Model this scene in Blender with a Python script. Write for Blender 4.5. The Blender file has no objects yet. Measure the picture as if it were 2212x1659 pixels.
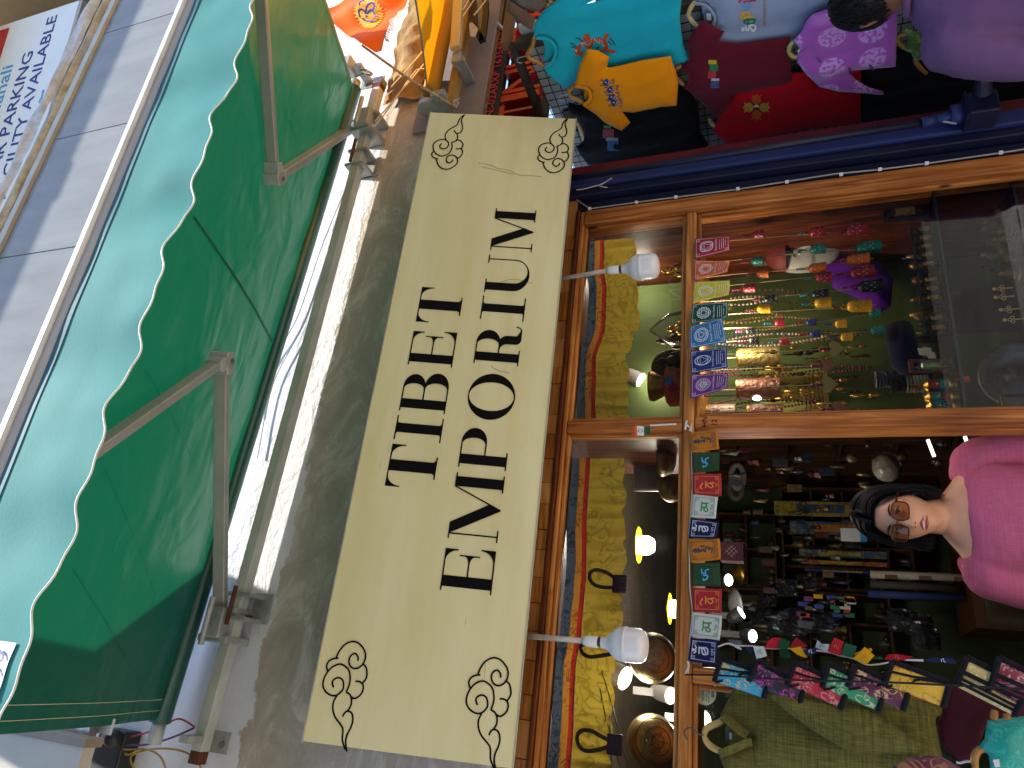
import bpy, bmesh, math, random
from mathutils import Vector as V, Matrix, noise
from mathutils.geometry import tessellate_polygon, delaunay_2d_cdt
random.seed(7)
rad = math.radians
scn = bpy.context.scene
COL = scn.collection
# ---------------------------------------------------------------- camera
FX = 1534.0                                    # focal length in pixels of a 2212 px wide picture
UP = V((-176., -4006., 1534.)).normalized()    # world up in camera axes (right, down, forward) of the upright phone
XR = V((3570., 434., 1534.)); XR = (XR - UP * XR.dot(UP)).normalized()
YI = UP.cross(XR)
CAM = V((0, -2.3, 1.85))                       # hand-held above eye level, 2.3 m from the shopfront
def ray(x, y):
    d = V(((1659 - y - 829.5) / FX, (x - 1106) / FX, 1.0))
    return V((d.dot(XR), d.dot(YI), d.dot(UP)))
def P(x, y, Y=0.0):                            # point of the photograph at depth plane Y
    r = ray(x, y); return CAM + r * ((Y - CAM.y) / r.y)
def PX(x, y, X):
    r = ray(x, y); return CAM + r * ((X - CAM.x) / r.x)
def PP(x, y, o, n):
    r = ray(x, y); return CAM + r * ((o - CAM).dot(n) / r.dot(n))
cd = bpy.data.cameras.new('camera'); cam = bpy.data.objects.new('camera', cd); COL.objects.link(cam)
cd.sensor_width = 36.0; cd.lens = FX / 2212 * 36; cd.clip_start = .05; cd.clip_end = 400
def toworld(c): return V((XR[c], YI[c], UP[c]))
r_, d_, f_ = toworld(0), toworld(1), toworld(2)       # the phone was held sideways: picture right = down
Mx = Matrix((d_, r_, -f_)).transposed().to_4x4(); Mx.translation = CAM
cam.matrix_world = Mx
scn.camera = cam
# ---------------------------------------------------------------- sky, sun, exposure
SUN = V((.24, -.30, 1.0)).normalized()
w = bpy.data.worlds.new('World'); scn.world = w; w.use_nodes = True
nt = w.node_tree; bg = nt.nodes['Background']
sk = nt.nodes.new('ShaderNodeTexSky'); sk.sky_type = 'NISHITA'; sk.sun_disc = False
sk.sun_elevation = math.asin(SUN.z); sk.sun_rotation = math.atan2(SUN.x, SUN.y)
sk.air_density = 1.0; sk.dust_density = 1.5; sk.altitude = 2000
nt.links.new(sk.outputs[0], bg.inputs[0]); bg.inputs[1].default_value = .15
sl = bpy.data.lights.new('sun', 'SUN'); sl.energy = 4.2; sl.angle = rad(.5); sl.color = (1, .95, .88)
so = bpy.data.objects.new('sun', sl); COL.objects.link(so)
so.rotation_euler = SUN.to_track_quat('Z', 'Y').to_euler(); so.location = (2, -3, 12)
scn.view_settings.view_transform = 'Standard'; scn.view_settings.look = 'None'
scn.view_settings.exposure = 1.6; scn.view_settings.gamma = 1.0
try: scn.view_settings.use_curve_mapping = False
except Exception: pass
scn.render.engine = 'CYCLES'
scn.cycles.max_bounces = 8; scn.cycles.transparent_max_bounces = 16; scn.cycles.use_denoising = True
scn.cycles.caustics_reflective = False; scn.cycles.caustics_refractive = False
# ---------------------------------------------------------------- materials
MATS = {}
def nodes(m):
    m.use_nodes = True; t = m.node_tree; return t, t.nodes, t.links, t.nodes['Principled BSDF']
def s2l(h):
    h = h.lstrip('#'); c = [int(h[i:i+2], 16) / 255 for i in (0, 2, 4)]
    return tuple(x / 12.92 if x <= .04045 else ((x + .055) / 1.055) ** 2.4 for x in c)
def M(name, col, rough=.6, metal=0., var=.18, scale=6., stretch=(1, 1, 1), bump=.0, bscale=80., col2=None, spec=.4,
      sheen=0., emit=0., weave=0.):
    if name in MATS: return MATS[name]
    if isinstance(col, str): col = s2l(col)
    if isinstance(col2, str): col2 = s2l(col2)
    m = bpy.data.materials.new(name); MATS[name] = m
    t, N, L, B = nodes(m)
    B.inputs['Roughness'].default_value = rough; B.inputs['Metallic'].default_value = metal
    B.inputs['Specular IOR Level'].default_value = spec
    if sheen: B.inputs['Sheen Weight'].default_value = sheen
    tc = N.new('ShaderNodeTexCoord'); mp = N.new('ShaderNodeMapping'); mp.inputs['Scale'].default_value = stretch
    L.new(tc.outputs['Object'], mp.inputs[0])
    nz = N.new('ShaderNodeTexNoise'); nz.inputs['Scale'].default_value = scale; nz.inputs['Detail'].default_value = 6
    nz.inputs['Roughness'].default_value = .65
    L.new(mp.outputs[0], nz.inputs[0])
    mr = N.new('ShaderNodeMapRange'); mr.inputs[1].default_value = .3; mr.inputs[2].default_value = .7
    L.new(nz.outputs[0], mr.inputs[0])
    mx = N.new('ShaderNodeMix'); mx.data_type = 'RGBA'
    c2 = col2 if col2 else tuple(c * (1 - var) for c in col)
    c1 = col if col2 else tuple(min(1, c * (1 + var * .6)) for c in col)
    mx.inputs[6].default_value = (*c1, 1); mx.inputs[7].default_value = (*c2, 1)
    L.new(mr.outputs[0], mx.inputs[0]); L.new(mx.outputs[2], B.inputs['Base Color'])
    if emit:
        L.new(mx.outputs[2], B.inputs['Emission Color']); B.inputs['Emission Strength'].default_value = emit
    if bump:
        n2 = N.new('ShaderNodeTexNoise'); n2.inputs['Scale'].default_value = bscale; n2.inputs['Detail'].default_value = 5
        L.new(mp.outputs[0], n2.inputs[0])
        bp = N.new('ShaderNodeBump'); bp.inputs['Strength'].default_value = bump; bp.inputs['Distance'].default_value = .01
        L.new(n2.outputs[0], bp.inputs['Height']); L.new(bp.outputs[0], B.inputs['Normal'])
    return m
def woodmat(name, col, col2, axis, rough=.5, knots=True):
    if name in MATS: return MATS[name]
    m = bpy.data.materials.new(name); MATS[name] = m
    t, N, L, B = nodes(m)
    st = [22, 22, 22]; st[axis] = 1.1
    tc = N.new('ShaderNodeTexCoord'); mp = N.new('ShaderNodeMapping'); mp.inputs['Scale'].default_value = st
    L.new(tc.outputs['Object'], mp.inputs[0])
    wv = N.new('ShaderNodeTexNoise'); wv.inputs['Scale'].default_value = 2.2; wv.inputs['Detail'].default_value = 8
    wv.inputs['Distortion'].default_value = 1.4
    L.new(mp.outputs[0], wv.inputs[0])
    big = N.new('ShaderNodeTexNoise'); big.inputs['Scale'].default_value = 3.0; L.new(tc.outputs['Object'], big.inputs[0])
    cr = N.new('ShaderNodeValToRGB'); e = cr.color_ramp.elements
    a, b = s2l(col), s2l(col2)
    e[0].position = .33; e[0].color = (*[x * .55 for x in b], 1); e[1].position = .68; e[1].color = (*a, 1)
    k = e.new(.47); k.color = (*b, 1)
    L.new(wv.outputs[0], cr.inputs[0])
    mx = N.new('ShaderNodeMix'); mx.data_type = 'RGBA'; mx.blend_type = 'MULTIPLY'
    cr2 = N.new('ShaderNodeValToRGB'); cr2.color_ramp.elements[0].position = .3; cr2.color_ramp.elements[0].color = (.62, .55, .5, 1)
    cr2.color_ramp.elements[1].position = .6; cr2.color_ramp.elements[1].color = (1, 1, 1, 1)
    L.new(big.outputs[0], cr2.inputs[0]); mx.inputs[0].default_value = 1
    L.new(cr.outputs[0], mx.inputs[6]); L.new(cr2.outputs[0], mx.inputs[7])
    out = mx.outputs[2]
    if knots:
        vo = N.new('ShaderNodeTexVoronoi'); vo.inputs['Scale'].default_value = 5.5
        m3 = N.new('ShaderNodeMapping'); s3 = [2.0, 2.0, 2.0]; s3[axis] = .75; m3.inputs['Scale'].default_value = s3
        L.new(tc.outputs['Object'], m3.inputs[0]); L.new(m3.outputs[0], vo.inputs[0])
        kr = N.new('ShaderNodeMapRange'); kr.inputs[1].default_value = .05; kr.inputs[2].default_value = .11
        L.new(vo.outputs[0], kr.inputs[0])
        mk = N.new('ShaderNodeMix'); mk.data_type = 'RGBA'; mk.inputs[6].default_value = (.03, .012, .006, 1)
        L.new(kr.outputs[0], mk.inputs[0]); L.new(out, mk.inputs[7]); out = mk.outputs[2]
    L.new(out, B.inputs['Base Color'])
    B.inputs['Roughness'].default_value = rough; B.inputs['Specular IOR Level'].default_value = .25
    bp = N.new('ShaderNodeBump'); bp.inputs['Strength'].default_value = .12; bp.inputs['Distance'].default_value = .004
    L.new(wv.outputs[0], bp.inputs['Height']); L.new(bp.outputs[0], B.inputs['Normal'])
    return m
def brocade(name, base, pat, scale=24., thr=.5, rough=.42, pat2=None, trans=0.):
    """woven silk: scrolling ornament in a second thread colour"""
    if name in MATS: return MATS[name]
    m = bpy.data.materials.new(name); MATS[name] = m
    t, N, L, B = nodes(m)
    tc = N.new('ShaderNodeTexCoord')
    nz = N.new('ShaderNodeTexNoise'); nz.inputs['Scale'].default_value = scale * .9; nz.inputs['Detail'].default_value = 1.5
    nz.inputs['Distortion'].default_value = 1.6
    L.new(tc.outputs['Object'], nz.inputs[0])
    ml = N.new('ShaderNodeMath'); ml.operation = 'MULTIPLY'; ml.inputs[1].default_value = 26
    L.new(nz.outputs[0], ml.inputs[0])
    sn = N.new('ShaderNodeMath'); sn.operation = 'SINE'; L.new(ml.outputs[0], sn.inputs[0])
    r = N.new('ShaderNodeMapRange'); r.inputs[1].default_value = thr - .25; r.inputs[2].default_value = thr + .1
    L.new(sn.outputs[0], r.inputs[0])
    n2 = N.new('ShaderNodeTexNoise'); n2.inputs['Scale'].default_value = scale * .45; L.new(tc.outputs['Object'], n2.inputs[0])
    r2 = N.new('ShaderNodeMapRange'); r2.inputs[1].default_value = .4; r2.inputs[2].default_value = .5; L.new(n2.outputs[0], r2.inputs[0])
    mm = N.new('ShaderNodeMath'); mm.operation = 'MULTIPLY'; L.new(r.outputs[0], mm.inputs[0]); L.new(r2.outputs[0], mm.inputs[1])
    mx = N.new('ShaderNodeMix'); mx.data_type = 'RGBA'
    mx.inputs[6].default_value = (*s2l(base), 1); mx.inputs[7].default_value = (*s2l(pat), 1)
    L.new(mm.outputs[0], mx.inputs[0]); out = mx.outputs[2]
    L.new(out, B.inputs['Base Color']); B.inputs['Roughness'].default_value = rough
    B.inputs['Sheen Weight'].default_value = .2
    bp = N.new('ShaderNodeBump'); bp.inputs['Strength'].default_value = .35; bp.inputs['Distance'].default_value = .003
    L.new(mm.outputs[0], bp.inputs['Height']); L.new(bp.outputs[0], B.inputs['Normal'])
    if trans:
        tr = N.new('ShaderNodeBsdfTranslucent'); L.new(out, tr.inputs[0]); ms = N.new('ShaderNodeMixShader'); ms.inputs[0].default_value = trans
        L.new(B.outputs[0], ms.inputs[1]); L.new(tr.outputs[0], ms.inputs[2]); L.new(ms.outputs[0], N['Material Output'].inputs[0])
    return m
def fabric(name, col, rough=.85, var=.12, thread=340., bump=.12, sheen=.15, trans=0., slub=0.):
    sheen *= .25
    """cloth: soft tone changes, fine weave relief, optional light let through"""
    if name in MATS: return MATS[name]
    if isinstance(col, str): col = s2l(col)
    m = bpy.data.materials.new(name); MATS[name] = m
    t, N, L, B = nodes(m)
    tc = N.new('ShaderNodeTexCoord')
    nz = N.new('ShaderNodeTexNoise'); nz.inputs['Scale'].default_value = 9; nz.inputs['Detail'].default_value = 5
    L.new(tc.outputs['Object'], nz.inputs[0])
    mx = N.new('ShaderNodeMix'); mx.data_type = 'RGBA'
    mx.inputs[6].default_value = (*[c * (1 - var) for c in col], 1); mx.inputs[7].default_value = (*[min(1, c * (1 + var)) for c in col], 1)
    L.new(nz.outputs[0], mx.inputs[0]); out = mx.outputs[2]
    if slub:
        for ax in (0, 1):
            mp = N.new('ShaderNodeMapping'); s = [260, 260, 260]; s[(2, 0)[ax]] = 9
            if ax: s = [9, 9, 300]
            mp.inputs['Scale'].default_value = s; L.new(tc.outputs['Object'], mp.inputs[0])
            n3 = N.new('ShaderNodeTexNoise'); n3.inputs['Scale'].default_value = 1.0; n3.inputs['Detail'].default_value = 3
            L.new(mp.outputs[0], n3.inputs[0])
            mr = N.new('ShaderNodeMapRange'); mr.inputs[1].default_value = .35; mr.inputs[2].default_value = .75
            mr.inputs[3].default_value = 1 - slub; mr.inputs[4].default_value = 1 + slub * 1.3
            L.new(n3.outputs[0], mr.inputs[0])
            m2 = N.new('ShaderNodeMix'); m2.data_type = 'RGBA'; m2.blend_type = 'MULTIPLY'; m2.inputs[0].default_value = 1
            L.new(out, m2.inputs[6]); L.new(mr.outputs[0], m2.inputs[7]); out = m2.outputs[2]
    L.new(out, B.inputs['Base Color'])
    B.inputs['Roughness'].default_value = rough; B.inputs['Sheen Weight'].default_value = sheen
    B.inputs['Specular IOR Level'].default_value = .12
    wv = N.new('ShaderNodeTexNoise'); wv.inputs['Scale'].default_value = thread; wv.inputs['Detail'].default_value = 2
    L.new(tc.outputs['Object'], wv.inputs[0])
    bp = N.new('ShaderNodeBump'); bp.inputs['Strength'].default_value = bump; bp.inputs['Distance'].default_value = .003
    L.new(wv.outputs[0], bp.inputs['Height']); L.new(bp.outputs[0], B.inputs['Normal'])
    if trans:
        tr = N.new('ShaderNodeBsdfTranslucent'); L.new(out, tr.inputs[0])
        ms = N.new('ShaderNodeMixShader'); ms.inputs[0].default_value = trans
        L.new(B.outputs[0], ms.inputs[1]); L.new(tr.outputs[0], ms.inputs[2])
        L.new(ms.outputs[0], N['Material Output'].inputs[0])
    return m
def glassmat(name, tint=(.93, .96, .95), ior=1.5, dirt=0., dirtcol=(.5, .55, .58)):
    """thin window glass: see-through plus mirror reflection by angle, optional film of dirt"""
    if name in MATS: return MATS[name]
    m = bpy.data.materials.new(name); MATS[name] = m
    t, N, L, B = nodes(m)
    tr = N.new('ShaderNodeBsdfTransparent'); tr.inputs[0].default_value = (*tint, 1)
    gl = N.new('ShaderNodeBsdfGlossy'); gl.inputs['Roughness'].default_value = .0
    fr = N.new('ShaderNodeFresnel'); fr.inputs[0].default_value = ior
    ms = N.new('ShaderNodeMixShader'); L.new(fr.outputs[0], ms.inputs[0]); L.new(tr.outputs[0], ms.inputs[1]); L.new(gl.outputs[0], ms.inputs[2])
    out = ms.outputs[0]
    if dirt:
        df = N.new('ShaderNodeBsdfDiffuse'); tc = N.new('ShaderNodeTexCoord')
        mp = N.new('ShaderNodeMapping'); mp.inputs['Scale'].default_value = (1.5, 1, .35); L.new(tc.outputs['Object'], mp.inputs[0])
        nz = N.new('ShaderNodeTexNoise'); nz.inputs['Scale'].default_value = 5; nz.inputs['Detail'].default_value = 8; L.new(mp.outputs[0], nz.inputs[0])
        mr = N.new('ShaderNodeMapRange'); mr.inputs[1].default_value = .25; mr.inputs[2].default_value = .75
        mr.inputs[3].default_value = dirt * .85; mr.inputs[4].default_value = min(1, dirt * 1.15)
        L.new(nz.outputs[0], mr.inputs[0]); df.inputs[0].default_value = (*dirtcol, 1)
        m2 = N.new('ShaderNodeMixShader'); L.new(mr.outputs[0], m2.inputs[0]); L.new(out, m2.inputs[1]); L.new(df.outputs[0], m2.inputs[2])
        out = m2.outputs[0]
    L.new(out, N['Material Output'].inputs[0]); N.remove(B)
    return m
# ---------------------------------------------------------------- mesh building
def catmull(pts, n=6, closed=False):
    pts = [V(p) for p in pts]; N_ = len(pts); out = []
    rng = range(N_ if closed else N_ - 1)
    for i in rng:
        if closed: p0, p1, p2, p3 = pts[(i-1) % N_], pts[i], pts[(i+1) % N_], pts[(i+2) % N_]
        else: p0, p1, p2, p3 = pts[max(i-1, 0)], pts[i], pts[i+1], pts[min(i+2, N_-1)]
        for k in range(n):
            t = k / n
            out.append(.5 * ((2*p1) + (p2-p0)*t + (2*p0-5*p1+4*p2-p3)*t*t + (3*p1-p0-3*p2+p3)*t**3))
    if not closed: out.append(pts[-1])
    return out
class Fr:                                         # a flat local frame
    def __init__(s, o, r, u):
        s.o = V(o); s.r = V(r).normalized(); s.u = V(u).normalized(); s.n = s.r.cross(s.u)
    def __call__(s, a, b, c=0.): return s.o + s.r * a + s.u * b + s.n * c
FRONT = Fr((0, 0, 0), (1, 0, 0), (0, 0, 1))        # normal faces the street (-Y)
class MB:
    def __init__(s): s.v = []; s.f = []
    def add(s, vs, fs):
        k = len(s.v); s.v += [V(p) for p in vs]; s.f += [tuple(i + k for i in f) for f in fs]; return s
    def box(s, a, b):
        a, b = V(a), V(b)
        x0, x1 = sorted((a.x, b.x)); y0, y1 = sorted((a.y, b.y)); z0, z1 = sorted((a.z, b.z))
        return s.add([(x0,y0,z0),(x1,y0,z0),(x1,y1,z0),(x0,y1,z0),(x0,y0,z1),(x1,y0,z1),(x1,y1,z1),(x0,y1,z1)],
                     [(3,2,1,0),(4,5,6,7),(0,1,5,4),(1,2,6,5),(2,3,7,6),(3,0,4,7)])
    def fbox(s, fr, a0, b0, a1, b1, c0, c1):        # box in a frame
        q = [fr(a, b, c) for c in (c0, c1) for (a, b) in ((a0,b0),(a1,b0),(a1,b1),(a0,b1))]
        return s.add(q, [(3,2,1,0),(4,5,6,7),(0,1,5,4),(1,2,6,5),(2,3,7,6),(3,0,4,7)])
    def beam(s, p, q, wd, ht, side=(0, 0, 1)):       # square bar from p to q
        p, q = V(p), V(q); d = (q - p).normalized(); a = d.cross(V(side)).normalized(); b = a.cross(d)
        vs = [e + a * (i * wd / 2) + b * (j * ht / 2) for e in (p, q) for (i, j) in ((-1,-1),(1,-1),(1,1),(-1,1))]
        return s.add(vs, [(0,1,2,3),(7,6,5,4),(0,4,5,1),(1,5,6,2),(2,6,7,3),(3,7,4,0)])
    def tube(s, pts, r, n=8, closed=False, cap=True):
        pts = [V(p) for p in pts]; N_ = len(pts); k = len(s.v)
        rs = r if isinstance(r, (list, tuple)) else [r] * N_
        a = None; rings = []
        for i, p in enumerate(pts):
            if closed: d = pts[(i+1) % N_] - pts[i-1]
            else: d = pts[min(i+1, N_-1)] - pts[max(i-1, 0)]
            if d.length < 1e-9: d = V((0, 0, 1))
            d.normalize()
            if a is None:
                a = d.orthogonal().normalized()
            a = (a - d * a.dot(d))
            if a.length < 1e-6: a = d.orthogonal()
            a.normalize(); b = d.cross(a)
            rings.append([p + (a * math.cos(6.28319*j/n) + b * math.sin(6.28319*j/n)) * rs[i] for j in range(n)])
        vs = [q for R in rings for q in R]; fs = []
        for i in range(N_ if closed else N_ - 1):
            i2 = (i + 1) % N_
            for j in range(n): fs.append((i*n+j, i*n+(j+1) % n, i2*n+(j+1) % n, i2*n+j))
        if cap and not closed:
            fs.append(tuple(range(n))[::-1]); fs.append(tuple((N_-1)*n + j for j in range(n)))
        return s.add(vs, fs)
    def strip(s, fn, pts, wd, off=0., closed=False):  # ribbon of width wd along 2D pts, mapped by fn(a,b,c)
        pts = [V((p[0], p[1])) for p in pts]; N_ = len(pts); vs = []; fs = []
        ws = wd if isinstance(wd, (list, tuple)) else [wd] * N_
        for i, p in enumerate(pts):
            if closed: d = pts[(i+1) % N_] - pts[i-1]
            else: d = pts[min(i+1, N_-1)] - pts[max(i-1, 0)]
            if d.length < 1e-9: d = V((1, 0))
            d.normalize(); nn = V((-d.y, d.x)) * ws[i] / 2
            vs += [fn(p.x + nn.x, p.y + nn.y, off), fn(p.x - nn.x, p.y - nn.y, off)]
        for i in range(N_ if closed else N_ - 1):
            j = (i + 1) % N_; fs.append((2*i, 2*i+1, 2*j+1, 2*j))
        return s.add(vs, fs)
    def poly(s, fn, loops, off=0., thick=0.):
        if not isinstance(loops[0][0], (list, tuple, V)) : loops = [loops]
        L3 = [[V((p[0], p[1], 0)) for p in l] for l in loops]
        tr = tessellate_polygon(L3); flat = [p for l in L3 for p in l]; n = len(flat)
        vs = [fn(p.x, p.y, off) for p in flat]; fs = []
        for t in tr:
            a, b, c = (flat[i] for i in t)
            if (b - a).cross(c - a).z < 0: t = t[::-1]
            fs.append(tuple(t))
        if thick:
            vs += [fn(p.x, p.y, off - thick) for p in flat]
            fs += [tuple(i + n for i in f[::-1]) for f in fs]
            k = 0
            for l in L3:
                m = len(l)
                for i in range(m):
                    j = (i + 1) % m; fs.append((k+i, k+j, k+j+n, k+i+n))
                k += m
        return s.add(vs, fs)
    def lathe(s, o, ax, prof, n=16, cap=True):        # prof: (radius, height along ax)
        o, ax = V(o), V(ax).normalized(); a = ax.orthogonal().normalized(); b = ax.cross(a); vs = []; fs = []
        for r, h in prof:
            for j in range(n):
                t = 6.28319 * j / n; vs.append(o + ax * h + (a * math.cos(t) + b * math.sin(t)) * max(r, 1e-5))
        for i in range(len(prof) - 1):
            for j in range(n): fs.append((i*n+j, i*n+(j+1) % n, (i+1)*n+(j+1) % n, (i+1)*n+j))
        if cap:
            fs.append(tuple(range(n))[::-1]); fs.append(tuple((len(prof)-1)*n + j for j in range(n)))
        return s.add(vs, fs)
    def ball(s, c, r, n=12, m=8, sc=(1, 1, 1)):
        c = V(c); pr = []
        vs = []; fs = []
        for i in range(m + 1):
            t = math.pi * i / m
            for j in range(n):
                p = 6.28319 * j / n
                vs.append(c + V((math.sin(t)*math.cos(p)*sc[0], math.sin(t)*math.sin(p)*sc[1], math.cos(t)*sc[2])) * r)
        for i in range(m):
            for j in range(n): fs.append((i*n+j, (i+1)*n+j, (i+1)*n+(j+1) % n, i*n+(j+1) % n))
        return s.add(vs, fs)
    def grid(s, fn, nu, nv, wrap=False):
        vs = [fn(i / nu, j / nv) for i in range(nu + 1) for j in range(nv + 1)]
        fs = [(i*(nv+1)+j, (i+1)*(nv+1)+j, (i+1)*(nv+1)+j+1, i*(nv+1)+j+1) for i in range(nu) for j in range(nv)]
        return s.add(vs, fs)
    def text(s, fn, txt, size, a=0., b=0., off=0., align='LEFT', sx=1., thick=0., mirror=False):
        vs, fs = textmesh(txt, align)
        k = -1 if mirror else 1
        if thick:
            n = len(vs)
            W = [fn(a + p.x*size*sx, b + p.y*size, off) for p in vs] + [fn(a + p.x*size*sx, b + p.y*size, off - thick) for p in vs]
            F = list(fs) + [tuple(i + n for i in f[::-1]) for f in fs]
            ed = {}
            for f in fs:
                for i in range(len(f)): ed.setdefault(tuple(sorted((f[i], f[(i+1) % len(f)]))), []).append((f[i], f[(i+1) % len(f)]))
            for e in ed.values():
                if len(e) == 1: i, j = e[0]; F.append((j, i, i + n, j + n))
            return s.add(W, F)
        return s.add([fn(a + p.x*size*sx*k, b + p.y*size, off) for p in vs], fs)
    def build(s, name, mat, parent=None, smooth=False, solid=0., bevel=0., loc=None, auto=False):
        o = V(parent['_o']) if parent is not None else (V(loc) if loc is not None else V((0, 0, 0)))
        me = bpy.data.meshes.new(name); me.from_pydata([p - o for p in s.v], [], s.f); me.update()
        if smooth: me.shade_smooth()
        if mat: me.materials.append(mat)
        ob = bpy.data.objects.new(name, me); COL.objects.link(ob); ob['_o'] = tuple(o)
        if parent is not None: ob.parent = parent
        else: ob.location = o
        if solid:
            md = ob.modifiers.new('thickness', 'SOLIDIFY'); md.thickness = solid; md.offset = -1
        if bevel:
            md = ob.modifiers.new('edge', 'BEVEL'); md.width = bevel; md.segments = 2; md.limit_method = 'ANGLE'; md.angle_limit = rad(40)
        return ob
_TX = {}
def textmesh(txt, align='LEFT'):
    k = (txt, align)
    if k not in _TX:
        c = bpy.data.curves.new('t', 'FONT'); c.body = txt; c.size = 1; c.align_x = align; c.resolution_u = 2; c.fill_mode = 'BOTH'
        o = bpy.data.objects.new('t', c); COL.objects.link(o)
        dg = bpy.context.evaluated_depsgraph_get(); me = bpy.data.meshes.new_from_object(o.evaluated_get(dg))
        _TX[k] = ([v.co.copy() for v in me.vertices], [tuple(p.vertices) for p in me.polygons])
        bpy.data.objects.remove(o); bpy.data.curves.remove(c); bpy.data.meshes.remove(me)
    return _TX[k]
def thing(name, label, cat, o, group=None):
    e = bpy.data.objects.new(name, None); COL.objects.link(e); e.location = V(o); e['_o'] = tuple(V(o))
    e.empty_display_size = .05
    e['label'] = label; e['category'] = cat
    if group: e['group'] = group
    return e
def tag(o, label, cat, group=None):
    o['label'] = label; o['category'] = cat
    if group: o['group'] = group
    return o
def struct(o): o['kind'] = 'structure'; return o
def stuff(o): o['kind'] = 'stuff'; return o
def nz(p, s=1.0, seed=0.): return noise.noise(V((p[0]*s + seed, p[1]*s - seed*.7, (p[2] if len(p) > 2 else 0)*s + seed*.3)))
def resample(pts, d, closed=True):
    out = []; n = len(pts)
    for i in range(n if closed else n - 1):
        a, b = V(pts[i]), V(pts[(i+1) % n]); k = max(1, int((b-a).length / d))
        for j in range(k): out.append(a.lerp(b, j / k))
    if not closed: out.append(V(pts[-1]))
    return out
def cloth(pts, nrm, res=.014, puff=.02, edge=.03, fold=None, smoothpts=True, hem=0.):
    """a hanging cloth: outline pts (3D, roughly in a plane), filled, its front puffed and folded; returns MB"""
    pts = [V(p) for p in pts]; n = V(nrm).normalized(); o = sum(pts, V()) / len(pts)
    r = n.orthogonal().normalized() if abs(n.z) > .9 else V((0, 0, 1)).cross(n).normalized(); u = n.cross(r)
    q = [V(((p-o).dot(r), (p-o).dot(u))) for p in pts]
    q = resample(q, res)
    h = [(p - o).dot(n) for p in pts]
    m = len(q); xs = [p.x for p in q]; ys = [p.y for p in q]
    vin = list(q); a = min(xs)
    def inside(x, y):
        c = False
        for i in range(m):
            p1, p2 = q[i], q[i-1]
            if (p1.y > y) != (p2.y > y) and x < (p2.x-p1.x)*(y-p1.y)/(p2.y-p1.y)+p1.x: c = not c
        return c
    def dist(x, y):
        return min((p.x-x)**2 + (p.y-y)**2 for p in q) ** .5
    y = min(ys) + res*.5; row = 0
    while y < max(ys):
        x = min(xs) + (res*.5 if row % 2 else 0)
        while x < max(xs):
            if inside(x, y) and dist(x, y) > res*.55: vin.append(V((x, y)))
            x += res
        y += res*.87; row += 1
    vs, es, fs, *_ = delaunay_2d_cdt(vin, [(i, (i+1) % m) for i in range(m)], [], 1, 1e-6)
    mb = MB(); out = []
    for p in vs:
        d = dist(p.x, p.y); k = 1 - math.exp(-d / edge)
        w3 = o + r*p.x + u*p.y
        z = puff * k - puff*.25
        if fold: z += fold(p.x, p.y, w3) * (.35 + .65*k)
        out.append(w3 + n*z)
    mb.add(out, [tuple(f) for f in fs])
    return mb
def drape(seed=0., amp=.012, fx=14., fy=1.6, wrinkle=.004):
    """soft vertical folds plus small creases"""
    def f(x, y, p):
        a = noise.noise(V((x*fx + seed, y*fy, seed*1.7)))
        b = noise.noise(V((x*30 + y*12 + seed, y*26, seed)))
        c = abs(noise.noise(V((x*fx*.5 + y*3 + seed*2, y*fy*.6, 4.1))))
        return amp*(a - c*.8) + wrinkle*b
    return f
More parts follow.
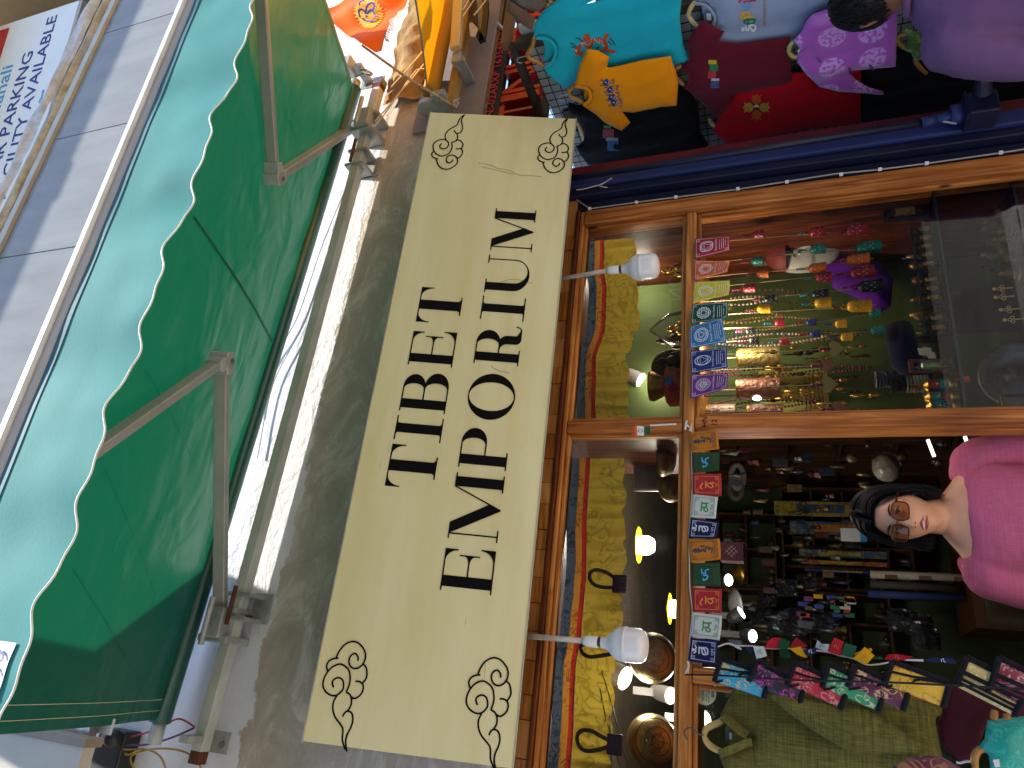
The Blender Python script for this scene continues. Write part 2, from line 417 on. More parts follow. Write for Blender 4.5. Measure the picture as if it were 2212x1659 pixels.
# ================================================================ THE SETTING
def wall_material():
    m = bpy.data.materials.new('plastered_wall'); t, N, L, B = nodes(m)
    tc = N.new('ShaderNodeTexCoord'); sp = N.new('ShaderNodeSeparateXYZ'); L.new(tc.outputs['Object'], sp.inputs[0])
    n1 = N.new('ShaderNodeTexNoise'); n1.inputs['Scale'].default_value = 7; n1.inputs['Detail'].default_value = 9; n1.inputs['Roughness'].default_value = .7
    L.new(tc.outputs['Object'], n1.inputs[0])
    ma = N.new('ShaderNodeMath'); ma.operation = 'MULTIPLY_ADD'; ma.inputs[1].default_value = .16; L.new(n1.outputs[0], ma.inputs[0]); L.new(sp.outputs[2], ma.inputs[2])
    edge = N.new('ShaderNodeMapRange'); edge.inputs[1].default_value = 3.752; edge.inputs[2].default_value = 3.760; L.new(ma.outputs[0], edge.inputs[0])
    # bare cement: two greys, pale lime runs
    n2 = N.new('ShaderNodeTexNoise'); n2.inputs['Scale'].default_value = 3.2; n2.inputs['Detail'].default_value = 10; n2.inputs['Roughness'].default_value = .72; n2.inputs['Distortion'].default_value = 1.3
    mp = N.new('ShaderNodeMapping'); mp.inputs['Scale'].default_value = (.8, 1, 1.5); L.new(tc.outputs['Object'], mp.inputs[0]); L.new(mp.outputs[0], n2.inputs[0])
    cr = N.new('ShaderNodeValToRGB'); e = cr.color_ramp.elements
    e[0].position = .32; e[0].color = (.40, .335, .265, 1); e[1].position = .66; e[1].color = (.74, .67, .57, 1)
    k = e.new(.5); k.color = (.50, .43, .345, 1); k = e.new(.56); k.color = (.62, .545, .455, 1)
    L.new(n2.outputs[0], cr.inputs[0])
    n3 = N.new('ShaderNodeTexNoise'); n3.inputs['Scale'].default_value = 5; n3.inputs['Detail'].default_value = 4
    m3 = N.new('ShaderNodeMapping'); m3.inputs['Scale'].default_value = (1, 1, 3); L.new(tc.outputs['Object'], m3.inputs[0]); L.new(m3.outputs[0], n3.inputs[0])
    wr = N.new('ShaderNodeMapRange'); wr.inputs[3].default_value = .62; wr.inputs[4].default_value = .84; L.new(n3.outputs[0], wr.inputs[0])
    mx = N.new('ShaderNodeMix'); mx.data_type = 'RGBA'; L.new(edge.outputs[0], mx.inputs[0]); L.new(cr.outputs[0], mx.inputs[6]); L.new(wr.outputs[0], mx.inputs[7])
    L.new(mx.outputs[2], B.inputs['Base Color']); B.inputs['Roughness'].default_value = .9
    ad = N.new('ShaderNodeMath'); ad.operation = 'ADD'; L.new(n2.outputs[0], ad.inputs[0])
    eh = N.new('ShaderNodeMath'); eh.operation = 'MULTIPLY'; eh.inputs[1].default_value = .5; L.new(edge.outputs[0], eh.inputs[0]); L.new(eh.outputs[0], ad.inputs[1])
    n4 = N.new('ShaderNodeTexNoise'); n4.inputs['Scale'].default_value = 26; n4.inputs['Detail'].default_value = 8; L.new(tc.outputs['Object'], n4.inputs[0])
    a2 = N.new('ShaderNodeMath'); a2.operation = 'MULTIPLY_ADD'; a2.inputs[1].default_value = .5; L.new(n4.outputs[0], a2.inputs[0]); L.new(ad.outputs[0], a2.inputs[2])
    bp = N.new('ShaderNodeBump'); bp.inputs['Strength'].default_value = .55; bp.inputs['Distance'].default_value = .02
    L.new(a2.outputs[0], bp.inputs['Height']); L.new(bp.outputs[0], B.inputs['Normal'])
    return m
WALL = wall_material()
LEDGE = M('peeling_plaster', '#cdbb97', .9, col2='#8f7d60', scale=9, bump=.5, bscale=22)
LIME = M('rough_limewash', '#d6d4d0', .95, col2='#a9a7a5', scale=12, bump=.8, bscale=30)
MAUVE = M('mauve_wall', '#8d8180', .85, var=.15, scale=4, bump=.25, bscale=18)
STONE = M('bare_stone', '#a1854f', .95, col2='#5c451f', scale=8, bump=1., bscale=20)
BEIGE = M('beige_soffit', '#b3a283', .9, var=.1)
PAVE = M('paving', '#a5a19a', .8, col2='#85827d', scale=2.5, bump=.3, bscale=12)
DARK = M('dark_interior', '#2a2118', .8, var=.2)
BLACKM = M('black_metal', '#17181a', .45, var=.2, spec=.5)
STEEL = M('galvanised_steel', '#b2b3ae', .5, .3, col2='#8d8f8a', scale=14, stretch=(1, 1, 1), bump=.12, bscale=90)
ALU = M('aluminium', '#c6c3ba', .36, .7, var=.12, scale=5, stretch=(.5, 12, 12))
RUST = M('rust', '#6e3a1c', .9, col2='#3d2416', scale=20, bump=.3)
OPEN = M('opening_dark', '#1b1a19', .9)

bm = MB(); bm.box((-30, -30, -.1), (30, 12, 0)); struct(bm.build('ground', M('street', '#6f6a64', .85, col2='#57534e', scale=2.5)))
# raised pavement in front of the shops and its paving slabs (seen only in the window glass)
bm = MB(); bm.box((-12, -3.4, 0), (14, 0, .12)); pav = struct(bm.build('pavement', PAVE))
slabm = [M('slab_%s' % c, c, .8, var=.12, bump=.2, bscale=20) for c in ('#b3aea7', '#a19c96', '#a99d96')]
sb = MB(); sb.box((-.196, -.096, .12), (.196, .096, .135)); s0 = sb.build('slab', slabm[0], pav)
bpy.data.objects.remove(s0)
smesh = []
for m in slabm:
    b = MB(); b.box((-.196, -.096, 0), (.196, .096, .012)); o = b.build('slab', m); smesh.append(o.data); bpy.data.objects.remove(o)
cnt = 0
for j in range(16):
    for i in range(13):
        o = bpy.data.objects.new('slab', random.choice(smesh)); COL.objects.link(o); o.parent = pav
        o.location = (-1.4 + i*.4 + (j % 2)*.2, -.12 - j*.2, .121 + random.uniform(0, .002)); cnt += 1
# building of the shop
T = thing('shop_building', 'whitewashed building with bare cement band above the cream shop sign', 'building', (0, 0, 0))
b = MB(); b.box((-2.2, 0, 2.66), (2.05, .22, 3.13)); b.box((-2.2, 0, 3.13), (2.43, .22, 5.36)); b.box((2.43, 0, 3.49), (4.3, .22, 5.36)); b.build('wall', WALL, T)
b = MB(); b.box((-9, .02, 0), (-1.05, .22, 2.66)); b.build('side_wall', MAUVE, T)
# upper storey behind the balcony glass
b = MB(); b.box((-3, 1.6, 5.3), (9, 1.75, 8)); b.build('upper_wall', M('upper_wall_grey', '#8b8f92', .9), T)
b = MB(); b.box((-3, .1, 5.30), (9, 1.6, 5.40)); b.build('balcony_floor', BEIGE, T)
LZ1, LZ2 = P(205, 45, -.02).z, P(178, 42, -.05).z
def ledge_fn(z0, z1, Y, amp, seed):
    def f(s, t):
        x = -1 + 8 * s; z = z0 + (z1 - z0) * t
        e = nz((x*3, t*2, seed), 1) * amp
        zz = z + (nz((x*2.2, 9, seed), 1)*.02 + nz((x*9, 3, seed))*.012 if t in (0., 1.) else 0)
        return V((x, Y - abs(math.sin(t*math.pi))*.03 - e, zz))
    return f
b = MB(); b.grid(ledge_fn(6.36, LZ1, -.02, .02, 1), 260, 6); b.box((-1, .01, 6.38), (7, .28, LZ1-.02)); b.build('ledge', LEDGE, T)
b = MB(); b.grid(ledge_fn(LZ1-.01, LZ2, -.05, .035, 5), 260, 6); b.box((-1, .01, LZ1), (7, .28, LZ2-.01)); b.build('ledge_top', LIME, T)
b = MB(); b.box((-1, -.03, 6.30), (7, .03, 6.35)); b.build('glass_channel', M('pale_channel', '#b9b4a6', .6), T)
b = MB(); b.box((-1, 1.2, 6.8), (9, 1.5, 9)); b.build('recess_wall', OPEN, T)
b = MB(); b.box((1, -.75, 8.5), (9, 1.6, 8.7)); b.box((3.0, -.7, 8.3), (3.3, 1.5, 8.498)); b.build('roof_slab', BEIGE, T)
SLABZ = 6.0
def shade(x, y):
    n = V((1, 0, 0)).cross(V((0, -1.07, -.33))).normalized(); q = PP(x, y, V((0, -.13, 3.93)), n); return q + SUN * ((SLABZ - q.z) / SUN.z)
pl_ = [shade(*q) for q in ((-60, 1352), (75, 1372), (180, 1395), (445, 1228), (480, 1235), (440, 1700), (-60, 1700))]
b = MB(); b.poly(lambda u, v, c: V((u, v, SLABZ + c)), [(p.x, p.y) for p in pl_], .12, .12); b.build('added_shade_slab', BEIGE, T)  # unseen slab, added and shaped to cast shade on the awning's left end
# balcony glass
GL = glassmat('balcony_glass', (.66, .69, .70), 1.5, .56, (.42, .43, .42))
T = thing('balcony_glass', 'grey glass balustrade panes above the green awning front bar', 'glass balustrade', (2.5, 0, 5.45))
xs = [-.2, .95, 2.06, 2.99, 3.97, 4.95, 5.9]
for i in range(6):
    b = MB(); b.box((xs[i]+.004, -.006, 5.40), (xs[i+1]-.004, .006, 6.325)); b.build('pane', GL, T)
b = MB(); b.box((-.2, -.03, 5.365), (5.9, .03, 5.405)); b.build('base_rail', ALU, T)
# behind that glass
b = MB(); a = P(240, 2, .02); c = P(66, 122, .25)
b.beam(P(256, -40, .12), P(206, 122, .12), .035, .05); o = b.build('tube_light', M('tube_white', '#f4fbf8', .3, emit=.8), None, loc=P(230, 60, .12))
tag(o, 'white fluorescent tube behind the grey balcony glass', 'tube light')
T = thing('balcony_shelter', 'dark wooden shelter frame with a wheel seen through balcony glass', 'wooden frame', P(330, 200, .5))
WD = M('dark_frame_wood', '#4a4a52', .8, var=.2)
b = MB()
for q in (((412, 0), (272, 232)), ((372, 0), (280, 215)), ((272, 232), (345, 205)), ((283, 200), (300, 190))):
    b.beam(P(*q[0], .45), P(*q[1], .45), .05, .05)
b.build('beam', WD, T)
b = MB(); b.lathe(P(275, 248, .42), (0, 1, 0), [(.001, 0), (.085, 0), (.085, .04), (.001, .04)], 18); b.build('wheel', WD, T)
b = MB()
for q in (((285, 240), (320, 275)), ((305, 228), (335, 255))): b.beam(P(*q[0], .45), P(*q[1], .45), .03, .03)
b.build('brace', WD, T)
b = MB(); b.poly(lambda s, t, c: P(s, t, .55), [(350, 60), (392, 0), (408, 0), (300, 215), (285, 205)]); b.build('board', M('pale_board', '#cfc5ad', .8), T)
LEAF = [M('ivy_leaf_%d' % i, c, .45, var=.3, scale=30) for i, c in enumerate(('#5f9a58', '#86bd5a', '#3f7a48'))]
T = thing('potted_vine', 'green climbing vine with heart shaped leaves behind balcony glass', 'plant', P(350, 90, .2))
b = MB(); b.tube([P(x, y, .22) for x, y in ((275, 40), (290, 45), (310, 70), (330, 92), (352, 88), (380, 70), (400, 82))], .004, 5)
b.tube([P(x, y, .22) for x, y in ((385, 0), (378, 30), (355, 75), (330, 100), (318, 118))], .004, 5); b.build('stem', M('vine_stem', '#3c4a2c', .8), T)
for i, (x, y, s, a) in enumerate(((338, 66, .06, .3), (368, 58, .058, 2.2), (378, 12, .06, 1.2), (372, 25, .05, .4), (378, 86, .052, 2.6), (342, 105, .045, .9), (320, 110, .045, 2.9), (378, 108, .05, .2), (355, 100, .04, 1.9), (330, 120, .04, .8), (390, 95, .04, 2.0), (316, 100, .03, 1.4))):
    o = P(x, y, .18); b = MB(); f = Fr(o, (math.cos(a), .35, math.sin(a)), (-math.sin(a), .5, math.cos(a)))
    pts = [(0, -1), (.35, -.5), (.55, 0), (.5, .4), (.2, .55), (0, .42), (-.2, .55), (-.5, .4), (-.55, 0), (-.35, -.5)]
    b.poly(lambda u, v, c: f(u*s, v*s, c), pts); b.build('leaf', LEAF[i % 3], T)
# hotel parking board, turned a little out of the facade
c8 = rad(8); pr = V((math.cos(c8), -math.sin(c8), 0)); po = P(168, 2, .30)
BR = Fr(po, pr, (0, 0, 1))
BN = BR.n
def bl(x, y):
    q = PP(x, y, po, BN) - po; return q.dot(BR.r), q.dot(BR.u)
hh = -bl(140, 112)[1]; lowz = bl(140, 112)[1]
q1 = bl(0, 54)
T = thing('parking_board', 'white hotel board with blue car parking lettering above the plaster ledge', 'sign', po)
BW = M('board_white', '#e6e9ee', .5, var=.05, scale=2)
b = MB(); b.fbox(BR, -5.0, -.02, 0, 2.2, -.06, 0); b.build('panel', BW, T)
b = MB(); b.fbox(BR, -5.0, -.06, .002, -.02, -.062, -.001); b.build('frame', ALU, T)
NAVY = M('navy_letter', '#2c3f8e', .5, var=.08); CYAN = M('cyan_letter', '#3aa0d8', .5, var=.08); RED = M('red_letter', '#c2313b', .5, var=.08)
def board_text(txt, p_end, p_top, mat, name):     # right end of baseline / cap height point
    a, bb = bl(*p_end); h = bl(*p_top)[1] - bb
    vs, _ = textmesh(txt, 'RIGHT')
    m = MB(); m.text(BR, txt, h / .72, a, bb, .004, 'RIGHT', sx=1.12, thick=.003); m.build(name, mat, T)
board_text('FACILITY AVAILABLE', (125, 31), (103, 38), NAVY, 'lettering')
board_text('CAR PARKING', (74, 107), (51, 115), NAVY, 'lettering')
board_text('Hotel Manali', (30, 137), (6, 142), CYAN, 'lettering')
b = MB(); a0, b0 = bl(0, 135); a1, b1 = bl(21, 60); b.fbox(BR, a1-1.1, b1, a1, b1+.6, .001, .004); b.build('red_block', RED, T)
b = MB(); b.text(BR, 'eu', .62, a1-.05, b1+.1, .007, 'RIGHT', thick=.002); b.build('lettering', BW, T)
board_text('Manali', (97, 193), (91, 195), CYAN, 'lettering')

# neighbour on the right
zt_m = P(1076, 60, .0).z
T = thing('neighbour_building', 'mauve walled neighbour building with bare stone course beside the white wall', 'building', (3, 0, 3))
b = MB(); b.box((2.435, -.016, zt_m + .008), (6, .0, 3.50)); b.build('wall', MAUVE, T)
def stone(s, t):
    x = 2.66 + 1.6*s; z = 3.49 + .22*t
    return V((x, -.02 - .05*math.sin(math.pi*min(1, t*1.1))*(.6+.4*nz((x*5, z*5))) - .02*nz((x*14, z*14)), z + nz((x*4, 2))*.03*t))
b = MB(); b.grid(stone, 90, 14); b.build('stone_course', STONE, T, smooth=True)
b = MB(); b.box((2.7, 1.7, .13), (9, 1.8, 3.2)); b.box((5.2, .0, .13), (5.4, 1.69, 3.1)); b.build('shop_back', M('shop_back_brown', '#5b4a40', .8), T)
BLUE = M('blue_paint', '#223066', .55, col2='#18214a', scale=5, bump=.1); NAVYP = M('navy_paint', '#0d1230', .5, col2='#090d22', scale=5, bump=.1)
REDP = M('red_paint', '#6a0c16', .6, col2='#48080f', scale=6, bump=.1)
T = thing('shutter_pillar', 'blue painted shutter guide pillar beside the wooden shop window', 'pillar', (1.95, 0, 0))
b = MB(); b.box((1.845, .0, .12), (1.885, .12, 2.95)); b.box((1.892, -.035, .12), (1.925, .1, 2.95)); b.build('navy_guide', NAVYP, T, bevel=.004)
b = MB(); b.box((1.886, .03, .12), (1.891, .12, 2.95)); b.build('groove', OPEN, T)
b = MB(); b.box((1.93, -.05, .12), (1.99, .1, 2.95)); b.build('blue_post', BLUE, T, bevel=.006)
b = MB(); b.box((1.99, .0, .12), (2.075, .1, 2.95)); b.build('red_panel', REDP, T)
T = thing('shutter_rod', 'dark blue shutter rod with gearbox in front of red panel', 'shutter gear', (2.05, -.06, 2.0))
p0, p1, p2, p3 = P(1235, 385, -.09), P(1990, 266, -.09), P(2020, 259, -.09), P(2075, 246, -.09)
b = MB(); b.tube([p0, p1], .013, 10); b.build('rod', NAVYP, T, smooth=True)
b = MB(); b.tube([p1, p2], .019, 10); b.tube([p2, p3], .017, 10); b.tube([p3 + V((0, 0, .03)), p3 - V((0, 0, .01))], .034, 12); b.build('coupling', BLUE, T, smooth=True)
q = P(2118, 240, -.09)
b = MB(); b.box((q.x-.045, -.14, q.z-.045), (q.x+.045, -.05, q.z+.045)); b.build('gearbox', NAVYP, T, bevel=.006)
b = MB(); b.box((q.x-.05, -.143, q.z+.0455), (q.x+.05, -.05, q.z+.052)); b.build('flange', NAVYP, T)
b = MB(); b.lathe((q.x+.035, -.15, q.z+.0), (.3, -1, .1), [(.030, -.01), (.025, .04), (.023, .05), (.016, .05), (.015, .02)], 16, False); b.build('crank_socket', NAVYP, T)
b = MB(); b.tube([p2 + V((0, 0, 0)), p2 + V((-.03, 0, -.06))], .004, 6); b.build('hook', STEEL, T)
b = MB(); b.tube(catmull([P(x, y, -.06) for x, y in ((1245, 410), (1262, 408), (1285, 402), (1300, 398), (1322, 384), (1310, 392), (1295, 401), (1312, 405))]), .0022, 5)
tag(b.build('tie_string', M('string', '#b9b0a0', .9), None, loc=P(1290, 402, -.06)), 'pale string tied to the blue shutter post', 'string')

# sign board of the neighbour: black strip and red block letters
SY = .03
T = thing('black_number_board', 'black fascia strip with red registration number lettering and gold edge', 'sign', P(1070, 140, SY))
zt, zb = P(1076, 60, SY).z, P(1104, 60, SY).z
b = MB(); b.box((2.2, SY, zb), (4.6, SY+.04, zt - .012)); b.build('panel', M('board_black', '#15161a', .6), T)
b = MB(); b.box((2.2, SY-.006, zt - .012), (4.6, SY+.04, zt + .008)); b.build('gold_edge', M('gold_edge', '#a9742c', .5, col2='#6d4717', scale=20), T)
RLT = M('red_sign_letter', '#c63a45', .5, var=.2, scale=20)
fr = Fr((0, SY-.003, 0), (1, 0, 0), (0, 0, 1)); tz0, tz1 = P(1095, 60, SY).z, P(1080, 60, SY).z; tx0, tx1 = P(1066, 226, SY).x, P(1090, 56, SY).x; tsz = (tz1-tz0)/.72; tsx = (tx1-tx0)/(max(v.x for v in textmesh('02ARXP 1635401ZY')[0])*tsz)
b = MB(); b.text(fr, 'GSTIN:-02ARXP 1635401ZY', tsz, tx1, tz0, .001, 'RIGHT', sx=tsx, thick=.003); b.build('lettering', RLT, T)
T = thing('red_letter_sign', 'big raised red block letters on a dark fascia behind the wire rack', 'sign', P(1130, 150, SY))
zt2 = zb - .006
zl0, zl1 = P(1163, 213, SY).z, P(1078, 210, SY).z
b = MB(); b.box((2.2, SY+.045, zl0 - .03), (4.6, SY+.08, zt2)); b.build('panel', M('board_brown', '#2d2320', .7), T)
RL = M('red_letter_acrylic', '#a01a28', .32, var=.1, spec=.5)
fr = Fr((0, SY, 0), (1, 0, 0), (0, 0, 1))
for ch, ya_, yb_ in (('T', 251, 222), ('I', 213, 200), ('N', 197, 147), ('U', 142, 105), ('C', 96, 58), ('A', 50, 10)):
    vs = textmesh(ch)[0]; x0_, x1_ = min(v.x for v in vs), max(v.x for v in vs); a_, c_ = P(1120, ya_, SY).x, P(1120, yb_, SY).x
    sz = (zl1 - zl0) / .72; sx_ = (c_-a_) / ((x1_-x0_)*sz)
    b = MB(); b.text(fr, ch, sz, a_ - x0_*sz*sx_, zl0, .0, 'LEFT', sx=sx_, thick=.045); o = b.build('letter', RL, T); o['label'] = 'raised red letter %s' % ch
# opposite side of the street (shows in the glass)
T = thing('opposite_building', 'pale plank clad shop row on the opposite side of the street', 'building', (0, -9, 0))
PLK = [M('whitewashed_plank_%d' % i, c, .8, var=.15, scale=3, stretch=(14, 14, 1), bump=.2) for i, c in enumerate(('#d9d8d2', '#c9c6c0', '#e3e2de'))]
b = MB(); b.box((-12, -9.4, 0), (14, -9, 7)); b.build('wall', M('opposite_wall', '#4f4842', .9), T)
b = MB(); b.box((-3, -9, .1), (-.4, -8.9, 2.6)); b.box((.6, -9, .1), (3.0, -8.9, 2.6)); b.box((4.2, -9, .1), (6.6, -8.9, 2.6)); b.build('shop_opening', OPEN, T)
pm = []
for m in PLK:
    k = MB(); k.box((-.09, -.03, 0), (.09, 0, 2.7)); o = k.build('plank', m); pm.append(o.data); bpy.data.objects.remove(o)
for i in range(40):
    x = -4 + i * .27
    if any(a < x < c for a, c in ((-3, -.4), (.6, 3.0), (4.2, 6.6))): continue
    o = bpy.data.objects.new('plank', random.choice(pm)); COL.objects.link(o); o.parent = T; o.location = (x, .12, .1)
T = thing('juice_bar_board', 'navy hanging board for a fresh juice bar across the street', 'sign', (-1.1, -4.2, 3.3))
q = P(1368, 1266, 3.0); o = V((q.x, -3.0, q.z)); T.location = o; T['_o'] = tuple(o)
fr = Fr(o, (-1, 0, -.12), (0, 0, 1))
b = MB(); b.fbox(fr, -.32, -.2, .32, .2, -.02, 0); b.build('panel', M('juice_navy', '#2b2a55', .6), T)
WL = M('pale_lettering', '#d9d6e2', .6)
b = MB(); b.text(fr, 'FRESH JUICE BAR', .1, 0, .05, .002, 'CENTER'); b.build('lettering', WL, T); b = MB(); b.text(fr, 'ALL ICE CREAM SHAKE', .08, 0, -.12, .002, 'CENTER'); b.build('lettering', WL, T)
b = MB(); b.tube([o + V((-.2, 0, .2)), o + V((-.2, 0, 1.2))], .01, 6); b.tube([o + V((.2, 0, .2)), o + V((.2, 0, 1.2))], .01, 6); b.build('hanger_rod', BLACKM, T)
q = P(1442, 603, 3.4); o = V((q.x, -3.4, q.z))
T = thing('green_name_board', 'dark green hanging board with white and red capitals across the street', 'sign', o)
fr = Fr(o, (-1, 0, 0), (0, 0, 1))
b = MB(); b.fbox(fr, -.3, -.2, .3, .25, -.02, 0); b.build('panel', M('board_green', '#2c4a33', .6), T)
b = MB(); b.text(fr, 'SON', .2, 0, -.13, .002, 'CENTER'); b.build('lettering', WL, T)
b = MB(); b.text(fr, 'NA', .2, 0, .06, .002, 'CENTER'); b.build('lettering', RED, T)
b = MB(); b.tube([o + V((0, 0, .25)), o + V((0, 0, 1.2))], .012, 6); b.build('hanger_rod', BLACKM, T)

# ================================================================ THE CREAM SHOP SIGN
SL, SRX = -.205, 2.199
SB, ST = V((0, -.15, 2.613)), V((0, -.33, 3.2015))
SU = (ST - SB).normalized(); SH = (ST - SB).length; SW = SRX - SL
SG = Fr((SL, SB.y, SB.z), (1, 0, 0), SU)
def sgn(x, y):
    q = PP(x, y, SG.o, SG.n) - SG.o; return V((q.dot(SG.r), q.dot(SG.u)))
def cream():
    m = bpy.data.materials.new('cream_sign_face'); t, N, L, B = nodes(m)
    tc = N.new('ShaderNodeTexCoord')
    mp = N.new('ShaderNodeMapping'); mp.inputs['Scale'].default_value = (.9, 1, 6); L.new(tc.outputs['Object'], mp.inputs[0])
    n1 = N.new('ShaderNodeTexNoise'); n1.inputs['Scale'].default_value = 2.2; n1.inputs['Detail'].default_value = 7; L.new(mp.outputs[0], n1.inputs[0])
    cr = N.new('ShaderNodeValToRGB'); e = cr.color_ramp.elements
    e[0].position = .3; e[0].color = (*s2l('#dacd96'), 1); e[1].position = .68; e[1].color = (*s2l('#e4dbab'), 1); L.new(n1.outputs[0], cr.inputs[0])
    # thin dirt scratches running with the panel
    m2 = N.new('ShaderNodeMapping'); m2.inputs['Scale'].default_value = (3, 1, 60); L.new(tc.outputs['Object'], m2.inputs[0])
    n2 = N.new('ShaderNodeTexNoise'); n2.inputs['Scale'].default_value = 2.0; n2.inputs['Detail'].default_value = 2; L.new(m2.outputs[0], n2.inputs[0])
    r = N.new('ShaderNodeMapRange'); r.inputs[1].default_value = .735; r.inputs[2].default_value = .80; r.inputs[3].default_value = 1; r.inputs[4].default_value = .55; L.new(n2.outputs[0], r.inputs[0])
    mx = N.new('ShaderNodeMix'); mx.data_type = 'RGBA'; mx.blend_type = 'MULTIPLY'; mx.inputs[0].default_value = 1
    L.new(cr.outputs[0], mx.inputs[6]); L.new(r.outputs[0], mx.inputs[7]); L.new(mx.outputs[2], B.inputs['Base Color'])
    B.inputs['Roughness'].default_value = .42; B.inputs['Specular IOR Level'].default_value = .35
    return m
INK = M('sign_ink', '#0b090d', .7, var=.1, spec=.1)
T = thing('shop_sign', 'long cream sign board with big black serif letters and cloud line drawings', 'shop sign', SG.o)
b = MB(); b.fbox(SG, 0, 0, SW, SH, -.004, 0); b.build('face', cream(), T)
b = MB(); b.fbox(SG, .002, .002, SW-.002, SH-.002, -.10, -.0045); b.build('box', M('sign_box_dark', '#575242', .7, var=.25, scale=12, stretch=(.5, 6, 6)), T)
TRIM = M('sign_edge', '#b8b29a', .5)
b = MB(); b.fbox(SG, -.003, SH, SW+.003, SH+.004, -.03, .003); b.fbox(SG, -.003, -.003, SW+.003, 0, -.03, .003); b.build('edge_strip', TRIM, T)
def arc(cx, cy, rx, ry, a0, a1, n=14):
    return [(cx + rx*math.cos(rad(a0 + (a1-a0)*i/n)), cy + ry*math.sin(rad(a0 + (a1-a0)*i/n))) for i in range(n+1)]
t_ = .028
def serif(x0, x1, y, up):                # thin slab with small brackets towards the stem
    s = 1 if up else -1
    return [(x0, y), (x1, y), (x1, y + s*t_), (x0, y + s*t_)]
def bracket(xs, x, y, up, k=.07):        # curved join of stem edge xs to serif
    s = 1 if up else -1; d = k if x > xs else -k
    pts = [(xs + d*(1-math.cos(rad(90*i/6))) , y + s*(t_ + abs(d)*(1-math.sin(rad(90*i/6))))) for i in range(7)]
    return pts + [(xs, y + s*t_)]
def L_T(w):
    s = .17*w/.8; c = w/2
    a = [(0, 1), (0, .70), (.022, .70)] + arc(.022+.21, .70, .21, .272, 180, 90, 8) + [(w-.022-.21, .972)] + arc(w-.022-.21, .70, .21, .272, 90, 0, 8) + [(w, .70), (w, 1)]
    return [[a], [[(c-s*.62, 0.02), (c+s*.62, .02), (c+s*.62, .98), (c-s*.62, .98)]], [serif(c-.24, c+.24, 0, 1)], [bracket(c-s*.62, c-.3, 0, 1)], [bracket(c+s*.62, c+.3, 0, 1)]]
def stem(x0, x1, ext=.075):
    return [[[(x0, .01), (x1, .01), (x1, .99), (x0, .99)]], [serif(x0-ext, x1+ext, 0, 1)], [serif(x0-ext, x1+ext, 1, 0)],
            [bracket(x0, x0-1, 0, 1, .05)], [bracket(x1, x1+1, 0, 1, .05)], [bracket(x0, x0-1, 1, 0, .05)], [bracket(x1, x1+1, 1, 0, .05)]]
def L_I(w): return stem(w/2-.105, w/2+.105, (w-.21)/2)
def L_E(w):
    x1 = .29
    r = [[[(.08, .01), (x1, .01), (x1, .99), (.08, .99)]], [serif(0, .36, 0, 1)], [serif(0, .36, 1, 0)]]
    r += [[[(x1-.01, 1), (w-.03, 1), (w-.03, .74), (w-.055, .74)] + arc(w-.055-.2, .74, .2, .232, 0, 90, 8) + [(x1-.01, .972)]]]
    r += [[[(x1-.01, 0), (w, 0), (w, .29), (w-.025, .29)] + arc(w-.025-.24, .29, .24, .262, 0, -90, 8) + [(x1-.01, .028)]]]
    r += [[[(x1-.01, .488), (x1-.01, .516)] + arc(w-.30, .516+.1, .14, .1, 270, 360, 6) + [(w-.16, .70), (w-.135, .70), (w-.135, .30), (w-.16, .30)] + arc(w-.30, .488-.1, .14, .1, 0, 90, 6)]]
    return r
def L_B(w):
    x0, x1 = .08, .29
    up = [(x1-.01, 1), (w-.36, 1)] + arc(w-.36, .755, .31, .245, 90, -90, 16) + [(x1-.01, .51)]
    uh = [(x1, .972), (w-.40, .972)] + arc(w-.40, .755, .13, .217, 90, -90, 16) + [(x1, .538)]
    lo = [(x1-.01, .535), (w-.34, .535)] + arc(w-.34, .2675, .34, .2675, 90, -90, 16) + [(x1-.01, 0)]
    lh = [(x1, .507), (w-.38, .507)] + arc(w-.38, .2675, .14, .2395, 90, -90, 16) + [(x1, .028)]
    return [[[(x0, .01), (x1, .01), (x1, .99), (x0, .99)]], [serif(0, .36, 0, 1)], [serif(0, .36, 1, 0)], [up, uh[::-1]], [lo, lh[::-1]]]
def L_P(w, r=False):
    x0, x1 = .08, .29
    up = [(x1-.01, 1), (w-.34, 1)] + arc(w-.34, .73, .32, .27, 90, -90, 18) + [(x1-.01, .46)]
    uh = [(x1, .972), (w-.38, .972)] + arc(w-.38, .73, .14, .242, 90, -90, 18) + [(x1, .488)]
    return [[[(x0, .01), (x1, .01), (x1, .99), (x0, .99)]], [serif(0, .38, 0, 1)], [serif(0, .36, 1, 0)], [up, uh[::-1]]]
def L_R(w):
    r = L_P(w-.12)
    leg = [(.36, .488), (.36, .46)] + arc(.36, .30, .16, .16, 90, 0, 8) + [(.52, .12)] + arc(.66, .12, .14, .125, 180, 270, 8) + [(w-.07, 0)] + arc(w-.12, .14, .11, .135, 290, 360, 6) + [(w-.035, .14)] + arc(w-.11, .12, .07, .09, 0, -100, 6) + [(.735, .10)] + arc(.56, .30, .17, .19, 0, 90, 8)
    return r + [[leg]]
def L_O(w):
    o = arc(w/2, .5, w/2, .515, 0, 360, 48)[:-1]; h = arc(w/2, .5, w/2-.205, .487, 0, 360, 48)[:-1]
    return [[o, h[::-1]]]
def L_U(w):
    a = [(.07, .99), (.07, .34)] + arc(.07+(w-.17)/2, .34, (w-.17)/2, .355, 180, 360, 20) + [(w-.1, .99), (w-.128, .99), (w-.128, .34)] + arc(.28+(w-.128-.28)/2, .34, (w-.128-.28)/2, .30, 360, 180, 20) + [(.28, .99)]
    return [[a], [serif(0, .36, 1, 0)], [serif(w-.23, w, 1, 0)]]
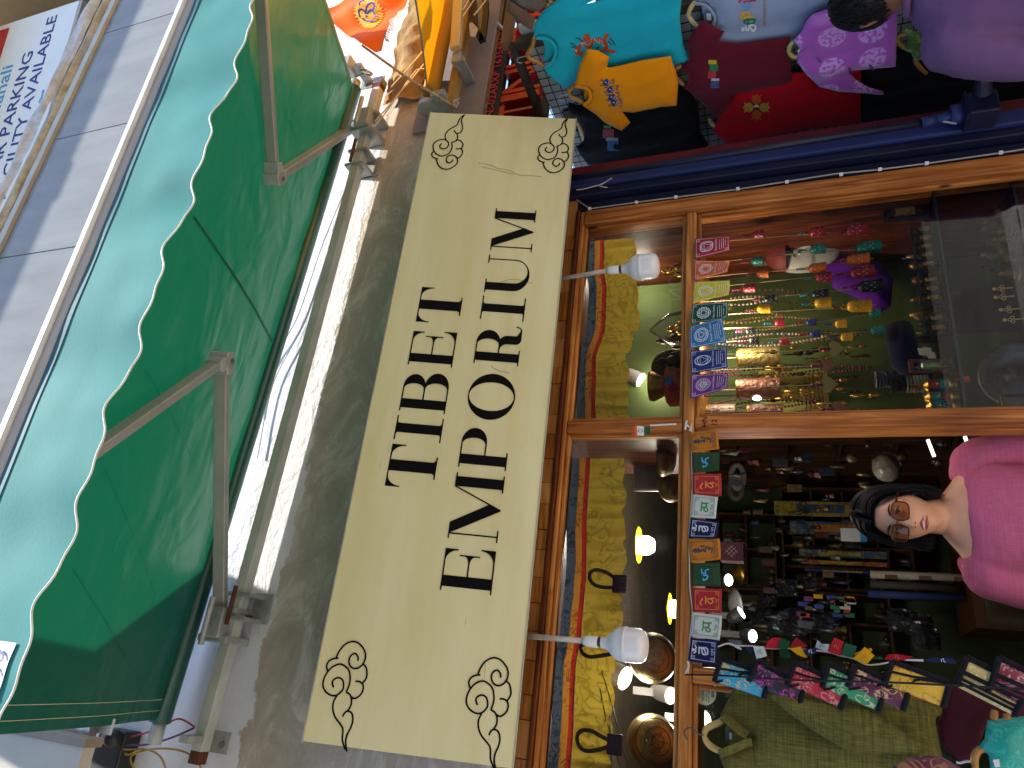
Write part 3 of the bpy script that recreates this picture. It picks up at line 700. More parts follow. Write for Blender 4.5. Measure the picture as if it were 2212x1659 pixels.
def L_M(w):
    return [[[(.095, .01), (.125, .01), (.125, .97), (.095, .97)]], [serif(0, .24, 0, 1)], [serif(0, .2, 1, 0)],
            [[(.10, 1), (.33, 1), (w/2+.075, .24), (w/2-.03, .01), (w/2-.05, .01)]],
            [[(w-.30, 1), (w-.27, 1), (w/2-.02, .01), (w/2-.05, .01)]],
            [[(w-.29, .01), (w-.08, .01), (w-.08, .99), (w-.29, .99)]], [serif(w-.36, w, 0, 1)], [serif(w-.29, w, 1, 0)]]
LET = dict(T=L_T, I=L_I, B=L_B, E=L_E, M=L_M, P=L_P, R=L_R, O=L_O, U=L_U)
def put_letter(ch, y0, y1, top, base):     # picture rows of its left and right end, top/base columns at its middle
    ym = (y0 + y1) / 2
    B0 = sgn(base(ym), ym); T0 = sgn(top(ym), ym); h = T0.y - B0.y
    l = sgn((top(y0)+base(y0))/2, y0).x; r = sgn((top(y1)+base(y1))/2, y1).x
    w = (r - l) / h
    b = MB()
    for k, loops in enumerate(LET[ch](w)):
        b.poly(lambda u, v, c: SG(l + u*h, B0.y + v*h, c), loops, .0012 + k*.00025)
    o = b.build('letter', INK, T); o['label'] = 'black serif capital %s on the cream board' % ch
    return B0.y, h
def lin(p, q): return lambda y: p[0] + (q[0]-p[0]) * (y-p[1]) / (q[1]-p[1])
tt, tb = lin((830, 1055), (912, 621)), lin((938, 1043), (1000, 643))
for ch, a, c in (('T', 1054, 963), ('I', 953, 901), ('B', 891, 806), ('E', 791, 716), ('T', 698, 623)): put_letter(ch, a, c, tt, tb)
et, eb = lin((950, 1274), (1072, 450)), lin((1061, 1286), (1159, 456))
for ch, a, c in (('E', 1280, 1186), ('M', 1168, 1025), ('P', 1013, 925), ('O', 907, 808), ('R', 788, 703), ('I', 692, 642), ('U', 634, 553), ('M', 543, 453)): put_letter(ch, a, c, et, eb)
CL = [[(1825,315),(1760,390),(1740,460),(1710,500),(1600,565),(1545,630),(1530,690),(1550,750)],
 [(1850,305),(1810,370),(1800,430),(1825,510),(1825,570),(1790,625),(1730,635),(1700,610),(1690,580)],
 [(1735,640),(1755,690),(1745,740),(1710,780),(1655,795)],
 [(1655,795),(1668,860),(1660,920),(1620,990),(1550,1025),(1480,1035),(1400,1000),(1350,940),(1330,870),(1345,810),(1400,765),(1480,743),(1550,755),(1600,805),(1600,850),(1570,895),(1520,910),(1470,895),(1448,860),(1480,815)],
 [(1735,765),(1780,755),(1835,790),(1858,840),(1840,890),(1790,910),(1735,907)], [(1830,900),(1860,950),(1855,1000),(1820,1055),(1775,1075)],
 [(1350,950),(1320,990),(1325,1035),(1370,1070),(1440,1088)],
 [(1410,1085),(1425,1150),(1470,1220),(1550,1265),(1640,1265),(1730,1220),(1780,1160),(1780,1090),(1740,1040),(1680,1020),(1620,1035),(1585,1080),(1590,1130),(1640,1160),(1690,1130),(1700,1095)]]
CL = [[sgn(999 + x/8.192, 216 + y/8.192) for x, y in s] for s in CL]
c0 = CL[0][0].copy(); CL = [[p - c0 for p in s] for s in CL]
def cloud(at, k, mir, lab):
    b = MB()
    for i, s in enumerate(CL):
        b.strip(SG, [(at.x + (-p.x if mir else p.x)*k, at.y + p.y*k) for p in catmull(s, 5)], .0052, .0012 + .0002*i)
    o = b.build('cloud_drawing', INK, T); o['label'] = lab
cloud(sgn(1001, 249), 1.02, False, 'line drawn cloud in the top right corner'); cloud(sgn(1224, 257), 1.0, False, 'line drawn cloud in the bottom right corner')
cloud(sgn(746, 1620), 1.03, True, 'line drawn cloud in the top left corner'); cloud(sgn(1068, 1662), 1.03, True, 'line drawn cloud in the bottom left corner')
# cracks in the sign film
for pts in ([(1033,352),(1060,357),(1075,364),(1100,368),(1120,378),(1150,380),(1170,382)], [(1040,360),(1065,366),(1090,372),(1110,378)],
            [(1060,790),(1075,800),(1100,806)], [(1082,610),(1110,603),(1150,612)], [(885,240),(900,250),(915,250)]):
    b = MB(); b.strip(SG, [sgn(p.x, p.y) for p in catmull([V((a, c, 0)) for a, c in pts], 5)], .0020, .0008); b.build('crack', M('film_crack', '#8f8458', .7), T)

# ================================================================ GREEN AWNING
AY = -.105
RW1, RW2 = P(765, 192, AY), P(345, 1560, AY)
AF = -1.2; ZF = P(205, 553, AF).z
X0, X1 = RW2.x + .01, RW1.x - .015
ZR = (RW1.z + RW2.z) / 2
def green():
    m = bpy.data.materials.new('green_awning_pvc'); t, N, L, B = nodes(m)
    tc = N.new('ShaderNodeTexCoord'); nz_ = N.new('ShaderNodeTexNoise'); nz_.inputs['Scale'].default_value = 3; nz_.inputs['Detail'].default_value = 7
    L.new(tc.outputs['Object'], nz_.inputs[0])
    mx = N.new('ShaderNodeMix'); mx.data_type = 'RGBA'; mx.inputs[6].default_value = (*s2l('#0b4c39'), 1); mx.inputs[7].default_value = (*s2l('#0f5540'), 1)
    L.new(nz_.outputs[0], mx.inputs[0]); L.new(mx.outputs[2], B.inputs['Base Color'])
    B.inputs['Roughness'].default_value = .30; B.inputs['Specular IOR Level'].default_value = .5
    mp = N.new('ShaderNodeMapping'); mp.inputs['Scale'].default_value = (1.2, 2.2, 1); mp.inputs['Rotation'].default_value = (0, 0, .5); L.new(tc.outputs['Object'], mp.inputs[0])
    n2 = N.new('ShaderNodeTexNoise'); n2.inputs['Scale'].default_value = 2.2; n2.inputs['Detail'].default_value = 2.5; n2.inputs['Distortion'].default_value = .5; L.new(mp.outputs[0], n2.inputs[0])
    bp = N.new('ShaderNodeBump'); bp.inputs['Strength'].default_value = .55; bp.inputs['Distance'].default_value = .05; L.new(n2.outputs[0], bp.inputs['Height']); L.new(bp.outputs[0], B.inputs['Normal'])
    tr = N.new('ShaderNodeBsdfTranslucent'); tr.inputs[0].default_value = (*s2l('#0a5f3f'), 1)
    ms = N.new('ShaderNodeMixShader'); ms.inputs[0].default_value = .18; L.new(B.outputs[0], ms.inputs[1]); L.new(tr.outputs[0], ms.inputs[2])
    L.new(ms.outputs[0], N['Material Output'].inputs[0]); return m
GREEN = green()
DGREEN = M('green_roll', '#0d4a38', .3, var=.25, scale=6, stretch=(.4, 3, 3), spec=.6)
VAL = fabric('valance_turquoise', '#3d8381', .75, .1, 120, .1, .1)
T = thing('green_awning', 'green folding arm awning with turquoise scalloped valance over the cream sign', 'awning', (1.2, AY, ZR))
def awn(s, t):
    x = X0 + (X1-X0)*s; y = AY + (AF-AY)*t; z = ZR + (RW1.z-RW2.z)*(s-.5)*(1-t) + (ZF-.005-ZR)*t
    z -= .03*math.sin(math.pi*t)*(1 + .3*nz((x*1.5, y*2)))
    z += .006*nz((x*2+y*3, y*1.2, 1)) + .004*nz((x*6, y*6, 4))*(1-t)
    return V((x, y, z))
b = MB(); b.grid(awn, 120, 50); b.build('canopy', GREEN, T, smooth=True, solid=.0)
def awp(s, t, c): return awn(s, t) - V((0, 0, c))
SEAM = M('dark_seam', '#07402f', .5)
def asl(x, y):      # picture point to canopy parameters
    best = None
    n = (V((X1, AF, ZF)) - V((X0, AY, ZR))).cross(V((1, 0, 0)))
    n = V((1, 0, 0)).cross(V((0, AF-AY, ZF-ZR))).normalized()
    q = PP(x, y, V((X0, AY, ZR)), n); return ((q.x-X0)/(X1-X0), (q.y-AY)/(AF-AY))
b = MB()
for a, c in (((404, 470), (585, 737)), ):
    pa, pc = asl(*a), asl(*c); b.strip(awp, [(pa[0] + (pc[0]-pa[0])*i/20, pa[1] + (pc[1]-pa[1])*i/20) for i in range(21)], .0035, .003)
b.build('seam', SEAM, T)
for a, c in (((545, 130), (660, 400)), ((300, 800), (420, 1010)), ((215, 1010), (340, 1290)), ((150, 1230), (310, 1480))):
    b = MB(); pa, pc = asl(*a), asl(*c); b.strip(awp, [(pa[0] + (pc[0]-pa[0])*i/20 + .0004*math.sin(i), pa[1] + (pc[1]-pa[1])*i/20) for i in range(21)], .0006, .002); b.build('crease', SEAM, T)
b = MB()
for i in (.010, .022):
    b.strip(lambda s, t, c: awn(s, t) - V((0, 0, c)), [(i, k/40) for k in range(41)], .0006, .003)
b.build('stitching', M('pale_stitch', '#b9b48a', .8), T)
b = MB(); b.strip(awp, [(.999, k/40) for k in range(41)], .006, .003); b.build('side_hem', M('grey_hem', '#6f7a72', .6), T)
b = MB(); b.tube([RW2 + V((.0, 0, 0)), RW1], .037, 18); b.build('fabric_roll', DGREEN, T, smooth=True)
for a_, c_ in ((RW2 - V((.07, 0, 0)), RW2 + V((.01, 0, 0))), (RW1, RW1 + V((.05, 0, 0)))): b = MB(); b.tube([a_, c_], .025, 14); b.build('roller_tube', STEEL, T, smooth=True)
# front bar
b = MB(); b.box((X0-.03, AF-.035, ZF-.035), (X1+.1, AF+.035, ZF+.0)); b.build('front_bar', M('front_bar_shaded_beige', '#b5aa9c', .5, var=.12, scale=4, stretch=(.4, 5, 5)), T, bevel=.008)  # bar face: its shade is put into the beige
b = MB()
for k in range(3): b.box((X0-.03, AF-.046, ZF+.001+k*.006), (X1+.1, AF-.03+.006*k, ZF+.0055+k*.006))
b.build('bar_channel', M('white_aluminium', '#eceae4', .35, .1), T)  # same bar's sunlit top, its brightness painted as white
zs = [P(*q, AF-.03).z for q in ((358, 570), (246, 860), (497, 187), (305, 705))]
ZV = sum(zs)/4; per = .215
def val(s, t):
    x = X0 - .02 + (X1-X0+.06)*s; ph = (x - P(497, 187, AF-.03).x)/per*math.tau
    drop = (ZF-.037 - ZV) * t
    wav = (.012*math.cos(ph) - .006*math.cos(2*ph)) * t*t
    y = AF - .03 + t*(.009*math.sin(ph*.5+.6) + .004*math.sin(ph)) + .003*nz((x*6, t*2, 3))
    return V((x, y, ZF-.037 - drop - wav))
b = MB(); b.grid(val, 300, 14); b.build('valance', VAL, T, smooth=True)
b = MB(); b.tube([val(i/300, 1.0) for i in range(301)], .0024, 5); b.build('valance_piping', M('white_piping', '#ded9cf', .7), T)
b = MB(); b.strip(lambda u, v, c: val(u, v) + V((0, c, 0)), [(i/100, .03) for i in range(101)], .08, -.002); b.build('valance_hem', M('hem_teal', '#1f5f6b', .7), T)
# printed patch on the valance at the left
def vpar(x, y):
    q = P(x, y, AF-.04); return ((q.x-(X0-.02))/(X1-X0+.06), (ZF-.037-q.z)/(ZF-.037-ZV))
pa = vpar(20, 1387)
def vfn(a, bb, c): return val(a/(X1-X0+.06), min(1, max(0, 1 - bb/(ZF-.037-ZV)))) + V((0, -c, 0))
ax = pa[0]*(X1-X0+.06); hV = ZF-.037-ZV
b = MB(); b.grid(lambda s, t: vfn(ax - .3*(1-s), hV*(.12 + .86*t), .003), 40, 10); b.build('white_patch', M('patch_white', '#e4e6ee', .5), T)
b = MB(); b.text(vfn, 'COMPANY', .095, ax-.03, hV*.66, .006, 'RIGHT'); b.build('lettering', NAVY, T); b = MB(); b.text(vfn, '88 90 90 99', .05, ax-.012, hV*.40, .006, 'RIGHT', sx=1.15); b.build('lettering', NAVY, T); b = MB(); b.text(vfn, '89 26 96 99', .05, ax-.012, hV*.16, .006, 'RIGHT', sx=1.15); b.build('lettering', NAVY, T)
# folding arms
n_aw = V((1, 0, 0)).cross(V((0, AF-AY, ZF-ZR))).normalized(); n_aw = n_aw if n_aw.z > 0 else -n_aw
po_a = V((X0, AY, ZR)) - n_aw*.075
def ap(x, y): return PP(x, y, po_a, n_aw)
SQ = M('arm_aluminium', '#a5a39a', .42, .3, col2='#8d8c84', scale=3, stretch=(1, 1, 1), bump=.05)
for w0, el, fe in (((778, 265), (592, 385), (566, 20)), ((475, 1345), (480, 778), (215, 965))):
    A, Eb, F = ap(*w0), ap(*el), ap(*fe); F = Eb + (F-Eb).normalized()*1.02*max(.66, (F-Eb).length)
    F = Eb + (F-Eb) * ((AF+.03-Eb.y)/(F-Eb).y)
    ar = MB(); ar.tube([Eb + n_aw*.034, Eb - n_aw*.034], .026, 14); ob = ar.build('arm', SQ, T, smooth=False)
    ob['_o'] = T['_o']
    k = MB(); k.beam(A, Eb, .030, .046, n_aw); o = k.build('arm_bar', SQ, ob, bevel=.004)
    k = MB(); k.beam(Eb, F, .028, .042, n_aw); o = k.build('arm_bar', SQ, ob, bevel=.004)
    d = (Eb - A).normalized()
    k = MB(); k.beam(A - d*.03, A + d*.05, .045, .066, n_aw); k.build('wall_joint', STEEL, ob, bevel=.004)
    k = MB(); k.beam(Eb - d*.05, Eb + d*.03, .045, .066, n_aw); d = (F-Eb).normalized(); k.beam(Eb - d*.02, Eb + d*.06, .042, .062, n_aw); k.build('elbow_joint', STEEL, ob, bevel=.004)
    k = MB()
    k.tube([Eb + n_aw*.042, Eb - n_aw*.042], .009, 8)
    k.build('pivot_bolt', M('bolt_steel', '#8c8c88', .4, .8), ob)
# square torsion bar on the wall
S1, S2 = P(818, 190, -.075), P(432, 1622, -.075)
SQB = M('torsion_bar_steel', '#c6c7be', .6, .0, col2='#a2a598', scale=8, stretch=(.6, 1, 1), bump=.15, bscale=60)
b = MB(); b.beam(S1, S2, .045, .045, (0, 0, 1)); b.build('torsion_bar', SQB, T, bevel=.003)
dS = (S2-S1).normalized()
b = MB(); b.beam(S2, S2 + dS*.04, .042, .042); b.beam(S1 - dS*.012, S1 + dS*.015, .047, .047); b.build('rusty_end', RUST, T)
b = MB(); b.beam(S1 - dS*.05, S1 - dS*.013, .05, .05); b.build('end_cap', M('grey_cap', '#8d929b', .4, .3), T)
for e in (P(790, 272, -.075), P(480, 1342, -.075)):
    b = MB(); b.box((e.x-.06, -.15, e.z-.06), (e.x+.045, -.095, e.z+.015)); b.box((e.x-.075, -.13, e.z-.085), (e.x-.05, .0, e.z+.045)); b.box((e.x+.03, -.12, e.z-.085), (e.x+.05, .0, e.z+.045))
    b.tube([e + V((-.09, -.11, -.03)), e + V((.075, -.11, -.03))], .011, 8); b.build('arm_bracket', STEEL, T, bevel=.004)
for e in (P(770, 350, -.06), P(518, 1308, -.06)):
    b = MB(); b.box((e.x-.055, -.105, e.z-.075), (e.x-.04, .0, e.z+.03)); b.box((e.x+.03, -.105, e.z-.075), (e.x+.045, .0, e.z+.03)); b.box((e.x-.055, -.012, e.z-.10), (e.x+.055, .0, e.z-.02)); b.build('wall_bracket', STEEL, T, bevel=.003)
    b = MB(); b.tube([e + V((-.075, -.085, -.035)), e + V((.06, -.085, -.035))], .008, 8); b.build('bolt', RUST, T)
for e, sgn_ in ((P(762, 168, -.1), 1), (P(395, 1590, -.1), -1)):
    b = MB(); b.box((e.x-.012, -.17, e.z-.09), (e.x+.012, -.03, e.z-.05)); b.box((e.x-.04, -.05, e.z-.16), (e.x+.03, -.045, e.z-.02)); b.build('roller_bracket', STEEL, T, bevel=.002)
    b = MB()
    for dz in (-.05, -.135): b.tube([V((e.x-.012, -.055, e.z+dz)), V((e.x-.012, -.04, e.z+dz))], .011, 8)
    b.build('bolt', M('bolt_steel', '#8c8c88', .4, .8), T)
# crank gearbox with eye
g = P(755, 158, -.14); b = MB(); b.box((g.x-.01, -.2, g.z-.03), (g.x+.06, -.11, g.z+.045)); b.build('gearbox', STEEL, T, bevel=.004)
e0, e1 = P(768, 165, -.2), P(786, 158, -.24); dd = (e1-e0).normalized(); c0_ = e1 + dd*.028
b = MB(); b.tube([e0, e1], .006, 8); ex = dd; ey = V((1, .0, .3)).cross(dd).normalized()
b.tube([c0_ + (ex*math.cos(t*.314) + ey*math.sin(t*.314))*.027 for t in range(20)], .006, 8, closed=True); b.build('crank_eye', M('zinc_eye', '#b9c4cb', .3, .9), T, smooth=True)

# lamps hanging from rods under the sign
def bulb(rod_x, top, nk, tip, lab, Y):
    a, c, e = P(*top, Y), P(*nk, Y), P(*tip, Y)
    T = thing('rod_lamp', lab, 'lamp', a, 'unlit bulbs on rods under the sign')
    ax = V((0, 0, -1)); L_ = c.z - e.z
    WH = M('bulb_plastic_white', '#dedad0', .4, var=.08); ENA = M('rod_enamel', '#cfc8bc', .5, col2='#8f8678', scale=30, stretch=(1, 1, .3))
    b = MB(); b.tube([V((c.x, Y, c.z + .055)), V((c.x, Y + .03, SB.z + .06))], .0085, 10); b.build('rod', ENA, T, smooth=True)
    b = MB(); b.lathe((c.x, Y, c.z + .062), ax, [(.011, 0), (.015, .01), (.0165, .02), (.0165, .045), (.0155, .046)], 16); b.build('holder', WH, T, smooth=True)
    b = MB(); b.lathe((c.x, Y, c.z + .018), ax, [(.0155, 0), (.0135, .002), (.0135, .014)], 14); b.build('screw_cap', BLACKM, T)
    k = L_ / .150; r = .055*k
    b = MB(); b.lathe((c.x, Y, c.z + .006), ax, [(.0155, 0), (.018, .012), (.024, .024), (r*.62, .034*k), (r*.84, .045*k), (r*.97, .062*k), (r*1.0, .076*k), (r*1.02, .077*k), (r*1.02, .086*k), (r*.99, .087*k)], 28, False); b.build('bulb_base', WH, T, smooth=True)
    b = MB(); b.lathe((c.x, Y, c.z + .006), ax, [(r*.985, .087*k), (r*.985, .122*k), (r*.95, .134*k), (r*.84, .145*k), (r*.6, .152*k), (r*.3, .1555*k), (0, .1562*k)], 28, False)
    b.build('diffuser', M('bulb_diffuser', '#e2ddd8', .25, var=.03, spec=.5), T, smooth=True)
bulb(0, (1216, 592), (1347, 581), (1425, 575), 'unlit white bulb on a rod in front of the right transom window', -.10)
bulb(0, (1143, 1380), (1303, 1388), (1401, 1391), 'unlit white bulb on a grimy rod in front of the left transom window', -.10)

# ================================================================ flag, yellow awning, lantern
T = thing('orange_flag', 'orange triangular satin flag with a blue om in a yellow sun', 'flag', P(800, 60, -.45))
FLM = fabric('orange_satin', '#f7701a', .38, .12, 200, .08, .3, trans=.3)
FY = -.42
def fl(x, y, c=0):
    q = P(x, y, FY); d = .03*math.sin(x*.045 + y*.02) + .015*math.sin(y*.11 - x*.03); return q + V((0, d - c, 0))
poly = [(692, 22), (697, 38), (735, 62), (780, 97), (808, 108), (820, 104), (828, 86), (845, 60), (862, 30), (872, 8), (880, -12), (760, -14), (720, 8)]
b = MB(); vs = cloth([P(x, y, FY) for x, y in poly], (0, -1, 0), .012, 0.0, .02, None)
mb = MB()
def unfl(p):
    # small waves by picture-independent position
    return p + V((0, .012*math.sin(p.x*24 + p.z*10) + .005*math.sin(p.z*36 - p.x*14), 0))
mb.add([unfl(p) for p in vs.v], vs.f); mb.build('cloth', FLM, T, smooth=True)
def ffn(x, y, c): return unfl(P(x, y, FY)) + V((0, -c, 0))
def px_circ(cx, cy, r, n=40, e=1.0): return [(cx + r*math.cos(math.tau*i/n), cy + r*e*math.sin(math.tau*i/n)) for i in range(n)]
b = MB(); pts = []
for i in range(64):
    r = 32 if i % 2 else 25; pts.append((798 + r*math.cos(math.tau*i/64), 31 + r*1.05*math.sin(math.tau*i/64)))
b.poly(ffn, pts, .004); b.build('sun_print', M('sun_yellow', '#e79a22', .5, col2='#e8c13a', scale=25), T)
b = MB(); b.poly(ffn, px_circ(798, 31, 21), .006); b.build('sun_disc', M('sun_yellow2', '#f0c63e', .5, col2='#e89a20', scale=25), T)
OMS = [[(781, 34), (784, 28), (790, 28), (794, 34), (797, 40), (799, 30)], [(797, 37), (800, 46), (808, 47), (812, 38), (808, 30)], ]
b = MB()
for s, wd in (([(781, 42), (780, 33), (785, 28), (791, 30), (793, 37), (793, 40)], 3.2), ([(793, 38), (797, 30), (803, 26), (808, 28), (811, 36), (808, 44), (799, 47), (789, 46), (785, 42)], 3.4),
              ([(793, 30), (796, 22), (801, 17), (808, 14), (812, 18), (808, 24), (801, 25)], 3.2), ([(783, 22), (784, 16), (789, 12), (794, 12)], 2.6)):
    b.strip(ffn, [(p.x, p.y) for p in catmull([V((a, c, 0)) for a, c in s], 5)], wd, .018)
b.build('om_print', M('om_blue', '#3b3fae', .5), T)
b = MB(); rnd = random.Random(3)
for i in range(90):
    t = i / 90; x = 874 - 46*t + 4*math.sin(t*20); y = 5 + 82*t
    p0_ = ffn(x, y, 0); p1_ = ffn(x + 8 + rnd.uniform(-1, 2), y + 4 + rnd.uniform(-2, 2), .004); b.tube([p0_, p1_], .0012, 3, cap=False)
b.build('fringe', M('flag_fringe', '#dcb7a5', .8), T)
b = MB(); b.tube([P(782, 98, FY), P(880, 168, -.32), P(988, 235, -.2)], [.0055, .0065, .007], 8)
tag(b.build('flag_stick', M('flag_stick_wood', '#8b5e3c', .7, col2='#d9b48a', scale=20, stretch=(3, 3, 3)), None, loc=P(880, 168, -.3)), 'thin wooden stick carrying the orange flag, tied to the yellow awning end', 'stick')

YA = -.075
T = thing('yellow_awning', 'yellow folding awning of the neighbour with brown roll and pale arm', 'awning', P(940, 190, -.12))
YM = fabric('yellow_canvas', '#f0a708', .6, .1, 200, .1, .1, trans=.18)
ya = P(932, 196, YA); yx0 = ya.x - .02
def ywn(s, t): return V((yx0 + 2.6*s, YA - 1.25*t, ya.z + .02 - .40*t - .03*math.sin(math.pi*t) + .01*nz((s*9, t*3, 8))))
b = MB(); b.grid(ywn, 50, 30); b.build('canopy', YM, T, smooth=True)
b = MB(); b.strip(lambda s, t, c: ywn(s, t) + V((0, 0, -c)), [(.0, i/30) for i in range(31)], .012, .003); b.build('side_hem', M('grey_hem', '#6f7a72', .6), T)
b = MB(); b.tube([V((yx0+.0, YA, ya.z)), V((yx0+2.6, YA, ya.z))], .042, 18); b.build('fabric_roll', M('yellow_roll', '#c88a10', .5, var=.2, scale=5, stretch=(.3, 3, 3)), T, smooth=True)
b = MB(); q0 = P(930, 221, YA); b.lathe((q0.x-.05, YA, ya.z-.005), (1, 0, 0), [(.03, 0), (.052, .003), (.052, .03), (.03, .032)], 22); b.box((q0.x-.045, -.15, ya.z-.12), (q0.x-.015, -.02, ya.z-.05)); b.build('end_cap', STEEL, T)
yb1, yb2 = P(975, 228, -.08), P(1017, 0, -.08)
b = MB(); b.beam(yb1 , yb2 + (yb2-yb1)*.6, .05, .035, (0, 0, 1)); b.build('wall_bar', M('dry_wood_bar', '#b98e4a', .85, col2='#8b6a38', scale=14, stretch=(2, 8, 8), bump=.2), T)
e = P(985, 128, -.14); b = MB(); b.box((e.x-.035, -.16, e.z-.03), (e.x+.03, -.09, e.z+.015)); b.box((e.x-.045, -.165, e.z-.06), (e.x-.034, -.02, e.z)); b.build('arm_bracket', STEEL, T, bevel=.005)
a1_, a2_ = P(984, 105, -.18), P(994, -40, -.2)
b = MB(); b.beam(a1_, a2_, .05, .03, (0, 1, 0)); b.build('arm_bar', M('cream_alu', '#cdb787', .4, .3, var=.1), T, bevel=.004)
b = MB()
for s in ([(845, 188), (880, 150), (912, 112)], [(855, 210), (890, 170), (916, 138)], [(858, 208), (886, 168), (900, 150), (918, 148)], [(858, 208), (830, 240), (810, 262)], [(855, 212), (828, 250), (806, 275)]):
    b.tube([P(x, y, -.12) for x, y in s], .0035, 5)
tag(b.build('twine', M('twine_cream', '#d8c59a', .9), None, loc=P(860, 200, -.12)), 'cream twine stretched between the two awnings', 'twine')
b = MB()
for s in ([(1000, 22), (1012, 0)], [(1000, 35), (1030, -10)], [(1024, 33), (1050, 0)]): b.tube([P(x, y, -.2) for x, y in s], .0035, 5)
tag(b.build('twine', MATS['twine_cream'], None, loc=P(1012, 10, -.2)), 'cream twine beside the dark hexagonal lantern', 'twine')
b = MB(); b.tube(catmull([P(x, y, -.25) for x, y in ((978, 222), (984, 214), (990, 222), (985, 230), (980, 222), (988, 215), (993, 213))], 4), .0028, 5)
tag(b.build('knot_string', M('string', '#b9b0a0', .9), None, loc=P(985, 222, -.25)), 'white string knotted round the flag stick end', 'string')
T = thing('solar_lantern', 'dark framed hexagonal lantern with patterned panes under the yellow awning', 'lantern', P(1030, 50, -.1))
b = MB(); LP = [(1022, 0), (1026, 60), (1042, 90), (1050, 30), (1048, -10)]
for a, c in zip(LP, LP[1:]): b.beam(P(*a, -.12), P(*c, -.12), .014, .03)
b.build('frame', BLACKM, T)
b = MB(); b.poly(lambda x, y, c: P(x, y, -.1+c), [(1023, 0), (1026, 58), (1041, 82), (1047, 30), (1045, -8)], 0, .01); b.build('pane', M('lantern_pane', '#7d787a', .25, col2='#a58f95', scale=18), T)
b = MB(); b.poly(lambda x, y, c: P(x, y, -.14+c), [(1013, 50), (1020, 48), (1033, 62), (1027, 80), (1016, 78)], 0, .03); b.build('clip', M('clip_grey', '#b5afa5', .5), T)
b = MB(); b.tube(catmull([P(x, y, .02) for x, y in ((1046, -20), (1050, 0), (1056, 22), (1075, 52), (1092, 70), (1107, 98))], 6), .011, 8)
tag(b.build('white_cable', M('cable_white', '#b5aeac', .5), None, loc=P(1075, 52, .02)), 'thick white cable hanging in front of the black number board', 'cable')

# left end: neighbour light box, plate, wires
T = thing('left_light_box', 'beige light box sign with mirror steel side at the awning left end', 'light box', P(100, 1600, -.6))
Yb = -.5; xb = P(221, 1604, Yb).x; zbx = P(221, 1604, Yb).z; c1 = P(203, 1545, Yb); c2 = P(193, 1594, Yb)
b = MB(); b.box((xb-1.6, Yb-.06, zbx), (xb, Yb-.02, zbx+1.6)); b.build('front_panel', M('lightbox_beige', '#b7b0a0', .45, col2='#a8a193', scale=3), T)
b = MB(); b.box((xb-.01, Yb, c1.z), (c1.x, Yb+.03, c1.z+1.6)); b.build('mirror_strip', M('mirror_steel', '#b8aa9c', .12, .95, var=.35, scale=4, stretch=(1, 1, 6), bump=.3, bscale=6), T)
b = MB(); b.box((xb-.012, Yb-.065, zbx-.004), (xb+.012, Yb-.001, zbx+1.6)); b.build('corner_trim', M('trim_tan', '#8a7a68', .5), T)
b = MB(); g1, g2 = P(203, 1545, Yb+.05), P(240, 1588, Yb+.05); b.box((g2.x, Yb+.04, g2.z), (g1.x, Yb+.05, g1.z+.05)); b.build('mount_plate', M('plate_grey', '#aeb4b0', .5), T)
T = thing('junction_box', 'black electrical box on the white wall among loose wires', 'junction box', P(250, 1610, -.05))
b = MB(); q = P(240, 1618, -.03); b.box((q.x-.09, -.08, q.z-.10), (q.x+.07, 0, q.z+.03)); b.build('case', BLACKM, T, bevel=.008)
b = MB(); q = P(250, 1592, -.08); b.tube([q + V((0, -.01, .02)), q + V((0, -.05, -.05))], .03, 10); b.build('socket', BLACKM, T, smooth=True)
for nm, colr, lab, pts in (('red_wire', '#b83b52', 'red wire running to the awning motor', [(215, 1610), (245, 1600), (290, 1590), (340, 1575), (385, 1553), (420, 1570)]),
                      ('purple_wire', '#4d3a63', 'purple wire below the awning roller end', [(240, 1604), (280, 1610), (330, 1606), (380, 1590), (420, 1572)]),
                      ('yellow_wire', '#b99a34', 'yellow wire looping on the white wall', [(236, 1572), (250, 1585), (262, 1600), (262, 1620), (275, 1630), (290, 1625), (300, 1618)]),
                      ('brown_wire', '#a8803a', 'long brown wire curling over the white wall', [(222, 1608), (260, 1618), (320, 1620), (350, 1640), (360, 1680)]),
                      ('brown_wire', '#a8803a', 'brown wire loop left of the square bar', [(300, 1680), (282, 1640), (300, 1625), (350, 1617), (400, 1625), (430, 1650), (438, 1690)])):
    b = MB(); b.tube(catmull([P(x, y, -.05 - .02*(i % 2)) for i, (x, y) in enumerate(pts)], 8), .0035, 6)
    tag(b.build(nm, M('wire_' + colr, colr, .5), None, loc=P(*pts[1], -.05)), lab, 'wire')
for k, (pts, lab) in enumerate(((((772, 348), (700, 520), (640, 690), (575, 800), (553, 900)), 'thin cord slanting over the sunlit white wall, upper strand'), (((772, 350), (712, 540), (655, 700), (590, 830), (556, 990)), 'thin knotted cord slanting over the sunlit white wall, lower strand'))):
    b = MB(); b.tube(catmull([P(x, y, -.012) for x, y in pts], 6), .0022, 5)
    tag(b.build('cord', M('cord_grey', '#9a938a', .9), None, loc=P(*pts[0], -.01)), lab, 'cord')
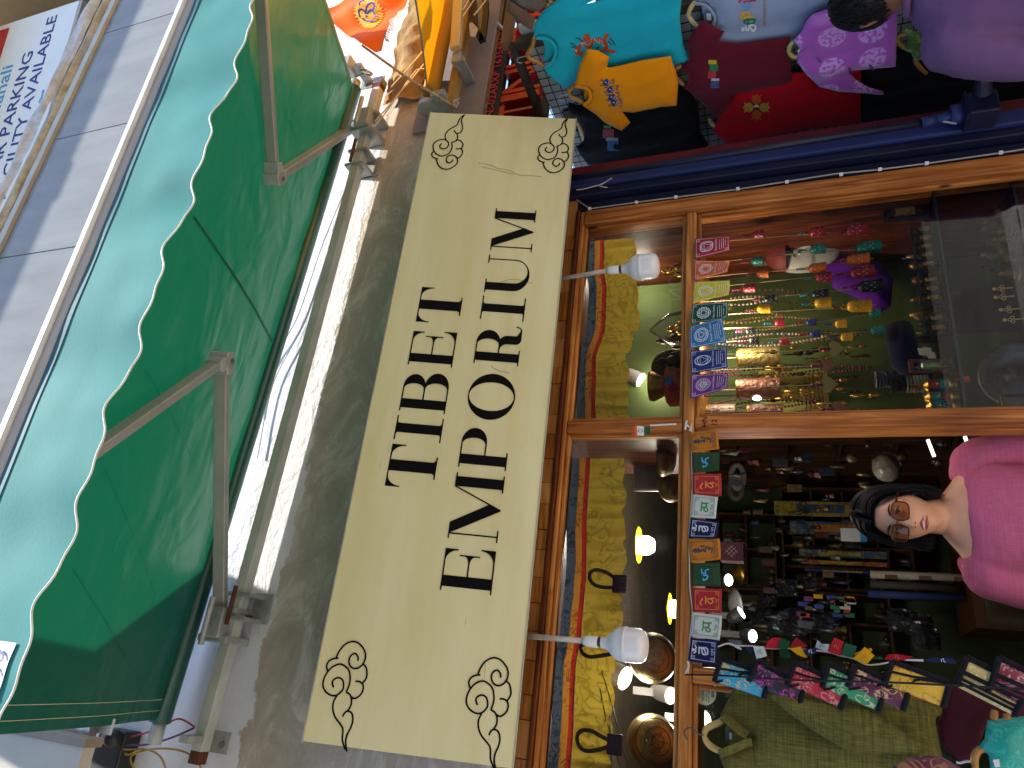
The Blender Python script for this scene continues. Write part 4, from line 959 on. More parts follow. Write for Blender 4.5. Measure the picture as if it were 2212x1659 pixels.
# ================================================================ TIMBER SHOPFRONT
WX = woodmat('pine_across', '#d8934c', '#b36f30', 0); WZ = woodmat('pine_upright', '#cf8742', '#a9622a', 2)
WDK = woodmat('pine_dark', '#7a3d1a', '#54260f', 0, .42); WDKZ = woodmat('pine_dark_upright', '#7a3d1a', '#54260f', 2, .42)
WPL = [woodmat('plank_%d' % i, c, d, 0, .4, False) for i, (c, d) in enumerate((('#c08447', '#a3682f'), ('#b87a3e', '#96591f'), ('#cb9152', '#b0733a')))]
PANE = glassmat('shop_window_glass', (.88, .90, .89), 1.38)
T = thing('timber_shopfront', 'varnished pine shopfront with glazed display windows below the cream sign', 'shopfront', (.9, 0, 2.16))
def rail(name, a, c, mat, bev=.004): b = MB(); b.box(a, c); return b.build(name, mat, T, bevel=bev)
rail('top_rail', (-1.0, -.012, 2.6045), (1.836, .09, 2.6205), WDK); rail('top_rail', (-1.0, 0, 2.588), (1.836, .09, 2.604), WX)
rail('middle_rail', (-1.0, -.004, 2.137), (1.765, .09, 2.176), WX, .008)
rail('right_stile', (1.766, -.006, .12), (1.836, .09, 2.5875), WZ, .006)
rail('transom_mullion', (.862, 0, 2.177), (.908, .088, 2.5875), WZ, .006)
rail('door_post', (.866, -.006, .12), (.914, .10, 2.136), WZ, .005)
rail('left_door_post', (.075, -.004, .12), (.122, .10, 2.136), WZ, .005); rail('left_mullion', (-.95, 0, .12), (-.9, .088, 2.5875), WZ)
rail('bottom_rail', (.915, -.004, .12), (1.765, .09, .5), WX); rail('bottom_rail', (-.899, -.004, .12), (.074, .09, .5), WX)
def beads(x0, x1, z0, z1, w=.014):
    rail('bead', (x0, .012, z1-w), (x1, .034, z1), WX, .004); rail('bead', (x0, .012, z0), (x1, .034, z0+w), WX, .004)
    rail('bead', (x0, .012, z0+w+.0005), (x0+w, .034, z1-w-.0005), WZ, .004); rail('bead', (x1-w, .012, z0+w+.0005), (x1, .034, z1-w-.0005), WZ, .004)
for (x0, x1, z0, z1) in ((.9085, 1.7655, 2.1765, 2.5875), (-.8995, .8615, 2.1765, 2.5875), (.9145, 1.7655, .5005, 2.1365), (-.8995, .0745, .5005, 2.1365)):
    beads(x0, x1, z0, z1); b = MB(); b.box((x0+.004, .036, z0+.004), (x1-.004, .040, z1-.004)); b.build('window_pane', PANE, T)
# wooden lining seen behind the panes
rail('side_lining', (1.767, .0905, .12), (1.80, .52, 2.587), WDKZ, 0); rail('head_lining', (-.9, .0905, 2.588), (1.766, .3, 2.62), WDK, 0)
rail('transom_shelf', (.92, .0905, 2.14), (1.766, .5, 2.172), WX, 0); rail('transom_shelf', (-.9, .0905, 2.14), (.86, .36, 2.172), WX, 0)
rail('transom_divider', (.866, .0905, 2.173), (.904, .5, 2.587), WDKZ, 0)
GREENB = M('green_backboard', '#4c5a2a', .8, var=.15, scale=3)
rail('display_back', (1.10, .5, .5), (1.766, .52, 2.587), GREENB, 0)
rail('display_floor', (.93, .1005, .86), (1.766, .499, .9), WX, 0)
# wood look planks over the frame
ys = [380, 432, 512, 543, 598, 633, 694, 732, 796, 830, 897, 939, 991, 1043, 1090, 1145, 1189, 1249, 1304, 1366, 1429, 1504, 1559, 1644, 1730]
xsP = [P(1235 - (y-460)*.065, y, 0).x for y in ys]
for i in range(len(xsP)-1):
    b = MB(); d = .002*((i*7) % 3); b.box((xsP[i+1]+.0012, -.004-d, 2.621), (xsP[i]-.0012, .02, 2.70)); b.build('plank', WPL[i*5 % 3], T)
b = MB(); b.box((-1.4, .012, 2.6209), (2.0, .022, 2.72)); b.build('plank_backing', M('grey_joint', '#8f8a80', .8), T)
b = MB(); b.text(lambda u, v, c: V((u, -.0075-c, v)), 'HN', .026, .872, 2.095, 0); b.build('pencil_writing', INK, T); b = MB(); b.text(lambda u, v, c: V((u, -.0075-c, v)), '12', .024, .876, 2.064, 0); b.build('pencil_writing', INK, T)
# cable clipped along the frame
pts = [P(x, y, -.01) for x, y in ((1243, 430), (1258, 440), (1274, 451), (1375, 437), (1460, 426), (1593, 409), (1800, 376), (1901, 366), (2002, 353), (2162, 330), (2240, 318))]
b = MB(); b.tube(pts, .0028, 6); T = thing('clipped_cable', 'thin pale cable clipped along the edge of the wooden window frame', 'cable', pts[0]); b.build('cable', M('cable_pale', '#9e9589', .6), T)
for x, y in ((1274, 451), (1375, 437), (1460, 426), (1594, 408), (1700, 393), (1817, 377), (1901, 366), (2002, 353), (2162, 330)):
    c = P(x, y, -.012); b = MB(); b.box(c - V((.004, .006, .006)), c + V((.004, .004, .006))); b.build('clip', M('clip_white', '#dfe2e4', .4), T)
# little things on the frame
T = thing('paper_flag', 'small orange white green paper flag with a blue wheel on a white stick', 'flag', P(1385, 925, -.02))
A_, B_, C_, D_ = P(1364, 944, -.02), P(1363, 922, -.018), P(1404, 919, -.016), P(1404, 938, -.03)
def pf(s, t, c=0): return (A_.lerp(D_, s)).lerp(B_.lerp(C_, s), t) - V((0, c + .006*math.sin(s*6), 0))
for i, (nm, cl) in enumerate((('saffron_band', '#e0612a'), ('white_band', '#dcdad6'), ('green_band', '#1f6a3f'))):
    b = MB(); b.grid(lambda s, t: pf((i+s)/3, t), 6, 4); b.build(nm, M(nm, cl, .7), T)
b = MB(); b.strip(lambda u, v, c: pf(u, v, c), px_circ(.5, .5, .11, 20, 1.6), .03, .002, True); b.build('wheel_print', NAVY, T)
b = MB(); b.tube([P(1404, 919, -.018), P(1461, 916, -.012)], .003, 6); b.build('stick', M('stick_white', '#dcd8d2', .5), T)
b = MB(); b.tube([P(*q, -.012) for q in ((1480, 928), (1483, 909), (1481, 917), (1493, 925), (1489, 930))], .0035, 5)
tag(b.build('white_tie', M('tie_white', '#d8d4cc', .8), None, loc=P(1485, 920, -.01)), 'white knotted tie at the crossing of post and middle rail', 'string')
T = thing('round_sticker', 'round cream survey sticker with Hindi lettering on the lower left pane', 'sticker', P(1521, 1497, .03))
o = P(1522, 1496.5, .0355); fr = Fr(o - V((0, .0, 0)), (1, 0, 0), (0, 0, 1)); R_ = (P(1522, 1470, .0355) - P(1522, 1523, .0355)).length/2
b = MB(); b.poly(fr, px_circ(0, 0, R_, 40), .0006); b.build('disc', M('sticker_cream', '#d9d9a8', .5, var=.05), T)
b = MB(); b.text(fr, 'जनगणना', R_*.3, 0, R_*.32, .0012, 'CENTER'); b.build('red_lettering', RED, T)
b = MB(); b.text(fr, 'सर्वेक्षण', R_*.36, 0, R_*.0, .0012, 'CENTER'); b.build('green_lettering', M('letter_green', '#1c6a3a', .6), T)
b = MB()
for k, t in enumerate(('हम महिला, सुधार एवं', 'की अलग अलग करते हैं')): b.text(fr, t, R_*.17, 0, -R_*(.22+.2*k), .0012, 'CENTER')
b.build('black_lettering', INK, T)
for k, cl in enumerate(('#c23b4c', '#2f5fa8', '#d98a2e', '#7a2f6a', '#2a3c7a')):
    b = MB(); b.poly(fr, [(R_*(-.3+.13*k), -R_*.82), (R_*(-.2+.13*k), -R_*.82), (R_*(-.21+.13*k), -R_*.58), (R_*(-.29+.13*k), -R_*.58)], .0012); b.build('figure_print', M('fig_'+cl, cl, .6), T)
for s in (-1, 1):
    b = MB(); b.strip(fr, px_circ(s*R_*.45, R_*.68, R_*.13, 20), R_*.07, .0012, True); b.build('emblem_ring', NAVY, T)

# ================================================================ CURTAIN VALANCES behind the transom panes
YEL = brocade('yellow_silk', '#d2b542', '#b3972f', 14, .6, .45, None, .3); GOLD = brocade('gold_silk', '#cf9038', '#a0602a', 30, .5, .45, None, .4)
REDB = brocade('red_silk', '#c23428', '#8f1f20', 40, .7, .45, None, .4); BLUB = brocade('slate_silk', '#5a6c82', '#32435a', 26, .5, .5, None, .3)
def curtain(xa, xb, dips, lab, seed):
    T = thing('pleated_valance', lab, 'curtain', ((xa+xb)/2, .12, 2.5), 'brocade valances behind the transom glass')
    def dip(x):
        for (u, z1), (v, z2) in zip(dips, dips[1:]):
            if u <= x <= v: t = (x-u)/(v-u); return z1 + (z2-z1)*(3*t*t-2*t**3)
        return dips[0][1] if x < dips[0][0] else dips[-1][1]
    n = int((xb-xa)*240)
    def band(z0, z1, amp, fr_, mat, name, y0):
        def f(s, t):
            x = xa + (xb-xa)*s; d = dip(x)
            ph = x*fr_ + 2.2*nz((x*5, seed, 0)) + seed
            pl = (abs(math.sin(ph))**.6*1.6 - .8 + .5*math.sin(ph*2.3)) * amp * (.25 + .75*t)
            ex = nz((x*18, t*3, seed))*amp*.7
            low = (nz((x*7, 3.3, seed))*.012 + .006*math.sin(ph)) * t if name == 'ruffle' else 0
            return V((x + math.cos(ph)*amp*.35*t, y0 - pl - ex, z0 + (z1-z0)*t + d + low))
        b = MB(); b.grid(f, n, 12 if name == 'ruffle' else 3); b.build(name, mat, T, smooth=True)
    band(2.586, 2.551, .003, 16, BLUB, 'slate_band', .102); band(2.553, 2.528, .003, 16, GOLD, 'gold_band', .099)
    band(2.529, 2.512, .003, 16, REDB, 'red_band', .097); band(2.513, 2.385, .010, 58, YEL, 'ruffle', .104)
curtain(.925, 1.755, [(.92, -.004), (1.1, .006), (1.2, .012), (1.34, -.016), (1.5, -.012), (1.62, .006), (1.76, .012)], 'yellow pleated brocade valance in the right transom window', 1.)
curtain(-.88, .80, [(-.9, .0), (-.12, .0), (.09, .006), (.2, -.004), (.37, -.008), (.6, .004), (.8, .006)], 'yellow pleated brocade valance in the left transom window', 4.)

# ================================================================ CARDS hung along the middle rail
class Patch:
    def __init__(s, LT, RT, RB, LB, curl=.006, seed=0., Yt=-.02, Yb=-.03):
        s.c = [P(*LT, Yt), P(*RT, Yt), P(*RB, Yb), P(*LB, Yb)]; s.curl = curl; s.seed = seed
        s.w = (s.c[1]-s.c[0]).length; s.h = (s.c[3]-s.c[0]).length
    def __call__(s, a, t, c=0.):
        p = (s.c[0].lerp(s.c[1], a)).lerp(s.c[3].lerp(s.c[2], a), t)
        n = (s.c[1]-s.c[0]).cross(s.c[0]-s.c[3]).normalized()
        d = s.curl*(math.sin(a*math.pi*1.0 + s.seed)*t + .8*t*t*(a-.5)*math.sin(s.seed*3))
        return p + n*(d + c)
    def body(s, name, mat, T, thick=.0012):
        b = MB(); b.grid(lambda a, t: s(a, t, 0), 8, 10); b.f = [f[::-1] for f in b.f]; return b.build(name, mat, T, solid=thick, smooth=True)
    def txt(s, b, t, size, a, tt, c=.0009, align='CENTER'):
        k = size / s.w; kk = size / s.h
        vs, fs = textmesh(t, align); b.add([s(a + p.x*k, tt - p.y*kk, c) for p in vs], fs)
    def line(s, b, pts, wd, c=.0007, closed=False):      # pts in card units, width in metres
        P3 = [V((p[0]*s.w, p[1]*s.h)) for p in pts]
        b.strip(lambda u, v, cc: s(u/s.w, v/s.h, cc), P3, wd, c, closed)
def sub(pts, n=3):
    o = []
    for a, c in zip(pts, pts[1:]): o += [(a[0]+(c[0]-a[0])*i/n, a[1]+(c[1]-a[1])*i/n) for i in range(n)]
    return o + [pts[-1]]
def border(pt, b, m=.07, w=.0012, corner=.13):
    mx_, my = m, m*pt.w/pt.h
    for q in ((mx_, my, 1-mx_, my), (mx_, 1-my, 1-mx_, 1-my), (mx_, my, mx_, 1-my), (1-mx_, my, 1-mx_, 1-my)): pt.line(b, sub([(q[0], q[1]), (q[2], q[3])], 6), w)
    for sx in (0, 1):
        for sy in (0, 1):
            for k in (.25, .55, .85):
                a = mx_ + corner*k; c = my + corner*k*pt.w/pt.h
                X = lambda v: 1-v if sx else v
                Yq = lambda v: 1-v if sy else v
                pt.line(b, [(X(a), Yq(my)), (X(a), Yq(c)), (X(mx_), Yq(c))], w*.9, .0009)
CS = 'prayer cards hung along the middle rail'
WPR = M('white_print', '#d6dbe0', .7, var=.05)
def k5(x, y): return (1485.1 + x/5.1214, 432 + y/5.1214)
def k6(x, y): return (1485.1 + x/5.1214, 702 + y/5.1214)
CH = [('Root Chakra', '#a02631', [k5(80,650), k5(85,430), k5(470,402), k5(470,560)], 'red', 4), ('Sacral Chakra', '#c9602a', [k5(72,888), k5(80,668), k5(462,655), k5(455,815)], 'orange', 6),
      ('Solar Plexus Chakra', '#bdb22a', [k5(55,1138), k5(75,905), k5(465,887), k5(455,1050)], 'yellow', 10), ('Heart Chakra', '#1f4a37', [k5(35,1370), k5(55,1150), k5(450,1135), k5(435,1300)], 'dark green', 12),
      ('Throat Chakra', '#33709c', [k5(28,1645), k5(25,1400), k5(392,1318), k5(425,1555)], 'sky blue', 16), ('Third Eye Chakra', '#27346e', [k6(42,540), k6(30,290), k6(440,248), k6(445,470)], 'indigo', 2), ('Crown Chakra', '#6d3479', [k6(35,815), k6(40,550), k6(440,512), k6(450,720)], 'purple', 20)]
for i, (nm, cl, q, word, pet) in enumerate(CH):
    pt = Patch(*q, curl=.012, seed=i*1.3, Yt=-.022, Yb=-.034 - .004*(i % 2)); T = thing('chakra_card', '%s card printed with the white %s symbol on the middle rail' % (word, nm), 'card', (pt.c[0]+pt.c[1])/2, CS)
    pt.body('card', fabric('card_' + word, cl, .8, .08, 260, .1, .1), T)
    b = MB(); border(pt, b, .055, .0011, .16)
    asp = pt.w/pt.h; cx, cy, r = .5, .34, .27
    C = lambda rr, n=40, ph=0: [(cx + rr*math.cos(math.tau*j/n+ph), cy + rr*asp*math.sin(math.tau*j/n+ph)) for j in range(n)]
    if pet == 20:
        for k in range(14):
            a = math.tau*k/14; pt.line(b, [(cx + (r*.72 + .34*r*math.cos(t*math.tau/14))*math.cos(a) - .36*r*math.sin(t*math.tau/14)*math.sin(a), cy + asp*((r*.72 + .34*r*math.cos(t*math.tau/14))*math.sin(a) + .36*r*math.sin(t*math.tau/14)*math.cos(a))) for t in range(14)], .0011, .0007+k*.00003, True)
        vs, fs = textmesh('ॐ', 'CENTER'); kk = r*.95; b.add([pt(cx + p.x*kk, cy + .12*asp - p.y*kk*asp, .0008) for p in vs], fs)
    else:
        if pet == 2:
            for k in range(2): pt.line(b, [(cx + r*.78*math.sin(t*math.pi/12)*(1 if k else -1)*(1 if True else 0), cy + asp*r*1.15*math.cos(t*math.pi/12)) for t in range(13)], .0028, .0007+k*.0001)
        else:
            pt.line(b, [(cx + r*(1 + .16*abs(math.sin(pet*a/2)) - .08)*math.cos(a), cy + asp*r*(1 + .16*abs(math.sin(pet*a/2)) - .08)*math.sin(a)) for a in [math.tau*j/120 for j in range(120)]], .0024 if pet > 5 else .003, .0007, True)
        pt.line(b, C(r*.78), .0022, .0009, True)
        if pet == 6: pt.line(b, C(r*.55), .0018, .001, True)
        else: pt.line(b, sub(C(r*.74, 3, -math.pi/2 + math.pi) + C(r*.74, 3, -math.pi/2 + math.pi)[:1], 5), .0014, .001)
        if pet == 12: pt.line(b, sub(C(r*.74, 3, -math.pi/2) + C(r*.74, 3, -math.pi/2)[:1], 5), .0014, .0012)
        if pet == 16: pt.line(b, C(r*.34), .0014, .0012, True)
    b.build('symbol_print', WPR, T)
    b = MB(); pt.txt(b, nm, pt.w*(.105 if len(nm) > 13 else .125), .5, .64); b.build('name_print', WPR, T)
    b = MB(); rr = random.Random(i)
    for k in range(4):
        x = .2 + .04*(k == 3)*3
        while x < .8 - .12*(k == 3):
            wd = rr.uniform(.03, .09); pt.line(b, [(x, .72 + .055*k), (x+wd, .72 + .055*k)], .0016); x += wd + .022
    stuff(b.build('small_print', WPR, T))
# mantra cards: strokes of the syllables in card units
OMG = [[(.50,.10),(.46,.14),(.50,.18),(.54,.14),(.50,.10)], [(.36,.17),(.44,.24),(.52,.22),(.62,.24),(.68,.18)], [(.66,.34),(.36,.36),(.62,.36),(.58,.44),(.40,.48),(.36,.56),(.46,.58),(.60,.50),(.62,.36)], [(.62,.36),(.64,.56),(.60,.64),(.44,.66),(.36,.62)]]
MAG = [[(.28,.38),(.42,.40),(.72,.40)], [(.44,.40),(.46,.56),(.36,.66),(.28,.60),(.34,.50),(.46,.54)], [(.62,.40),(.62,.52),(.56,.60),(.46,.56)], [(.62,.40),(.66,.68)]]
NIG = [[(.30,.34),(.36,.26),(.48,.32),(.58,.36)], [(.34,.46),(.66,.46)], [(.56,.46),(.44,.54),(.36,.62),(.42,.70),(.54,.66),(.56,.52)], [(.56,.60),(.60,.76)]]
PADG = [[(.24,.40),(.30,.52),(.44,.56),(.46,.40)], [(.24,.40),(.34,.42)], [(.46,.40),(.46,.56)], [(.52,.38),(.74,.36)], [(.56,.38),(.54,.50),(.66,.50),(.72,.62)]]
HUMG = [[(.50,.12),(.46,.16),(.50,.20),(.54,.16),(.50,.12)], [(.40,.20),(.50,.25),(.60,.20)], [(.38,.30),(.62,.30)], [(.58,.30),(.44,.38),(.56,.44),(.40,.50)], [(.40,.52),(.60,.54),(.62,.62),(.50,.64),(.60,.68),(.52,.74),(.34,.70)], [(.66,.38),(.69,.40),(.66,.42),(.66,.38)], [(.66,.46),(.69,.48),(.66,.50),(.66,.46)]]
def m1(x, y): return (1485.1 + x/5.1214, 918.1 + y/5.1214)
def m2(x, y): return (1485.1 + x/5.1214, 1215.1 + y/5.1214)
MC = [('HUM', HUMG, '#b9701a', '#2b3550', [m1(45,305), m1(20,80), m1(332,58), m1(352,265)], 'orange HUM card beside the door post'),
      ('PADME', PADG, '#27452a', '#55a9cf', [m1(55,530), m1(48,308), m1(347,290), m1(355,512)], 'dark green PADME card between the orange card at the door post and a red card'),
      ('NI', NIG, '#a02b31', '#dd8a3a', [m1(57,770), m1(55,540), m1(372,540), m1(372,782)], 'red NI card between the green card near the door post and a white card'),
      ('MA', MAG, '#c2c0b8', '#2f8a45', [m1(38,1020), m1(60,765), m1(340,795), m1(312,1035)], 'white MA card nearer the door post'),
      ('OM', OMG, '#1c2146', '#c9cdd6', [m1(10,1255), m1(35,1022), m1(347,1065), m1(320,1262)], 'navy OM card beside the middle orange card'),
      ('HUM', HUMG, '#b9701a', '#2b3550', [m1(35,1525), m1(5,1262), m1(355,1258), m1(365,1485)], 'orange HUM card in the middle of the row above the doorway'),
      ('PADME', PADG, '#27452a', '#55a9cf', [m2(50,262), m2(40,8), m2(362,5), m2(364,258)], 'dark green PADME card beside the middle orange card'),
      ('NI', NIG, '#a02b31', '#dd8a3a', [m2(57,545), m2(52,278), m2(380,292), m2(382,560)], 'red NI card farther from the door post'),
      ('MA', MAG, '#c2c0b8', '#2f8a45', [m2(38,815), m2(50,550), m2(380,588), m2(355,862)], 'white MA card farther from the door post, next to the end card'),
      ('OM', OMG, '#1c2146', '#c9cdd6', [m2(5,1090), m2(35,830), m2(345,865), m2(320,1138)], 'navy OM card at the end of the row above the brocade wallets')]
for i, (tx, gl, cl, ink, q, lab) in enumerate(MC):
    pt = Patch(*q, curl=.007, seed=i*1.9, Yt=-.016, Yb=-.022 - .004*(i % 3)); T = thing('mantra_card', lab, 'card', (pt.c[0]+pt.c[1])/2, CS)
    pt.body('card', fabric('mantra_' + cl, cl, .85, .06, 260, .12, .1), T)
    im = M('mantra_ink_' + (ink if tx != 'PADME' else 'brown'), ink if tx != 'PADME' else '#4f4234', .7, var=.05)
    b = MB(); border(pt, b, .12, .0012, .17); pt.line(b, [(.48, .875), (.5, .90), (.52, .875)], .0012); pt.txt(b, tx, pt.w*.17, .5, .86); b.build('border_print', im, T)
    b = MB()
    for k, s in enumerate(gl):
        n = len(s); pp = [(p.x, p.y) for p in catmull([V((a, c, 0)) for a, c in s], 4)]
        pt.line(b, pp, [pt.w*(.045 + .03*math.sin(math.pi*j/len(pp))) for j in range(len(pp))] if False else pt.w*.055, .0008 + .0001*k)
    b.build('syllable_print', M('syl_' + ink, ink, .7, var=.05), T)
b = MB(); b.tube([P(x, y, -.012) for x, y in ((1493, 915), (1494, 990), (1496, 1050), (1488, 1160), (1490, 1270), (1496, 1320), (1490, 1380), (1489, 1420), (1487, 1455))], .0018, 5)
tag(b.build('card_cord', M('cord_white', '#cfcac0', .9), None, loc=P(1493, 990, -.012)), 'thin white cord carrying the mantra cards above the doorway', 'cord')

# ================================================================ THINGS IN THE TRANSOM WINDOWS
BRASS = M('brass', '#b48a3c', .3, .9, col2='#7a5a22', scale=25, bump=.25, bscale=60); BRZ = M('dark_bronze', '#54452c', .4, .8, col2='#2a2216', scale=30, bump=.5, bscale=50)
GOLDM = M('polished_gold', '#e0b040', .18, 1., var=.1)
BAG = glassmat('clear_bag', (.9, .92, .9), 1.25, .10, (.75, .77, .77))
def vase(name, lab, cat, cx, base_z, Y, prof, neck, mats, grp=None):
    T = thing(name, lab, cat, (cx, Y, base_z), grp)
    b = MB(); b.lathe((cx, Y, base_z), (0, 0, 1), prof, 28); b.build('body', mats[0], T, smooth=True)
    b = MB(); b.lathe((cx, Y, base_z), (0, 0, 1), neck, 28); b.build('neck', mats[1], T, smooth=True)
    return T
q = P(1453, 492, .26)
PZ_ = 2.174
T = vase('red_pot', 'red painted pot with gold neck and an endless knot in the right transom window', 'pot', q.x, PZ_, .26, [(.05, 0), (.085, .02), (.095, .06), (.09, .10), (.06, .125)], [(.058, .122), (.05, .135), (.045, .15), (.06, .165), (.075, .185), (.078, .19)],
         (M('pot_red', '#8c2620', .35, col2='#6d1a18', scale=20), BRASS))
b = MB(); fr = Fr((q.x-.035, .26-.099, PZ_+.065), (1, -.35, 0), (0, 0, 1))
for k, s in enumerate(([(-.03, .02), (.03, -.02)], [(-.03, -.02), (.03, .02)], [(-.02, .03), (.02, -.03)], [(.02, .03), (-.02, -.03)], [(-.03, .02), (-.045, .03), (-.03, .04), (-.02, .03)], [(.03, -.02), (.045, -.03), (.03, -.04), (.02, -.03)], [(-.03, -.02), (-.045, -.03), (-.03, -.04), (-.02, -.03)], [(.03, .02), (.045, .03), (.03, .04), (.02, .03)])):
    b.strip(fr, s, .009, .002 + .0006*k)
b.build('knot_print', M('knot_teal', '#3f8f92', .4, col2='#c9a23a', scale=40), T)
q = P(1448, 833, .24)
T = vase('orange_vase', 'orange floral vase with a worn gold neck behind the right transom pane', 'vase', q.x, PZ_, .24, [(.07, 0), (.08, .01), (.082, .09), (.07, .10)], [(.045, .098), (.042, .11), (.06, .15), (.058, .165)], (M('vase_orange', '#cf5a2c', .4, var=.15), BRASS))
for k, (a, z, r, c) in enumerate(((-2.1, .065, .019, '#b02a3a'), (-1.45, .035, .018, '#b02a3a'), (-1.75, .08, .016, '#3a78a4'), (-2.5, .035, .013, '#3a78a4'), (-1.1, .07, .012, '#2f7a3c'))):
    b = MB()
    def vf(u, v, c_): aa = a + u/.083; return V((q.x + (.0835+c_)*math.cos(aa), .24 + (.0835+c_)*math.sin(aa), PZ_ + z + v))
    b.poly(vf, [(r*(1 + .25*math.cos(7*t))*math.cos(t), r*(1 + .25*math.cos(7*t))*math.sin(t)) for t in [math.tau*j/28 for j in range(28)]], .0005 + k*.0002); b.build('flower_print', M('flower_'+c, c, .5, var=.3, scale=60), T)
def buddha(name, lab, cat, q, s, mat, grp=None, extra=None):     # small seated figure
    T = thing(name, lab, cat, q, grp)
    b = MB(); b.lathe(q, (0, 0, 1), [(.42*s, 0), (.46*s, .06*s), (.40*s, .12*s)], 18); b.build('base', mat, T)
    b = MB(); b.ball(q + V((0, 0, .24*s)), s, 14, 8, (.40, .26, .13)); b.ball(q + V((0, 0, .48*s)), s, 14, 8, (.22, .15, .28)); b.ball(q + V((-.24*s, -.02*s, .42*s)), s, 8, 6, (.07, .08, .2)); b.ball(q + V((.24*s, -.02*s, .42*s)), s, 8, 6, (.07, .08, .2)); b.build('body', mat, T, smooth=True)
    b = MB(); b.ball(q + V((0, -.02*s, .84*s)), s, 14, 8, (.12, .13, .15)); b.ball(q + V((0, 0, .99*s)), s, 8, 6, (.06, .06, .07)); b.build('head', mat, T, smooth=True)
    return T
q = P(1490, 580, .2); buddha('gold_figurine', 'shiny gold seated figurine beside the right hanging bulb', 'figurine', V((q.x, .2, PZ_)), .12, GOLDM)
q = P(1462, 700, .22); T = buddha('bagged_buddha', 'golden figurine inside a pointed clear plastic bag', 'figurine', V((q.x-.02, .22, PZ_)), .10, GOLDM)
b = MB(); b.lathe((q.x-.02, .22, PZ_), (0, 0, 1), [(.055, 0), (.07, .03), (.065, .09), (.03, .14), (.004, .17)], 14); b.build('bag', BAG, T, smooth=True)
q = P(1450, 735, .3); buddha('bronze_idol', 'dark bronze idol with raised hand behind the bagged golden figurine', 'figurine', V((q.x, .3, PZ_)), .15, BRZ)
q = P(1465, 775, .16); T = buddha('carved_idol', 'weathered bronze seated idol with a halo between the vase and the bagged figurine', 'figurine', V((q.x, .18, PZ_)), .13, BRZ)
b = MB(); b.lathe((q.x, .22, PZ_+.085), (0, 1, 0), [(.07, 0), (.075, .004), (.065, .012)], 24); b.build('halo', BRZ, T)
for (x, y, s, lab) in ((1385, 510, 1.0, 'dark wooden box high in the right transom window'),):
    q = P(x, y, .38); b = MB(); b.box(q - V((.05, .04, .06)), q + V((.05, .04, .05))); tag(b.build('wood_box', M('dark_red_wood', '#4f2a1c', .5), None, loc=q, bevel=.006), lab, 'box')
def mask(name, lab, q, s, skin, hair, grp=None, band=None):
    T = thing(name, lab, 'mask', q, grp)
    def f(u, v):
        a = (u - .5)*math.pi; z = (v - .5)*2; w_ = math.sqrt(max(0, 1 - abs(z)**2.4))*(.62 + .12*(z > -.2))
        x = math.sin(a)*w_; y = -math.cos(a)*.5*(1 - .35*z*z)*(.3 + .7*w_)
        y -= .22*math.exp(-((x/.12)**2 + ((z+.05)/.25)**2)) - .06*math.exp(-(((abs(x)-.25)/.13)**2 + ((z-.18)/.1)**2)) + .05*math.exp(-((x/.2)**2 + ((z+.45)/.09)**2))
        return q + V((x*s, y*s, z*s))
    b = MB(); b.grid(f, 24, 32); b.build('face', skin, T, smooth=True)
    for sx in (-1, 1):
        b = MB(); b.ball(q + V((sx*.25*s, -.40*s, .17*s)), s*.10, 10, 6, (1, .5, .45)); b.build('eye', M('mask_eye', '#d8d2c8', .3), T, smooth=True)
        b = MB(); b.ball(q + V((sx*.25*s, -.435*s, .17*s)), s*.045, 8, 5, (1, .6, 1)); b.build('pupil', INK, T)
        b = MB(); b.tube(catmull([q + V((sx*x_*s, -.46*s, z_*s)) for x_, z_ in ((.1, .30), (.25, .36), (.42, .28))]), s*.025, 6); b.build('brow', hair, T)
    b = MB(); b.ball(q + V((0, -.47*s, -.45*s)), s*.15, 12, 6, (1, .4, .4)); b.build('lips', M('mask_lips', '#8f2a2c', .4), T, smooth=True)
    b = MB(); b.grid(lambda u, v: q + V((math.sin((u-.5)*3.1)*.74*s*math.sqrt(max(.02, 1-v*v*.8)), -math.cos((u-.5)*3.1)*.55*s*math.sqrt(max(.02, 1-v*v*.8)) - .02, (.55 + .55*v)*s)), 20, 8); b.build('hair' if band is None else 'crown', band or hair, T, smooth=True)
    return T
HAIRM = M('carved_hair', '#2a1a16', .5, bump=.5, bscale=90)
q = P(1400, 535, .42); mask('wall_mask', 'brown carved face mask hanging half behind the yellow valance', q, .065, M('mask_brown', '#6d5540', .5), HAIRM)
# spotlights and lit lamps inside the shop
LIT = M('lit_lamp', (1, .97, .9), .4, var=0, emit=4.); LITW = M('lit_lamp_warm', (1, .86, .6), .4, var=0, emit=1.6); YSH = M('yellow_shade', '#e8d200', .5, var=0, emit=.55)
def spot(name, lab, q, d, r, mat, body, grp=None, ln=.10):
    T = thing(name, lab, 'lamp', q, grp); d = V(d).normalized()
    b = MB(); b.lathe(q, d, [(r*.75, -ln), (r*.95, -ln*.6), (r, 0), (r*.9, .002)], 20, True); b.build('housing', body, T, smooth=False)
    b = MB(); b.lathe(q, d, [(r*.86, .003), (r*.8, .006), (.001, .007)], 20, False); b.build('lens', mat, T)
    b = MB(); b.beam(q - d*ln*.5 + V((0, 0, .0)), q - d*ln*.5 + V((0, 0, .12)), .03, .02, (0, 1, 0)); b.build('bracket', body, T); return T
WHB = M('lamp_white', '#c9c6c6', .4, var=.05)
q = P(1395, 1178, .75); T = thing('yellow_shade_lamp', 'glowing white bulb with a flat yellow shade in the left transom window', 'lamp', q)
b = MB(); b.lathe(q + V((0, 0, .028)), (0, 0, 1), [(.001, .012), (.075, 0), (.077, .002), (.001, .016)], 28); b.build('shade', YSH, T)
